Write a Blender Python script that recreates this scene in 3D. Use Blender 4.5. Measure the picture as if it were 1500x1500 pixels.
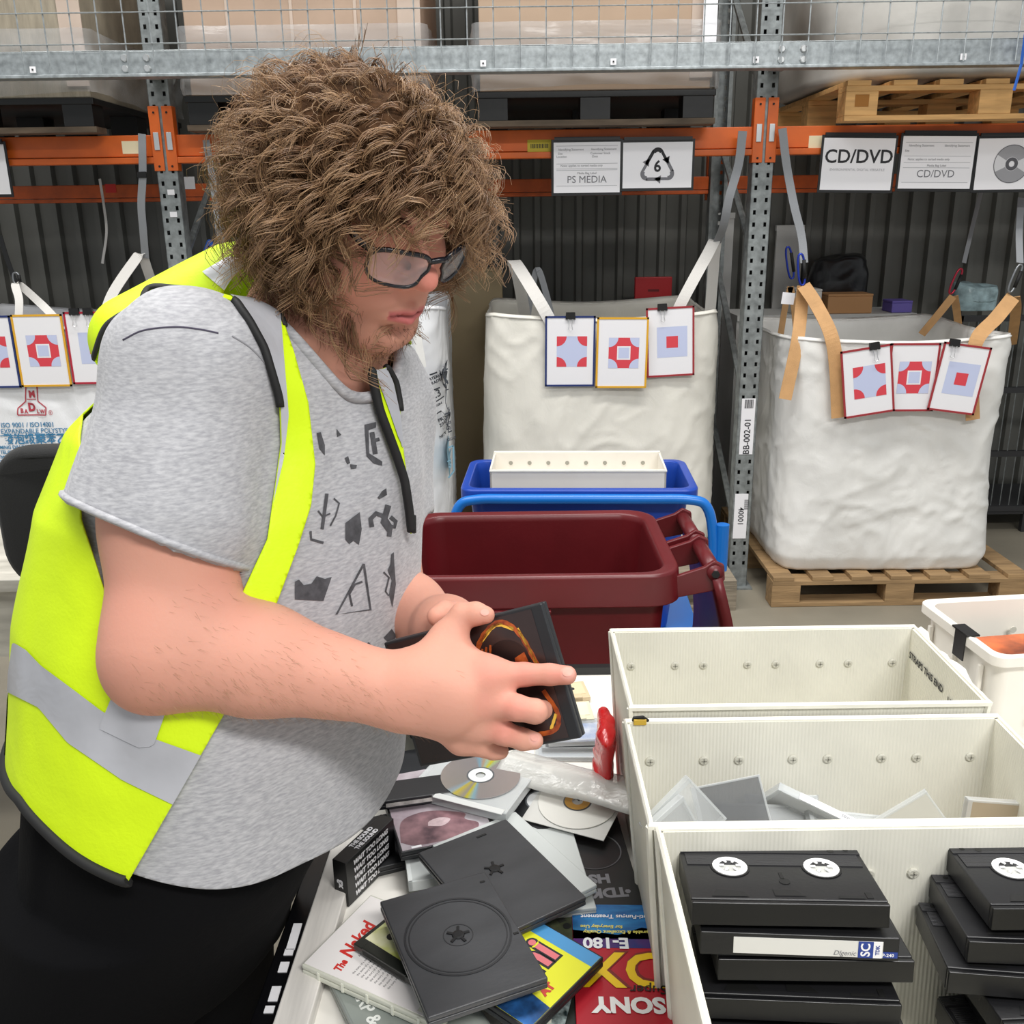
import bpy, bmesh, math, random
import numpy as np
from mathutils import Matrix, Vector
from mathutils.bvhtree import BVHTree
for o in list(bpy.data.objects): bpy.data.objects.remove(o)
SC = bpy.context.scene
COL = SC.collection
# ------------------------------------------------------------------ camera
F = 1387.0; TH = math.radians(17.3); RO = math.radians(.8); CH = 1.72
CAM = np.array([0., 0., CH])
_f = np.array([0, math.cos(TH), -math.sin(TH)]); _r = np.array([1., 0, 0]); _u = np.array([0, math.sin(TH), math.cos(TH)])
_ri = _r*math.cos(RO)-_u*math.sin(RO); _ui = _u*math.cos(RO)+_r*math.sin(RO)
cd = bpy.data.cameras.new('camera'); cam = bpy.data.objects.new('camera', cd); COL.objects.link(cam)
cd.sensor_width = 36; cd.lens = 36*F/1500; cd.clip_start = .02
mw = np.eye(4); mw[:3, 0] = _ri; mw[:3, 1] = _ui; mw[:3, 2] = -_f; mw[:3, 3] = CAM
cam.matrix_world = Matrix(mw.tolist()); SC.camera = cam
def ray(x, y): return _f+_ri*(x-750)/F-_ui*(y-750)/F
def PY(x, y, Y): d = ray(x, y); return CAM+d*Y/d[1]
def PZ(x, y, z): d = ray(x, y); return CAM+d*(z-CH)/d[2]
def PD(x, y, dep): return CAM+ray(x, y)*dep
def proj(P):
    v = np.asarray(P)-CAM; w = v@_f
    return 750+F*(v@_ri)/w, 750-F*(v@_ui)/w, w
# ------------------------------------------------------------------ light
SC.view_settings.view_transform = 'Standard'; SC.view_settings.look = 'None'
SC.view_settings.gamma = 1; SC.view_settings.use_curve_mapping = False
SC.view_settings.exposure = -0.34
W = bpy.data.worlds.new('world'); SC.world = W; W.use_nodes = True
W.node_tree.nodes['Background'].inputs[0].default_value = (.93, .97, 1, 1)
W.node_tree.nodes['Background'].inputs[1].default_value = .64
def area(loc, sx, sy, power, col=(1, .98, .95), tgt=None):
    l = bpy.data.lights.new('bay_and_fill_light', 'AREA'); l.shape = 'RECTANGLE'; l.size = sx; l.size_y = sy; l.energy = power; l.color = col
    o = bpy.data.objects.new('bay_and_fill_light', l); COL.objects.link(o); o.location = loc
    if tgt is not None: o.rotation_euler = (Vector(tgt)-Vector(loc)).to_track_quat('-Z', 'Y').to_euler()
    return o
area((1.5, -1.5, 4.2), 2.4, .6, 250)  # fill lamp added in front and set lower to brighten the face
area((-1.6, .8, 5.2), 2.4, .5, 90)
area((.9, 2.5, 5.2), 2.4, .5, 160)
area((-2.2, 2.7, 5.2), 2.4, .5, 110)
# ------------------------------------------------------------------ materials
def lin(c):
    if isinstance(c, str):
        c = [int(c[i:i+2], 16)/255 for i in (0, 2, 4)]
    return [((x+.055)/1.055)**2.4 if x > .04045 else x/12.92 for x in c]
MATS = {}
def M(name, col, rough=.5, metal=0., var=0., vs=8., bump=0., bs=60., spec=.5, trans=0., alpha=1., stretch=None, col2=None, coat=0., bump2=0., bs2=6., sss=0., wave=None, sheen=0., detail=6, emit=0):
    """procedural principled material: base colour with noise variation, noise bump, optional wave bump"""
    if name in MATS: return MATS[name]
    m = bpy.data.materials.new(name); MATS[name] = m; m.use_nodes = True
    nt = m.node_tree; N = nt.nodes; L = nt.links; b = N['Principled BSDF']
    c = lin(col)
    b.inputs['Base Color'].default_value = (*c, 1); b.inputs['Roughness'].default_value = rough; b.inputs['Metallic'].default_value = metal
    b.inputs['Specular IOR Level'].default_value = spec
    b.inputs['Transmission Weight'].default_value = trans; b.inputs['Alpha'].default_value = alpha
    b.inputs['Coat Weight'].default_value = coat; b.inputs['Sheen Weight'].default_value = sheen
    if sss: b.inputs['Subsurface Weight'].default_value = sss; b.inputs['Subsurface Radius'].default_value = (.012, .005, .003); b.inputs['Subsurface Scale'].default_value = 1
    if emit: b.inputs['Emission Color'].default_value = (*c, 1); b.inputs['Emission Strength'].default_value = emit
    tc = N.new('ShaderNodeTexCoord'); mp = N.new('ShaderNodeMapping'); L.new(tc.outputs['Object'], mp.inputs[0])
    if stretch: mp.inputs['Scale'].default_value = stretch
    if var or col2:
        n = N.new('ShaderNodeTexNoise'); n.inputs['Scale'].default_value = vs; n.inputs['Detail'].default_value = detail; L.new(mp.outputs[0], n.inputs[0])
        r = N.new('ShaderNodeValToRGB'); L.new(n.outputs[0], r.inputs[0])
        r.color_ramp.elements[0].position = .32; r.color_ramp.elements[1].position = .68
        if col2: r.color_ramp.elements[0].color = (*lin(col2), 1); r.color_ramp.elements[1].color = (*c, 1)
        else:
            r.color_ramp.elements[0].color = (*[x*(1-var) for x in c], 1); r.color_ramp.elements[1].color = (*[min(1, x*(1+var)) for x in c], 1)
        L.new(r.outputs[0], b.inputs['Base Color'])
    last = None
    def addb(tex, s):
        nonlocal last
        bp = N.new('ShaderNodeBump'); bp.inputs['Strength'].default_value = s; bp.inputs['Distance'].default_value = .004
        L.new(tex, bp.inputs['Height'])
        if last: L.new(last, bp.inputs['Normal'])
        last = bp.outputs[0]
    if bump:
        n = N.new('ShaderNodeTexNoise'); n.inputs['Scale'].default_value = bs; n.inputs['Detail'].default_value = 4; L.new(mp.outputs[0], n.inputs[0]); addb(n.outputs[0], bump)
    if bump2:
        n = N.new('ShaderNodeTexNoise'); n.inputs['Scale'].default_value = bs2; n.inputs['Detail'].default_value = 3; n.inputs['Distortion'].default_value = 1.2; L.new(mp.outputs[0], n.inputs[0]); addb(n.outputs[0], bump2)
    if wave:
        for ax, sc, st in wave:
            w = N.new('ShaderNodeTexWave'); w.bands_direction = ax; w.inputs['Scale'].default_value = sc; L.new(tc.outputs['Object'], w.inputs[0]); addb(w.outputs[0], st)
    if last: L.new(last, b.inputs['Normal'])
    return m
# ------------------------------------------------------------------ mesh building
def xf(M4, p):
    return tuple((M4 @ Vector(p)))
def frame(o, x, y):
    x = Vector(x).normalized(); y = Vector(y); z = x.cross(y).normalized(); y = z.cross(x)
    m = Matrix.Identity(4)
    for i in range(3): m[i][0] = x[i]; m[i][1] = y[i]; m[i][2] = z[i]; m[i][3] = o[i]
    return m
def TR(x, y, z): return Matrix.Translation((x, y, z))
def RX(a): return Matrix.Rotation(math.radians(a), 4, 'X')
def RY(a): return Matrix.Rotation(math.radians(a), 4, 'Y')
def RZ(a): return Matrix.Rotation(math.radians(a), 4, 'Z')
def link(name, me, mat=None, parent=None, smooth=False):
    o = bpy.data.objects.new(name, me); COL.objects.link(o)
    if mat: me.materials.append(mat)
    if parent: o.parent = parent
    if smooth: me.shade_smooth()
    return o
class MB:
    def __init__(s, M4=None): s.v = []; s.f = []; s.M = M4 or Matrix.Identity(4)
    def add(s, vs, fs, M4=None):
        m = s.M @ M4 if M4 is not None else s.M
        k = len(s.v); s.v += [xf(m, p) for p in vs]; s.f += [tuple(i+k for i in f) for f in fs]; return s
    def box(s, cx, cy, cz, sx, sy, sz, M4=None):
        x, y, z = sx/2, sy/2, sz/2
        vs = [(cx+a*x, cy+b*y, cz+c*z) for c in (-1, 1) for b in (-1, 1) for a in (-1, 1)]
        return s.add(vs, [(0, 2, 3, 1), (4, 5, 7, 6), (0, 1, 5, 4), (2, 6, 7, 3), (0, 4, 6, 2), (1, 3, 7, 5)], M4)
    def b6(s, x0, x1, y0, y1, z0, z1, M4=None):
        return s.box((x0+x1)/2, (y0+y1)/2, (z0+z1)/2, x1-x0, y1-y0, z1-z0, M4)
    def prism(s, poly, z0, z1, M4=None):
        n = len(poly); vs = [(x, y, z0) for x, y in poly]+[(x, y, z1) for x, y in poly]
        fs = [tuple(range(n))[::-1], tuple(range(n, 2*n))]+[(i, (i+1) % n, n+(i+1) % n, n+i) for i in range(n)]
        return s.add(vs, fs, M4)
    def tube(s, path, r, n=8, closed=False, caps=True, M4=None, sq=None):
        P = [Vector(p) for p in path]; m = len(P); vs = []; fs = []
        rs = r if isinstance(r, (list, tuple, np.ndarray)) else [r]*m
        up = None
        for i in range(m):
            t = (P[(i+1) % m]-P[i-1]) if closed else (P[min(i+1, m-1)]-P[max(i-1, 0)])
            t.normalize()
            if up is None:
                a = Vector((0, 0, 1)) if abs(t.z) < .9 else Vector((1, 0, 0)); up = (a-t*a.dot(t)).normalized()
            else:
                up = (up-t*up.dot(t))
                up = up.normalized() if up.length > 1e-6 else t.orthogonal().normalized()
            sd = t.cross(up)
            for k in range(n):
                a = 2*math.pi*k/n
                vs.append(tuple(P[i]+(up*math.cos(a)+sd*math.sin(a)*(sq or 1))*rs[i]))
        for i in range(m if closed else m-1):
            j = (i+1) % m
            for k in range(n): fs.append((i*n+k, i*n+(k+1) % n, j*n+(k+1) % n, j*n+k))
        if caps and not closed: fs += [tuple(range(n))[::-1], tuple(range((m-1)*n, m*n))]
        return s.add(vs, fs, M4)
    def ribbon(s, path, wd, th, wv=None, M4=None):
        """flat strap along a path: width vector wv (or per point list), thickness th"""
        P = [Vector(p) for p in path]; m = len(P); vs = []; fs = []
        for i in range(m):
            t = (P[min(i+1, m-1)]-P[max(i-1, 0)]).normalized()
            w = Vector(wv[i] if isinstance(wv, list) else wv); w = (w-t*w.dot(t)).normalized(); n = t.cross(w)
            ww = wd[i] if isinstance(wd, (list, tuple)) else wd
            for a, b in ((-1, -1), (1, -1), (1, 1), (-1, 1)): vs.append(tuple(P[i]+w*a*ww/2+n*b*th/2))
        for i in range(m-1):
            for k in range(4): fs.append((i*4+k, i*4+(k+1) % 4, i*4+4+(k+1) % 4, i*4+4+k))
        fs += [(3, 2, 1, 0), tuple(range(m*4-4, m*4))]
        return s.add(vs, fs, M4)
    def lathe(s, prof, n=24, M4=None, capb=True, capt=True):
        vs = [(r*math.cos(2*math.pi*k/n), r*math.sin(2*math.pi*k/n), z) for r, z in prof for k in range(n)]
        fs = [(i*n+k, i*n+(k+1) % n, (i+1)*n+(k+1) % n, (i+1)*n+k) for i in range(len(prof)-1) for k in range(n)]
        if capb: fs.append(tuple(range(n))[::-1])
        if capt: fs.append(tuple(range((len(prof)-1)*n, len(prof)*n)))
        return s.add(vs, fs, M4)
    def grid(s, V, closed=False):
        """V: array nu x nv x 3; closed wraps u"""
        nu, nv = V.shape[:2]; vs = [tuple(p) for p in V.reshape(-1, 3)]
        fs = [(i*nv+j, ((i+1) % nu)*nv+j, ((i+1) % nu)*nv+j+1, i*nv+j+1) for i in range(nu if closed else nu-1) for j in range(nv-1)]
        return s.add(vs, fs)
    def mesh(s, name):
        me = bpy.data.meshes.new(name); me.from_pydata(s.v, [], s.f); me.update(); return me
    def build(s, name, mat=None, parent=None, smooth=False, bevel=0., seg=2, solid=0., autosm=True):
        o = link(name, s.mesh(name), mat, parent, smooth)
        if solid: d = o.modifiers.new('solid', 'SOLIDIFY'); d.thickness = solid; d.offset = -1
        if bevel:
            d = o.modifiers.new('bevel', 'BEVEL'); d.width = bevel; d.segments = seg; d.limit_method = 'ANGLE'; d.angle_limit = .7; d.harden_normals = False
            o.data.shade_smooth(); 
            for p in o.data.polygons: p.use_smooth = True
            w = o.modifiers.new('wn', 'WEIGHTED_NORMAL'); w.keep_sharp = True
        return o
def bx(name, mat, parent, cx, cy, cz, sx, sy, sz, bevel=0., M4=None):
    return MB(M4).box(cx, cy, cz, sx, sy, sz).build(name, mat, parent, bevel=bevel)
def tag(o, label, cat, group=None):
    o['label'] = label; o['category'] = cat
    if group: o['group'] = group
    return o
def thing(name, label, cat, loc=(0, 0, 0), rz=0, group=None, M4=None):
    o = bpy.data.objects.new(name, None); COL.objects.link(o); o.empty_display_size = .05
    if M4 is not None: o.matrix_world = M4
    else: o.location = loc; o.rotation_euler = (0, 0, math.radians(rz))
    return tag(o, label, cat, group)
def struct(o):
    o['kind'] = 'structure'; return o
def dup(o, M4=None, label=None, parent=None):
    r = o.copy(); COL.objects.link(r); r.parent = parent
    if label: r['label'] = label
    if M4 is not None: r.matrix_world = M4
    for c in [c for c in o.children]: dup(c, parent=r)
    return r
_fc = {}
def text_mesh(s, size, al='CENTER', bold=0., res=3, squeeze=1., sp=1.):
    k = (s, size, al, bold, squeeze, sp)
    if k not in _fc:
        c = bpy.data.curves.new('lettering', 'FONT'); c.body = s; c.size = size; c.align_x = al; c.align_y = 'CENTER'; c.offset = bold; c.resolution_u = res; c.space_character = sp
        o = bpy.data.objects.new('lettering', c); COL.objects.link(o); bpy.context.view_layer.update()
        me = bpy.data.meshes.new_from_object(o.evaluated_get(bpy.context.evaluated_depsgraph_get()))
        bpy.data.objects.remove(o)
        v = np.array([p.co[:] for p in me.vertices]).reshape(-1, 3); v[:, 0] *= squeeze
        _fc[k] = (v, [tuple(p.vertices) for p in me.polygons]); bpy.data.meshes.remove(me)
    return _fc[k]
def text(s, size, mat, parent, M4, al='CENTER', bold=0., squeeze=1., bvh=None, dirv=None, name='lettering', sp=1., shear=0.):
    """flat printed lettering on the local xy plane of M4; with bvh it is laid onto that surface along dirv"""
    v, f = text_mesh(s, size, al, bold, squeeze=squeeze, sp=sp)
    v = v.copy(); v[:, 0] += shear*v[:, 1]
    mb = MB(); mb.v = [xf(M4, p) for p in v]; mb.f = f
    if bvh is not None: mb.v = lay(bvh, mb.v, dirv)
    return mb.build(name, mat, parent)
def lay(bvh, vs, d, off=.0015):
    d = Vector(d).normalized(); out = []
    for p in vs:
        h = bvh.ray_cast(Vector(p)-d*.5, d)
        out.append(tuple(h[0]-d*off) if h[0] else tuple(p))
    return out
def flat(poly, mat, parent, M4, z=0., name='print', th=0.):
    mb = MB(M4)
    if th: mb.prism(poly, z, z+th)
    else: mb.add([(x, y, z) for x, y in poly], [tuple(range(len(poly)))])
    return mb.build(name, mat, parent)
def rect(x0, y0, x1, y1): return [(x0, y0), (x1, y0), (x1, y1), (x0, y1)]
def arcpts(cx, cy, r, a0, a1, n=12): return [(cx+r*math.cos(math.radians(a0+(a1-a0)*i/n)), cy+r*math.sin(math.radians(a0+(a1-a0)*i/n))) for i in range(n+1)]
def ringpoly(mb, cx, cy, r0, r1, a0, a1, z, n=24):
    o = arcpts(cx, cy, r1, a0, a1, n); i = arcpts(cx, cy, r0, a0, a1, n); k = len(o)
    mb.add([(x, y, z) for x, y in o+i], [(j, j+1, k+j+1, k+j) for j in range(n)])
def rrect(w, h, r, n=5):
    p = []
    for cx, cy, a in ((w/2-r, h/2-r, 0), (-w/2+r, h/2-r, 90), (-w/2+r, -h/2+r, 180), (w/2-r, -h/2+r, 270)): p += arcpts(cx, cy, r, a, a+90, n)
    return p
class SN:
    """smooth pseudo noise from random sines (vectorised)"""
    def __init__(s, seed, n=10, freq=10., spread=.6):
        g = np.random.default_rng(seed); d = g.normal(size=(n, 3)); d /= np.linalg.norm(d, axis=1)[:, None]
        s.k = d*(freq*(1+spread*g.uniform(-1, 1, n)))[:, None]; s.p = g.uniform(0, 6.28, n)
    def __call__(s, P): return np.sin(np.asarray(P)@s.k.T+s.p).mean(-1)*1.6
def cr(pts, n=8):
    """catmull-rom resample of a polyline"""
    P = np.array(pts, float); Q = np.vstack([2*P[0]-P[1], P, 2*P[-1]-P[-2]]); out = []
    for i in range(1, len(Q)-2):
        for t in np.linspace(0, 1, n, endpoint=False):
            a, b, c, d = Q[i-1:i+3]
            out.append(.5*((2*b)+(c-a)*t+(2*a-5*b+4*c-d)*t*t+(3*b-a-3*c+d)*t**3))
    out.append(P[-1]); return np.array(out)
# ================================================================== setting
galv = M('galvanised steel', 'a3a9ab', .42, .55, var=.22, vs=45, bump=.05, bs=90)
galv_d = M('weathered galvanised steel', '8b9090', .5, .5, var=.3, vs=28, bump=.08, bs=60)
orange = M('orange beam paint', 'd2611c', .42, var=.12, vs=9, bump=.04, bs=40)
orange_d = M('worn orange beam paint', 'c2551a', .5, var=.2, vs=14)
steel = M('zinc plated steel', 'd4d6d6', .3, .8)
black_p = M('black plastic', '141415', .42, bump=.05, bs=120)
blackm = M('black rubber', '0d0d0e', .7)
white_p = M('white paper', 'eeedf0', .55, bump2=.15, bs2=9)
ink = M('black ink', '26262a', .7); ink_g = M('grey ink', '77777c', .7); ink_l = M('light grey ink', 'a9a9ad', .7)
wood = M('pallet wood', '9a7d58', .75, var=.25, vs=5, stretch=(1, 9, 9), bump=.3, bs=24)
wood_n = M('fresh pallet wood', 'd3a468', .7, var=.2, vs=5, stretch=(1, 9, 9), bump=.25, bs=24)
wood_g = M('grey weathered wood', '8d8271', .85, var=.3, vs=6, stretch=(1, 9, 9), bump=.35, bs=24)
concrete = M('concrete floor', '8d8677', .55, var=.13, vs=2.2, bump=.1, bs=90, bump2=.06, bs2=14)
fl = MB().b6(-6, 6, -3, 6, -.1, 0).build('floor', concrete); struct(fl)
# corrugated dark cladding behind the racking
clad = M('dark grey cladding', '6b6b66', .55, .15, var=.12, vs=3)
pit = .118; xs = []; x = -5.0
while x < 5.2:
    xs += [(x, 5.62), (x+.066, 5.62), (x+.078, 5.588), (x+.106, 5.588)]; x += pit
mb = MB(); n = len(xs)
mb.add([(a, b, 0) for a, b in xs]+[(a, b, 4.4) for a, b in xs], [(i, i+1, n+i+1, n+i) for i in range(n-1)])
wl = mb.build('wall_back', clad, solid=.004); struct(wl)
# ------------------------------------------------------------------ pallet racking
PX = [-3.95, -1.435, 1.08, 3.595]; YF = 4.25; YB = 5.1
def post_mesh():
    mb = MB(); w = .088; cols = [-.044, -.030, -.018, .018, .030, .044]; hh = 2.95
    # front face with two columns of slots left open
    z = 0.; k = 0
    while z < hh:
        z1 = min(z+.05, hh); a, b = z+.016, z+.034
        for ci in range(5):
            x0, x1 = cols[ci], cols[ci+1]
            if ci in (1, 3) and 0.06 < z < hh-.06:
                for q0, q1 in ((z, a), (b, z1)): mb.add([(x0, 0, q0), (x1, 0, q0), (x1, 0, q1), (x0, 0, q1)], [(0, 1, 2, 3)])
            else: mb.add([(x0, 0, z), (x1, 0, z), (x1, 0, z1), (x0, 0, z1)], [(0, 1, 2, 3)])
        z = z1
    mb.b6(-.044, -.0415, 0, .07, 0, hh); mb.b6(.0415, .044, 0, .07, 0, hh)
    mb.b6(-.044, -.025, .068, .071, 0, hh); mb.b6(.025, .044, .068, .071, 0, hh)
    return mb.mesh('post')
pm = post_mesh(); pm.materials.append(galv_d)
names = ['galvanised rack upright frame beyond the bag with red and blue print', 'galvanised slotted rack upright behind the man in the yellow vest', 'galvanised slotted rack upright labelled BB-002-01', 'galvanised rack upright frame at far end of the media bay']
for i, x in enumerate(PX):
    t = thing('rack_upright', names[i], 'rack post', (x, YF, 0), group='uprights of the pallet racking')
    link('post', pm, None, t)
    o = link('post', pm, None, t); o.location = (0, YB-YF+.075, 0); o.rotation_euler = (0, 0, math.pi)
    for q in range(4):
        z0 = .25+q*.65
        MB().tube([(0, .08, z0), (0, YB-YF-.0, z0+(.6 if q % 2 else .5))], .016, 6).build('brace', galv_d, t)
    bx('foot_plate', galv_d, t, 0, .03, .004, .13, .13, .008)
    if i == 2:
        bx('shade_sheet', MATS['black plastic'], t, 0, .05, 1.45, .07, .004, 2.9)  # black sheet standing in for the shade inside the post
        p = bx('location_label', white_p, t, .002, -.0015, .79, .062, .002, .26)
        # text runs up the post
        m = frame((.004, -.0035, .745), (0, 0, 1), (-1, 0, 0)); text('BB-002-01', .040, ink, p, m, bold=.0004)
        for q in range(9): bx('barcode_bar', ink, p, -.014+q*.0045, -.003, .895, .0022 if q % 3 else .0034, .0006, .04)
        p = bx('location_label', white_p, t, -.004, -.0015, .36, .062, .002, .22)
        m = frame((-.004, -.0035, .36), (0, 0, -1), (1, 0, 0)); text('40001', .036, ink, p, m, bold=.0003)
        for q in range(10): bx('barcode_bar', ink, p, .02, -.003, .395+q*.005, .02, .0006, .002)
        bx('paper_tag', white_p, t, .01, -.0015, 1.37, .055, .002, .05, M4=Matrix.Rotation(.1, 4, 'Y'))
    elif i == 1:
        bx('shade_sheet', MATS['black plastic'], t, 0, .05, 1.45, .07, .004, 2.9)  # added black sheet, imitates the shade seen through the slots
        p = bx('location_label', white_p, t, .002, -.0015, 1.40, .06, .002, .26)
        m = frame((.004, -.0035, 1.44), (0, 0, -1), (1, 0, 0)); text('BB-001-01', .040, ink, p, m, bold=.0004)
        for zz in (1.84, 1.75): bx('paper_tag', white_p, t, .006, -.0015, zz, .03, .001, .022)
    else:
        bx('shade_sheet', MATS['black plastic'], t, 0, .05, 1.45, .07, .004, 2.9)  # shade inside the post put in as a black sheet
def beam(x0, x1, y, z0, z1, label, mat, front=True):
    t = thing('rack_beam', label, 'rack beam', ((x0+x1)/2, y, z0), group='orange beams of the pallet racking')
    L = x1-x0-.01; h = z1-z0; s = 1 if front else -1
    MB().b6(-L/2, L/2, .012 if front else -.05, .05 if front else -.012, h*.25, h).b6(-L/2, L/2, -.006 if front else -.05, .05 if front else .006, 0, h*.22).build('beam', mat, t, bevel=.003)
    for sg in (-1, 1):
        cx = sg*(L/2+.022-.043*0)
        c = MB().b6(cx-.021, cx+.021, (-.008 if front else .002), (-.003 if front else .007), -.03, h+.11).b6(cx-sg*.021-.002, cx-sg*.021+.002, -.008, .04, -.03, h+.11).build('connector', mat, t, bevel=.0015)
        bx('safety_clip', steel, c, cx, -.0105 if front else .009, h*.5+.03, .022, .005, .07, bevel=.0015)
        for zz in (-.012, h+.085): MB(TR(cx, -.0085 if front else .008, zz) @ RX(90)).lathe([(.0045, 0), (.0045, .003)], 8).build('hole', blackm, c)
    return t
bl = ['front beam over the printed foam bag', 'front beam carrying the PS MEDIA sign', 'front beam carrying the CD/DVD signs']
for i in range(3):
    beam(PX[i]+.044, PX[i+1]-.044, YF, 1.955, 2.068, 'orange step '+bl[i], orange)
    beam(PX[i]+.044, PX[i+1]-.044, YB+.075, 1.82, 1.905, 'orange rear beam behind the '+bl[i], orange_d, False)
def sticker(px, py, w, h, mat, lab, Y=YF+.0115, bars=True, nm='beam_sticker'):
    p = PY(px, py, Y); t = thing(nm, lab, 'sticker', p)
    bx('backing', mat, t, 0, 0, 0, w, .001, h)
    if bars:
        for q in range(14): bx('barcode_bar', ink, t, -w*.36+q*w*.055, -.0008, 0, w*.02*(1+q % 2), .0004, h*.35)
sticker(790, 214, .1, .05, M('yellow sticker', 'c9b528', .5), 'yellow barcode sticker on the orange beam beside PS MEDIA')
sticker(192, 216, .075, .05, M('cream label', 'e8dcb8', .6), 'blank cream label on the orange beam by the slotted post', bars=False)
sticker(1196, 208, .065, .05, M('cream label', 'e8dcb8', .6), 'blank cream label on the orange beam beside CD/DVD sign', bars=False)
sticker(162, 276, .055, .042, M('red sticker', 'd3271d', .5), 'small red sticker on the rear orange beam', Y=YB+.075-.052, bars=False)
sticker(274, 268, .08, .06, white_p, 'white paper label on the rear orange beam beside the post', Y=YB+.075-.052, bars=False)
# ------------------------------------------------------------------ upper guard rail and mesh
YG = 4.0
t = thing('guard_rail', 'galvanised channel rail bolted across the racking under the wire mesh', 'rail', (0, YG, 2.255))
MB().b6(-3.6, 3.6, 0, .004, .012, .092).b6(-3.6, 3.6, -.012, .06, 0, .012).b6(-3.6, 3.6, 0, .06, .092, .096).build('channel', galv, t, bevel=.002)
for x in (-1.435, 1.08):
    cx = x*YG/YF*1.0-.075*(x < 0)+.085*(x > 0)
    for dx in (0, .085):
        for dz in (.03, .068):
            MB(TR(cx+dx-.04, 0, dz) @ RX(90)).lathe([(.014, 0), (.014, .006), (.011, .010)], 8).build('bolt', steel, t)
    MB().b6(cx-.03, cx+.03, 0.004, .238, .02, .08).build('standoff_bracket', galv, t)
for px in (50, 428, 708, 898, 1106, 1408):
    p = PY(px, 98 if px < 800 else 90, YG); o = bx('mesh_clip', white_p, t, p[0], -.014, .03, .022, .004, .022); bx('screw', ink, o, p[0], -.017, .03, .006, .003, .006)
t = thing('wire_mesh_panel', 'galvanised wire mesh guard standing in front of the stored pallets', 'mesh panel', (0, YG-.024, 2.268))
vw = MB().tube([(0, 0, 0), (0, 0, .75)], .0028, 5).mesh('wire'); vw.materials.append(galv)
hw = MB().tube([(-3.6, 0, 0), (3.6, 0, 0)], .0026, 5).mesh('wire'); hw.materials.append(galv)
for i in range(72):
    o = link('wire', vw, None, t); o.location = (-3.545+i*.1, 0, 0)
for k in range(7):
    o = link('wire', hw, None, t); o.location = (0, -.005, .10+k*.108)
# ------------------------------------------------------------------ stored loads
carton = M('brown carton', 'b39a86', .7, var=.08, vs=4, bump=.03, bs=30)
carton_p = M('pale carton', 'c6b3a4', .7, var=.1, vs=3)
def film(name, tint, al):
    m = M(name, tint, .18, alpha=al, bump2=.6, bs2=9, spec=.8, stretch=(.6, 1, 2.4)); return m
wrap = film('stretch wrap film', 'c9c9c9', .38)
blackpal = M('black plastic pallet', '0b0b0b', .45, bump=.1, bs=40)
def black_pallet(x0, x1, y0, y1, z, h, lab):
    w, d = x1-x0, y1-y0
    t = thing('plastic_pallet', lab, 'pallet', ((x0+x1)/2, (y0+y1)/2, z), group='pallets under the stored cartons')
    bx('deck', blackpal, t, 0, 0, h-.0125, w, d, .025, bevel=.003)
    for ix in (-1, 0, 1):
        bx('runner', M('pallet runner board', '5f5142', .8, var=.5, vs=4, stretch=(1, 6, 6)), t, 0, ix*(d/2-.05), .011, w, .1, .022)
        for iy in (-1, 0, 1): bx('foot', blackpal, t, ix*(w/2-.07), iy*(d/2-.06), h*.5, .12, .11, h-.047)
    return t
def load(px0, px1, lab, labp, wrinkle=1, z=2.07, hp=.13, y0=4.13, y1=5.2, mat=carton, X=None):
    x0 = PY(px0, 60, y0)[0] if X is None else X[0]; x1 = PY(px1, 60, y0)[0] if X is None else X[1]
    black_pallet(x0-.0, x1+.0, y0-.01, y1, z, hp, labp)
    t = thing('carton_load', lab, 'carton', ((x0+x1)/2, y0, z+hp), group='shrink wrapped cartons stored on the racking')
    w, d = x1-x0, y1-y0
    MB().b6(-w/2+.02, w/2-.02, .02, d-.02, 0.002, 1.0).build('carton', mat, t, bevel=.006)
    bx('corner_board', carton_p, t, w/2-.06, .017, .52, .09, .006, .95)
    if wrinkle:
        for q in range(3): bx('flute_line', carton_p, t, -w*.3+q*w*.26, .0185, .5, .012, .003, .96)
    # loose film skirt round the foot of the load
    nz = SN(int(abs(x0*100)), 8, 26); U = 90; V = 10; G = np.zeros((U, V, 3))
    per = [(-w/2, d), (-w/2, 0), (w/2, 0), (w/2, d)]
    seg = np.array(per, float); ln = np.r_[0, np.cumsum(np.linalg.norm(np.diff(seg, axis=0), axis=1))]
    for i in range(U):
        s = ln[-1]*i/(U-1); k = min(np.searchsorted(ln, s, 'right')-1, 2); q = seg[k]+(seg[k+1]-seg[k])*(s-ln[k])/(ln[k+1]-ln[k])
        for j in range(V):
            zz = .012+.010*np.sin(s*5+x0)*(1-j/(V-1))**2+(.24)*j/(V-1); nn = nz((s*1.0, zz*2.4, x0))
            out = .014+.012*nn; sx = np.sign(q[0])*out if abs(abs(q[0])-w/2) < 1e-6 else 0; sy = -out if q[1] < 1e-6 else 0
            G[i, j] = (q[0]+sx, q[1]+sy, zz)
    MB().grid(G).build('stretch_wrap', wrap, t, smooth=True)
    return t
load(-240, 126, 'film wrapped brown carton load above the printed foam bag', 'black plastic pallet under the carton above the printed foam bag', 0, mat=M('tan wrapped carton', '9c9280', .45, var=.15, vs=18, stretch=(3, 1, .6), bump=.3, bs=50))
load(262, 622, 'brown carton load above the man in the yellow vest', 'black plastic pallet under the carton above the man', mat=carton)
load(694, 1052, 'plain brown carton load above the PS MEDIA sign', 'black plastic pallet under the carton above PS MEDIA sign', mat=M('plain brown carton', 'b59c85', .7, var=.05, vs=4), wrinkle=0)
t = thing('corner_board_white', 'white cardboard edge strip on the carton above the recycling sign', 'edge strip', PY(1050, 60, 4.11))
bx('strip', white_p, t, -.03, 0, .28, .055, .006, .62)
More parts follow.
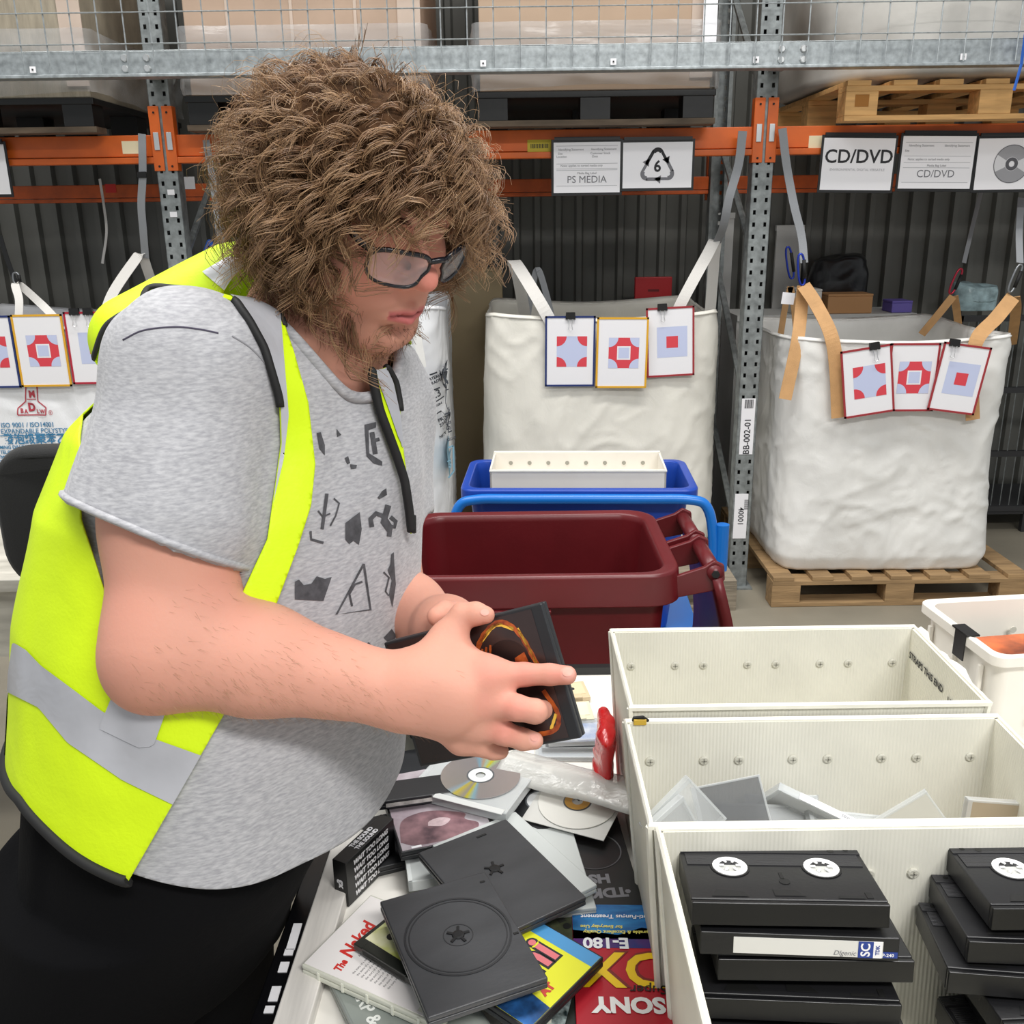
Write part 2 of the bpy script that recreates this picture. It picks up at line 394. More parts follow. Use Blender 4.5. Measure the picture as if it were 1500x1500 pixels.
# wooden pallet with a big wrapped bag, right bay
def wood_pallet(name, lab, w, d, h, m1, loc, rz=0, slats=7, group='wooden pallets', blocks=3, rot=None):
    t = thing(name, lab, 'pallet', loc, rz, group)
    th = .02; bh = h-3*th
    for i in range(slats): bx('deck_board', m1, t, -w/2+.05+(w-.1)*i/(slats-1), 0, h-th/2, .095, d, th, bevel=.002)
    for iy in (-1, 0, 1):
        bx('stringer_board', m1, t, 0, iy*(d/2-.05), h-1.5*th, w, .1, th, bevel=.002)
        bx('bottom_board', m1, t, 0, iy*(d/2-.05), th/2, w, .1, th, bevel=.002)
        for ix in range(blocks): bx('block', m1, t, -w/2+.065+(w-.13)*ix/(blocks-1), iy*(d/2-.05), th+bh/2, .13, .1, bh, bevel=.002)
    return t
p = PY(1236, 180, 4.09)
wp = wood_pallet('wooden_pallet', 'fresh pine pallet on the beams above the CD/DVD signs', 1.2, 1.1, .15, wood_n, (p[0]+.6, 4.09+.55, 2.07), group='wooden pallets')
MB(TR(-.535, -.5515, .075) @ RX(90)).box(0, 0, 0, .055, .045, .001).build('stamp', M('burnt stamp', 'a06a2c', .8), wp)
tarp = M('grey white tarp', 'bdbab4', .5, var=.1, vs=6, bump2=.5, bs2=7, bump=.1, bs=60)
def sack(name, lab, cat, cx, cy, z0, w, d, h, mat, seed, sag=.1, group=None, ex=4., amp=.02, overhang=.0, fq=9, parent=None):
    nz = SN(seed, 9, fq); nz2 = SN(seed+1, 9, fq*3); U = 120; V = 46; G = np.zeros((U, V, 3))
    for i in range(U):
        a = 2*math.pi*i/U; c, s = math.cos(a), math.sin(a); k = (abs(c)**ex+abs(s)**ex)**(-1/ex)
        for j in range(V):
            v = j/(V-1)
            if v < .08: rr = .75+.25*(v/.08)**.5; zz = 0.0+.02*h*(v/.08)
            elif v > .88: q = (v-.88)/.12; rr = max(.001, 1-q**2.2); zz = h*(.02+.98*(.8/.8)) if 0 else h*(.9+.1*math.sin(q*math.pi/2))
            else: rr = 1.; zz = h*(.02+.88*(v-.08)/.8)
            rr *= 1+.06*math.sin(math.pi*v)
            G[i, j] = (w/2*k*c*rr, d/2*k*s*rr, zz)
    Pn = G.reshape(-1, 3); dd = amp*nz(Pn+np.array([cx, cy, z0]))+amp*.4*nz2(Pn); nrm = Pn*np.array([1, 1, 0]); nrm /= np.linalg.norm(nrm, axis=1)[:, None]+1e-6
    Pn = Pn+nrm*dd[:, None]; Pn[:, 2] += np.where(Pn[:, 2] > h*.4, dd*1.2, 0)
    mb = MB(); mb.grid(Pn.reshape(U, V, 3), closed=True)
    o = mb.build(name, mat, parent, smooth=True); o.location = (cx, cy, z0)
    return tag(o, lab, cat, group) if lab else o
sack('wrapped_bulk_bag', 'big grey white wrapped bag lying on the fresh pine pallet', 'bag', p[0]+.66, 4.09+.60, 2.222, 1.34, 1.1, .85, tarp, 5, amp=.05, fq=6)
t = thing('blue_tie_rope', 'blue rope tied round the wrapped bag on the pine pallet', 'rope', PY(1487, 120, 3.98))
bl_rope = M('blue rope', '2f66c4', .6)
MB().tube([(0, 0, -.03), (.005, -.02, .06), (-.01, -.05, .16), (.02, -.08, .26), (.0, -.06, .36)], .006, 6).tube([(.02, -.01, .1), (.03, -.04, .2), (.01, -.07, .3)], .005, 6).build('strand', bl_rope, t)
# ------------------------------------------------------------------ signs on the beams
def sign(px0, px1, py0, py1, Y, lab, tilt=0., fr=.012):
    a = PY(px0, py0, Y); b = PY(px1, py0, Y); c = PY(px0, py1, Y); w = b[0]-a[0]; h = a[2]-c[2]
    cx, cz = (a[0]+b[0])/2, (a[2]+c[2])/2-0.
    m = Matrix.Translation((cx, Y, cz)) @ RY(tilt) @ RX(90)
    t = thing('document_sign', lab, 'sign', M4=m, group='framed signs hung on the racking beams')
    bx('frame', black_p, t, 0, 0, -.002, w+fr*1.6, h+fr*2, .004, bevel=.001)
    bx('page', white_p, t, 0, 0, .0008, w, h, .001)
    bx('clip_bar', black_p, t, 0, h/2+.014, .001, w*.98, .014, .008)
    return t, w, h
YS = 4.225
t, w, h = sign(811, 909, 209, 283, YS, 'PS MEDIA paper sign in a black frame on the orange beam')
text('PS MEDIA', .040, ink_g, t, TR(-.0, -h*.24, .002))
for yy, x0, x1 in ((.43, -.46, .46), (.08, -.46, .46), (-.02, -.46, .46), (-.05, -.46, .46), (-.36, -.46, .46)): flat(rect(x0*w, yy*h-.0008, x1*w, yy*h+.0008), ink_l, t, TR(0, 0, .002))
for i, (s, x, yy) in enumerate((('Identifying Statement', -.24, .36), ('Identifying Statement', .25, .36), ('Site', -.40, .28), ('Customer Stock', .2, .28), ('Location', -.38, .22), ('Date', .12, .22), ('Note: applies to sorted media only', -.08, .04), ('Media Bag Label', 0, -.11))):
    text(s, .0125, ink_g, t, TR(x*w, yy*h, .002))
t, w, h = sign(913, 1015, 209, 276, YS-.004, 'recycling triangle sign with the number 6')
text('6', .062, ink, t, TR(.0, -.006, .002), bold=.0015)
R = .066
for q in range(3):
    ang = 90-120*q
    mb = MB(TR(0, -.008, .002) @ RZ(-120*q))
    m_ = ink if q == 0 else ink_g
    # one bent arrow: leg, rounded corner, leg, head
    mb.add([(-.052+.0, .018, 0), (-.040, .011, 0), (-.014, .056, 0), (-.022, .068, 0)], [(0, 1, 2, 3)])
    ringpoly(mb, 0, .052, .009, .026, 20, 160, 0, 14)
    mb.add([(.014, .056, 0), (.024, .062, 0), (.040, .034, 0), (.030, .028, 0)], [(0, 3, 2, 1)])
    mb.add([(.020, .030, 0), (.050, .044, 0), (.046, .012, 0)], [(0, 2, 1)])
    mb.build('recycling_arrow', m_, t)
t, w, h = sign(1207, 1312, 203, 279, YS, 'CD/DVD sign in bold black letters', tilt=1.2)
text('CD/DVD', .075, ink, t, TR(.002, .028, .002), bold=.0012)
text('ENVIRONMENTAL DIGITAL VERSATILE', .0135, ink_l, t, TR(0, -.022, .002))
t, w, h = sign(1323, 1430, 200, 277, YS, 'CD/DVD document sign with outlined grey lettering', tilt=1.0)
text('CD/DVD', .042, ink_g, t, TR(0, -h*.22, .002))
for yy in (.38, .12, .0, -.1, -.38): flat(rect(-.46*w, yy*h-.0008, .46*w, yy*h+.0008), ink_l, t, TR(0, 0, .002))
for s, x, yy in (('Identifying Statement', -.24, .32), ('Identifying Statement', .25, .32), ('Site', -.43, .22), ('Note: applies to sorted media only', -.12, .06), ('Media Bag Label', 0, -.06)): text(s, .0125, ink_g, t, TR(x*w, yy*h, .002))
t, w, h = sign(1435, 1545, 203, 278, YS, 'sign showing a grey disc picture beside the CD/DVD signs')
mb = MB(TR(-.01, 0, .002)); ringpoly(mb, 0, 0, .028, .075, 0, 360, 0, 40); mb.build('disc_print', M('disc print grey', '9b9b9f', .5), t)
mb = MB(TR(-.01, 0, .0025)); ringpoly(mb, 0, 0, .026, .074, 150, 205, 0); mb.build('disc_highlight', M('disc print pale', 'd9d9dc', .5), t)
mb = MB(TR(-.01, 0, .0025)); ringpoly(mb, 0, 0, .026, .074, -30, 25, 0); mb.build('disc_highlight', M('disc print pale', 'd9d9dc', .5), t)
mb = MB(TR(-.01, 0, .003)); ringpoly(mb, 0, 0, .012, .026, 0, 360, 0); ringpoly(mb, 0, 0, .0735, .076, 0, 360, 0, 40); mb.build('disc_hub', M('disc print dark', '55555a', .5), t)
t, w, h = sign(-100, 5, 213, 286, YS, 'paper sign in a black frame above the printed foam bag')
# ------------------------------------------------------------------ bulk bags
def bagmat(nm, c): return M(nm, c, .5, var=.05, vs=5, bump=.12, bs=220, bump2=.75, bs2=8, stretch=(1.2, 1.2, .8), spec=.35)
bagw = bagmat('woven white bag', 'e8e7e3'); bagw2 = bagmat('woven warm white bag', 'e6e3d9'); bagw3 = bagmat('woven bright bag', 'eeeff1')
strapw = M('white webbing', 'e2dfda', .7, bump=.3, bs=300); strapg = M('grey webbing', '8f9296', .65, bump=.2, bs=260); strapt = M('tan webbing', 'c79a68', .65, bump=.25, bs=240, var=.08, vs=20)
BAG = {}
def fibc(key, lab, x0, x1, y0, y1, z0, z1, mat, seed, bulge=.05, sag=.04, tw=.0, low=None, amp=.008):
    """open woven bulk bag: square section, bulging sides, soft wrinkles, sagging rim, inner lining"""
    w, d, h = x1-x0, y1-y0, z1-z0; cx, cy = (x0+x1)/2, (y0+y1)/2
    A = SN(seed, 9, 8); B = SN(seed+3, 12, 24); Cn = SN(seed+7, 10, 55)
    U = 240; V = 100; G = np.zeros((U, V, 3)); NR = np.zeros((U, V, 3))
    a = np.linspace(0, 2*np.pi, U, endpoint=False)
    for j in range(V):
        v = min(1, j/(V-10)); inner = max(0, j-(V-10))
        ex = 9-4*math.sin(math.pi*min(1, v*1.1)); c, s = np.cos(a), np.sin(a); k = (np.abs(c)**ex+np.abs(s)**ex)**(-1/ex)
        b = 1+bulge*(math.sin(math.pi*v**.7))-(.04*(1-v/.06) if v < .06 else 0)
        px, py = w/2*k*c, d/2*k*s
        corner = np.minimum(np.abs(c), np.abs(s))*1.414
        zz = h*v-(sag*(1-corner**2)*v**3)
        NRx, NRy = np.sign(c)*(np.abs(c)**3), np.sign(s)*np.abs(s)**3; nn = np.hypot(NRx, NRy)
        G[:, j, 0] = px*b*(1+tw*(v-.5)); G[:, j, 1] = py*b; G[:, j, 2] = zz-inner*.03
        if inner: G[:, j, 0] -= NRx/nn*.012; G[:, j, 1] -= NRy/nn*.012
        NR[:, j, 0] = NRx/nn; NR[:, j, 1] = NRy/nn
    Pn = G.reshape(-1, 3); Nn = NR.reshape(-1, 3)
    Q = Pn*np.array([1.25, 1.25, .95]); W_ = np.stack([A(Q*1.1), A(Q[:, ::-1]), B(Q*.5)], 1); rg = lambda n, P: np.clip(1-np.abs(n(P))*1.6, 0, 1)**2; dd = amp*(.9*A(Q)+.75*rg(B, Q+.2*W_)+.35*rg(Cn, Q+.12*W_))
    Pn = Pn+Nn*dd[:, None]
    mb = MB(); mb.grid(Pn.reshape(U, V, 3), closed=True)
    mb.f.append(tuple(i*V for i in range(U))[::-1])
    t = thing('bulk_bag', lab, 'bulk bag', (cx, cy, z0), group='woven bulk bags hung in the racking')
    o = mb.build('bag_body', mat, t, smooth=True)
    BAG[key] = (t, BVHTree.FromPolygons([tuple(np.array(p)+np.array([cx, cy, z0])) for p in mb.v], mb.f), (cx, cy, z0))
    # hem round the rim
    rim = [Pn.reshape(U, V, 3)[i, V-11] for i in range(0, U, 2)]
    MB().tube([tuple(p) for p in rim], .006, 5, closed=True).build('rim_hem', mat, t, smooth=True)
    return t
fibc('L', 'printed white bulk bag with the red logo and blue foam text', -2.72, -1.56, 4.22, 5.15, .15, 1.32, bagw3, 11)
fibc('C', 'white bulk bag with black printed panel behind the man', -1.33, -.31, 4.15, 5.1, .15, 1.36, bagw3, 21, bulge=.03)
fibc('M', 'white bulk bag standing behind the blue cart', -.10, .955, 4.32, 5.2, .15, 1.31, bagw2, 31, bulge=.06, sag=.03)
fibc('R', 'white bulk bag with tan straps on a wooden pallet', 1.22, 2.19, 4.06, 5.0, .15, 1.215, bagw, 45, bulge=.02, sag=.02, tw=-.02, amp=.010)
for nm, lab, x, w in (('L', 'worn pallet under the printed foam bag', -2.14, 1.2), ('C', 'worn pallet under the bag behind the man', -.84, 1.1), ('M', 'grey weathered pallet under the bag behind the blue cart', .44, 1.14), ('R', 'brown wooden pallet under the bag with tan straps', 1.76, 1.165)):
    wood_pallet('wooden_pallet', lab, w, 1.1, .145, wood_g if nm == 'M' else wood, (x, 4.52 if nm != 'R' else 4.55, 0.0005))
def prt(key, poly_fn, mat, name='print'): pass
def on_bag(key, mb, mat, name='print'):
    t, bvh, c = BAG[key]; mb.v = [tuple(np.array(p)-np.array(c)) for p in lay(bvh, mb.v, (0, 1, 0), .003)]
    return mb.build(name, mat, t)
def bag_text(key, s, size, mat, px, py, Y, al='LEFT', bold=0., squeeze=1., m=None, sp=1.):
    v, f = text_mesh(s, size, al, bold, squeeze=squeeze, sp=sp)
    p = PY(px, py, Y); m4 = m if m is not None else frame(p, (1, 0, 0), (0, 0, 1))
    mb = MB(); mb.v = [xf(m4, q) for q in v]; mb.f = list(f); return on_bag(key, mb, mat, 'lettering')
redp = M('red print', 'b8404e', .6); bluep = M('blue print', '3f7fa8', .6); darkp = M('dark print', '3c4048', .6); cyanp = M('pale blue print', '7fa9bd', .6)
YL = 4.2
# logo: flask outline with letters
q = lambda x, y: tuple(PY(x, y, YL))
def outline(mb, pts, w):
    for a, b in zip(pts, pts[1:]):
        A, B = Vector(q(*a)), Vector(q(*b)); d = (B-A).normalized(); n = Vector((-d.z, 0, d.x))*w/2
        k = 3; r = [A+(B-A)*i/k for i in range(k+1)]
        mb.add([tuple(p+n) for p in r]+[tuple(p-n) for p in r], [(i, i+1, k+2+i, k+1+i) for i in range(k)])
mb = MB(); outline(mb, [(37, 566), (53, 566), (55, 588), (67, 597), (67, 608), (26, 608), (26, 598), (37, 588), (37, 566)], .005); outline(mb, [(39, 585), (52, 585)], .004)
on_bag('L', mb, redp, 'logo_outline')
for s, sz, x, y, bo in (('M', .042, 46, 578, .002), ('D', .05, 46, 597, .003), ('B', .028, 32, 602, .001), ('A', .026, 38, 603, .001), ('L', .026, 55, 603, .001), ('W', .026, 62, 603, .001), ('®', .03, 74, 605, .0)): bag_text('L', s, sz, redp, x, y, YL, 'CENTER', bo, squeeze=.85)
for s, sz, y, m_, bo, x in (('ISO 9001 / ISO14001', .030, 623, bluep, .0005, 2), ('EXPANDABLE POLYSTYRENE', .030, 632, bluep, .0003, 2), ('發泡級聚苯乙烯', .052, 644, bluep, .0012, 6), ('MING DIH INDUSTRY CO.,LTD.(TAIWAN)', .022, 655, bluep, .0006, 1), ('TEL:886-7-7872611  FAX:886-7-7873818', .021, 662, bluep, .0006, 2), ('http://www.mingdih.com.tw', .025, 668.5, bluep, .0006, 2), ('E-mail:minedih@ms20.hinet.net', .021, 676, bluep, .0004, 2), ('(100% RECYCLABLE)', .02, 685, cyanp, .0003, 8)):
    bag_text('L', s, sz, m_, x, y, YL, 'LEFT', bo, squeeze=.92)
mb = MB(); outline(mb, [(1, 638), (40, 637.5), (110, 637)], .004); on_bag('L', mb, bluep, 'rule_line')
# printed panel on the bag behind the man
YC = 4.12; q = lambda x, y: tuple(PY(x, y, YC))
mb = MB()
for a, b in (((628, 552), (642, 549)), ((629, 576), (642, 574)), ((632, 595), (647, 590)), ((636, 613), (659, 604)), ((646, 638), (662, 631))): outline(mb, [a, b], .006)
outline(mb, [(642, 550), (646, 570), (656, 600)], .003); outline(mb, [(646, 546), (656, 540)], .006); outline(mb, [(646, 548), (653, 566)], .008); outline(mb, [(649, 548), (656, 562)], .008); outline(mb, [(647, 574), (657, 570)], .004)
on_bag('C', mb, darkp, 'printed_panel')
for s, x, y, sz in (('MATERIAL', 635, 557, .02), ('GRADE', 635, 564, .02), ('23', 637, 583, .05), ('VIRGIN', 638, 600, .016), ('PRICE #', 650, 621, .024), ('220 KG', 651, 629, .024), ('NET WEIGHT', 655, 645, .018)):
    bag_text('C', s, sz, darkp, x, y, YC, 'CENTER', .0004, squeeze=.8, m=frame(PY(x, y, YC), (1, 0, .28), (0, 0, 1)))
mb = MB(); outline(mb, [(653, 657), (664, 653), (665, 690), (657, 700), (653, 657)], .008); on_bag('C', mb, cyanp, 'printed_panel')
bag_text('C', 'G', .05, cyanp, 658, 680, YC, 'CENTER', .001, squeeze=.6)
mb = MB(); mb.b6(-.02, .02, -.002, .002, -.16, 0); mb.M = Matrix.Identity(4)
t, bvh, c = BAG['C']
p0 = Vector(PY(618, 530, YC)); MB().ribbon([tuple(Vector(PY(x, y, YC-.005))-Vector(c)) for x, y in ((604, 452), (611, 490), (619, 538))], .035, .003, (1, 0, 0)).build('fabric_tie', bagw, t)
# ---- straps
def strap(pts, mat, w, lab, wv=(1, 0, 0), parent=None, name='hanging_strap', th=.003, n=8, group='grey straps holding the bulk bags'):
    P = cr([PY(*p) for p in pts], n)
    if parent is not None:
        P = P-np.array(parent[1]); return MB().ribbon([tuple(p) for p in P], w, th, wv).build(name, mat, parent[0], smooth=False)
    b = P[0]; o = MB().ribbon([tuple(p-b) for p in P], w, th, wv).build(name, mat); o.location = b
    return tag(o, lab, 'strap', group)
def loop(key, pts, w, mat): strap(pts, mat, w, '', parent=(BAG[key][0], BAG[key][2]), name='lifting_loop')
loop('L', [(27, 475, 4.22), (28, 440, 4.25), (24, 415, 4.3), (60, 445, 4.3), (84, 470, 4.24)], .035, strapw)
loop('L', [(150, 470, 4.22), (165, 430, 4.25), (195, 385, 4.28), (207, 373, 4.3), (216, 395, 4.34), (226, 425, 4.4), (240, 470, 4.45)], .045, strapw)
loop('M', [(822, 500, 4.30), (795, 450, 4.3), (765, 400, 4.36), (752, 382, 4.42), (760, 410, 4.46), (770, 470, 4.6)], .055, strapw)
loop('M', [(812, 480, 4.7), (800, 430, 4.7), (788, 395, 4.7), (780, 420, 4.72), (772, 470, 4.75)], .03, strapg)
loop('M', [(985, 470, 4.30), (1005, 430, 4.3), (1035, 375, 4.34), (1048, 352, 4.38), (1046, 380, 4.42), (1040, 460, 4.5)], .05, strapw)
loop('R', [(1228, 612, 4.015), (1225, 540, 4.015), (1217, 490, 4.03), (1195, 445, 4.1), (1177, 418, 4.14)], .06, strapt)
loop('R', [(1177, 418, 4.14), (1174, 450, 4.16), (1168, 500, 4.10), (1150, 585, 4.06)], .055, strapt)
loop('R', [(1158, 420, 4.7), (1150, 450, 4.7), (1142, 500, 4.7)], .03, strapt); loop('R', [(1158, 420, 4.7), (1163, 450, 4.7), (1166, 480, 4.7)], .03, strapt)
loop('R', [(1425, 615, 4.015), (1424, 560, 4.015), (1430, 500, 4.03), (1460, 465, 4.12), (1484, 435, 4.18)], .06, strapt)
loop('R', [(1486, 435, 4.2), (1488, 455, 4.4), (1482, 505, 4.7)], .045, strapt)
loop('R', [(1396, 434, 4.6), (1375, 460, 4.62), (1350, 490, 4.65)], .04, strapt); loop('R', [(1398, 434, 4.6), (1402, 460, 4.7), (1406, 500, 4.8)], .035, strapt)
strap([(208, 196, 4.22), (209, 255, 4.22), (207, 300, 4.23), (210, 340, 4.26), (213, 378, 4.3)], strapg, .032, 'light grey strap with a buckle hung beside the slotted post')
p = PY(208, 256, 4.215); tag(MB(Matrix.Translation(p)).b6(-.02, .02, -.006, .004, -.012, .012).build('strap_buckle', blackm, bevel=.003), 'black buckle on the grey strap beside the slotted post', 'buckle')
strap([(302, 205, 4.22), (311, 260, 4.22), (318, 310, 4.22), (322, 345, 4.24), (332, 395, 4.3)], strapg, .03, 'light grey strap hanging behind the curly hair')
strap([(1088, 192, 4.2), (1082, 240, 4.2), (1068, 290, 4.2), (1060, 330, 4.25), (1050, 356, 4.38)], strapg, .036, 'grey strap beside the post holding the bag behind the blue cart')
strap([(1146, 188, 4.2), (1152, 240, 4.2), (1163, 300, 4.2), (1174, 345, 4.2), (1178, 385, 4.18)], strapg, .034, 'grey strap holding the front corner of the tan strapped bag')
strap([(1440, 270, 4.9), (1425, 330, 4.75), (1412, 385, 4.65)], strapg, .02, 'thin grey strap hooked to the rear of the tan strapped bag')
strap([(1496, 290, 4.4), (1493, 340, 4.3), (1494, 385, 4.22)], strapg, .03, 'grey strap holding the outer corner of the tan strapped bag')
strap([(0, 345, 4.3), (8, 372, 4.3), (16, 395, 4.3), (24, 415, 4.3)], black_p, .02, 'black strap holding the printed foam bag')
strap([(146, 262, 4.9), (152, 300, 4.85), (156, 340, 4.85), (150, 386, 4.85)], strapw, .012, 'thin frayed white cord hanging from the rear beam')
def carabiner(px, py, Y, h, tilt, m1, lab):
    p = PY(px, py, Y); t = thing('carabiner', lab, 'carabiner', M4=Matrix.Translation(p) @ RY(tilt), group='carabiners on the bulk bag straps')
    ring = [(.014*math.copysign(abs(math.cos(a))**.7, math.cos(a)), 0, h/2*math.copysign(abs(math.sin(a))**.8, math.sin(a))) for a in np.linspace(0, 2*math.pi, 22, endpoint=False)]
    MB().tube(ring, .005, 6, closed=True).build('ring', m1, t, smooth=True)
    MB().tube([(.013, 0, -h*.3), (.013, 0, h*.3)], .008, 8).build('grip', blackm, t, smooth=True)
blu_m = M('blue anodised metal', '2a3fa8', .3, .6); red_m = M('red anodised metal', 'b02a40', .3, .6)
carabiner(1157, 385, 4.66, .15, -12, blu_m, 'blue rimmed carabiner at the rear loop by the post')
carabiner(1174, 395, 4.14, .13, -8, blu_m, 'blue carabiner at the front tan loop by the post')
carabiner(1400, 412, 4.6, .12, 18, red_m, 'red carabiner at the rear middle loop')
carabiner(1487, 408, 4.18, .12, 16, M('grey metal', '8a8d90', .3, .7), 'steel carabiner at the outer front tan loop')
carabiner(24, 408, 4.3, .05, 0, M('grey metal', '8a8d90', .3, .7), 'small steel carabiner above the printed foam bag')
# ---- picture cards clipped on the bags
lblue = M('pale blue print', 'c3cbe8', .55); lblue = M('pale lilac print', 'c4cce9', .55); cred = M('card red print', 'd9434f', .55)
fr_m = {'blue': M('navy frame', '27376f', .45), 'yellow': M('amber frame', 'e0a92c', .45), 'red': M('dark red frame', '9e2f36', .45), 'dred': M('crimson frame', 'b02338', .45)}
def card(kind, fr, pxc, pyc, Y, lab, tilt=0., w=.222, h=.315, clip=None, yaw=0, lean=0):
    p = PY(pxc, pyc, Y); m = Matrix.Translation(p) @ RZ(yaw) @ RX(lean) @ RY(tilt) @ RX(90)
    t = thing('picture_card', lab, 'card', M4=m, group='framed pattern cards clipped on the bulk bags')
    b = .0085
    mb = MB(); mb.b6(-w/2, w/2, h/2-b, h/2, -.002, .003).b6(-w/2, w/2, -h/2, -h/2+b, -.002, .003).b6(-w/2, -w/2+b, -h/2, h/2, -.002, .003).b6(w/2-b, w/2, -h/2, h/2, -.002, .003)
    mb.build('frame', fr_m[fr], t)
    bx('page', white_p, t, 0, 0, 0, w-.004, h-.004, .0015)
    S = .068; cx, cy = .008, -.0
    T = TR(cx, cy, .0012)
    if kind == 'corners':
        flat(rect(-S, -S, S, S), lblue, t, T)
        for sx, sy, a in ((1, 1, 180), (-1, 1, 270), (-1, -1, 0), (1, -1, 90)): flat([(sx*S, sy*S)]+arcpts(sx*S, sy*S, .044, a, a+90), cred, t, T, .0004, 'red_corner')
    elif kind == 'cross':
        flat(rect(-S, -S, S, S), cred, t, T)
        for sx, sy, a in ((1, 1, 180), (-1, 1, 270), (-1, -1, 0), (1, -1, 90)): flat([(sx*S, sy*S)]+arcpts(sx*S, sy*S, .042, a, a+90), lblue, t, T, .0004, 'blue_corner')
        flat(rect(-.03, -.03, .03, .03), white_p, t, T, .0004, 'white_square'); flat(rect(-.024, -.024, .024, .024), lblue, t, T, .0007, 'blue_square')
    else:
        flat(rect(-S, -S, S, S), lblue, t, T); flat(rect(-.026, -.026, .026, .026), cred, t, T, .0004, 'red_square')
    if clip is not None:
        for cxx in clip:
            c = MB(TR(cxx, h/2-.002, 0)).prism([(-.022, -.012), (.022, -.012), (.02, .018), (-.02, .018)], -.006, .010).build('binder_clip', black_p, t)
            MB(TR(cxx, h/2-.002, .011)).tube([(-.010, -.01, 0), (-.006, -.04, .003), (-.009, -.056, .004), (0, -.06, .004), (.009, -.056, .004), (.006, -.04, .003), (.010, -.01, 0)], .0014, 5).build('clip_wire', steel, c)
    return t
card('corners', 'blue', -14, 516, 4.19, 'corner pattern card in navy frame on the printed foam bag', clip=[0])
card('cross', 'yellow', 61, 514, 4.185, 'cross pattern card in amber frame on the printed foam bag')
card('square', 'dred', 137, 510, 4.19, 'square pattern card in crimson frame on the printed foam bag', clip=[-.06, .0])
card('corners', 'blue', 835, 515, 4.28, 'corner pattern card in navy frame on the bag behind the cart', clip=[.0], w=.225, h=.315, tilt=.5)
card('cross', 'yellow', 911, 517, 4.265, 'cross pattern card in amber frame on the bag behind the cart', w=.23, h=.315, tilt=.8)
card('square', 'red', 982, 501, 4.285, 'square pattern card in red frame on the bag behind the cart', w=.215, h=.31, tilt=-2.5, clip=[-.035])
card('corners', 'red', 1271, 559, 3.985, 'corner pattern card in red frame on the tan strapped bag', tilt=-8.5, clip=[.035], w=.215, h=.29)
card('cross', 'red', 1336, 553, 4.0, 'cross pattern card in red frame on the tan strapped bag', tilt=.5, w=.21, h=.29)
card('square', 'red', 1405, 555, 3.985, 'square pattern card in red frame on the tan strapped bag', tilt=8, clip=[-.06], w=.205, h=.29)
# ------------------------------------------------------------------ things behind the bags
kraft = M('olive kraft board', '9a8a6c', .8, var=.06, vs=3)
t = thing('cardboard_sheet', 'tall plain cardboard box between the bags behind the man', 'cardboard box', (-.235, 5.4, 0))
bx('side_panel', kraft, t, 0, 0, .72, .40, .25, 1.44, bevel=.004); bx('top_flap', kraft, t, 0, -.02, 1.447, .38, .2, .012)
pal = M('pale grey panel', 'c9c9c6', .6); 
for (px0, px1, py0, py1, Y, lab) in ((1038, 1062, 312, 560, 5.565, 'narrow pale panel standing behind the bag by the post'), (1138, 1160, 330, 560, 5.565, 'pale grey upright panel leaning behind the tan strapped bag'), (722, 738, 392, 560, 5.565, 'thin pale upright panel beside the tall cardboard box')):
    a = PY(px0, py0, Y); b = PY(px1, py1, Y); h = a[2]
    tag(MB(TR((a[0]+b[0])/2, Y, 0)).b6(-(b[0]-a[0])/2, (b[0]-a[0])/2, -.012, .012, 0.001, h).b6(-(b[0]-a[0])/2-.004, (b[0]-a[0])/2+.004, -.015, .015, h-.03, h).build('upright_panel', pal), lab, 'panel')
a = PY(968, 432, 5.0); t = thing('red_crate', 'red plastic crate edge with a hand hole behind the bag by the cart', 'crate', (a[0], 5.28, 0))
rp = M('red plastic', 'b01c22', .4)
MB().b6(-.1, .1, -.02, .02, 0, 1.40).build('panel', rp, t, bevel=.004); bx('hand_hole', M('dark red recess', '6a0d12', .6), t, 0, -.021, 1.33, .06, .004, .012)
# stored odds and ends above the right bag
t = thing('stacked_crate', 'dark stillage with mesh side behind the tan strapped bag', 'stillage', (2.86, 5.33, 0))
dk = M('dark steel', '2e2e30', .6)
for z in (.12, .45, .8, 1.18): bx('rail', dk, t, 0, -.3, z, 1.0, .03, .03)
for x in (-.5, 0, .5): bx('corner_post', dk, t, x, -.3, .6, .03, .03, 1.2)
wr = MB().tube([(0, 0, 0), (0, 0, 1.06)], .003, 4).mesh('wire'); wr.materials.append(galv_d)
for i in range(19): o = link('wire', wr, None, t); o.location = (-.45+i*.05, -.305, .12)
bx('tray', dk, t, 0, -.1, .14, 1.0, .45, .03)
shelf = thing('storage_shelf', 'pale shelf board holding boxes behind the tan strapped bag', 'shelf', (1.70, 5.33, 0))
bx('board', pal, shelf, 0, 0, 1.185, .96, .38, .03); bx('leg', pal, shelf, -.46, 0, .585, .04, .36, 1.17); bx('leg', pal, shelf, .46, 0, .585, .04, .36, 1.17)
def sbox(px, py, w, h, d, mat, lab, nm='small_box', cat='box', lid=None):
    x = PY(px, py, 5.2)[0]; t = thing(nm, lab, cat, (x, 5.25, 1.201)); bx('body', mat, t, 0, 0, h/2, w, d, h, bevel=.004)
    bx('lid', lid or mat, t, 0, 0, h+.006, w*1.01, d*1.01, .012, bevel=.003)
sbox(1243, 440, .24, .09, .16, M('orange brown carton', 'b98a5c', .7), 'flat brown carton on the shelf behind the tan strapped bag')
sbox(1180, 440, .14, .12, .2, M('white carton', 'd6d4cf', .6), 'white carton on the shelf beside the post')
sbox(1318, 462, .11, .05, .14, M('purple box', '6c5fb0', .6), 'purple box on the shelf behind the tan strapped bag')
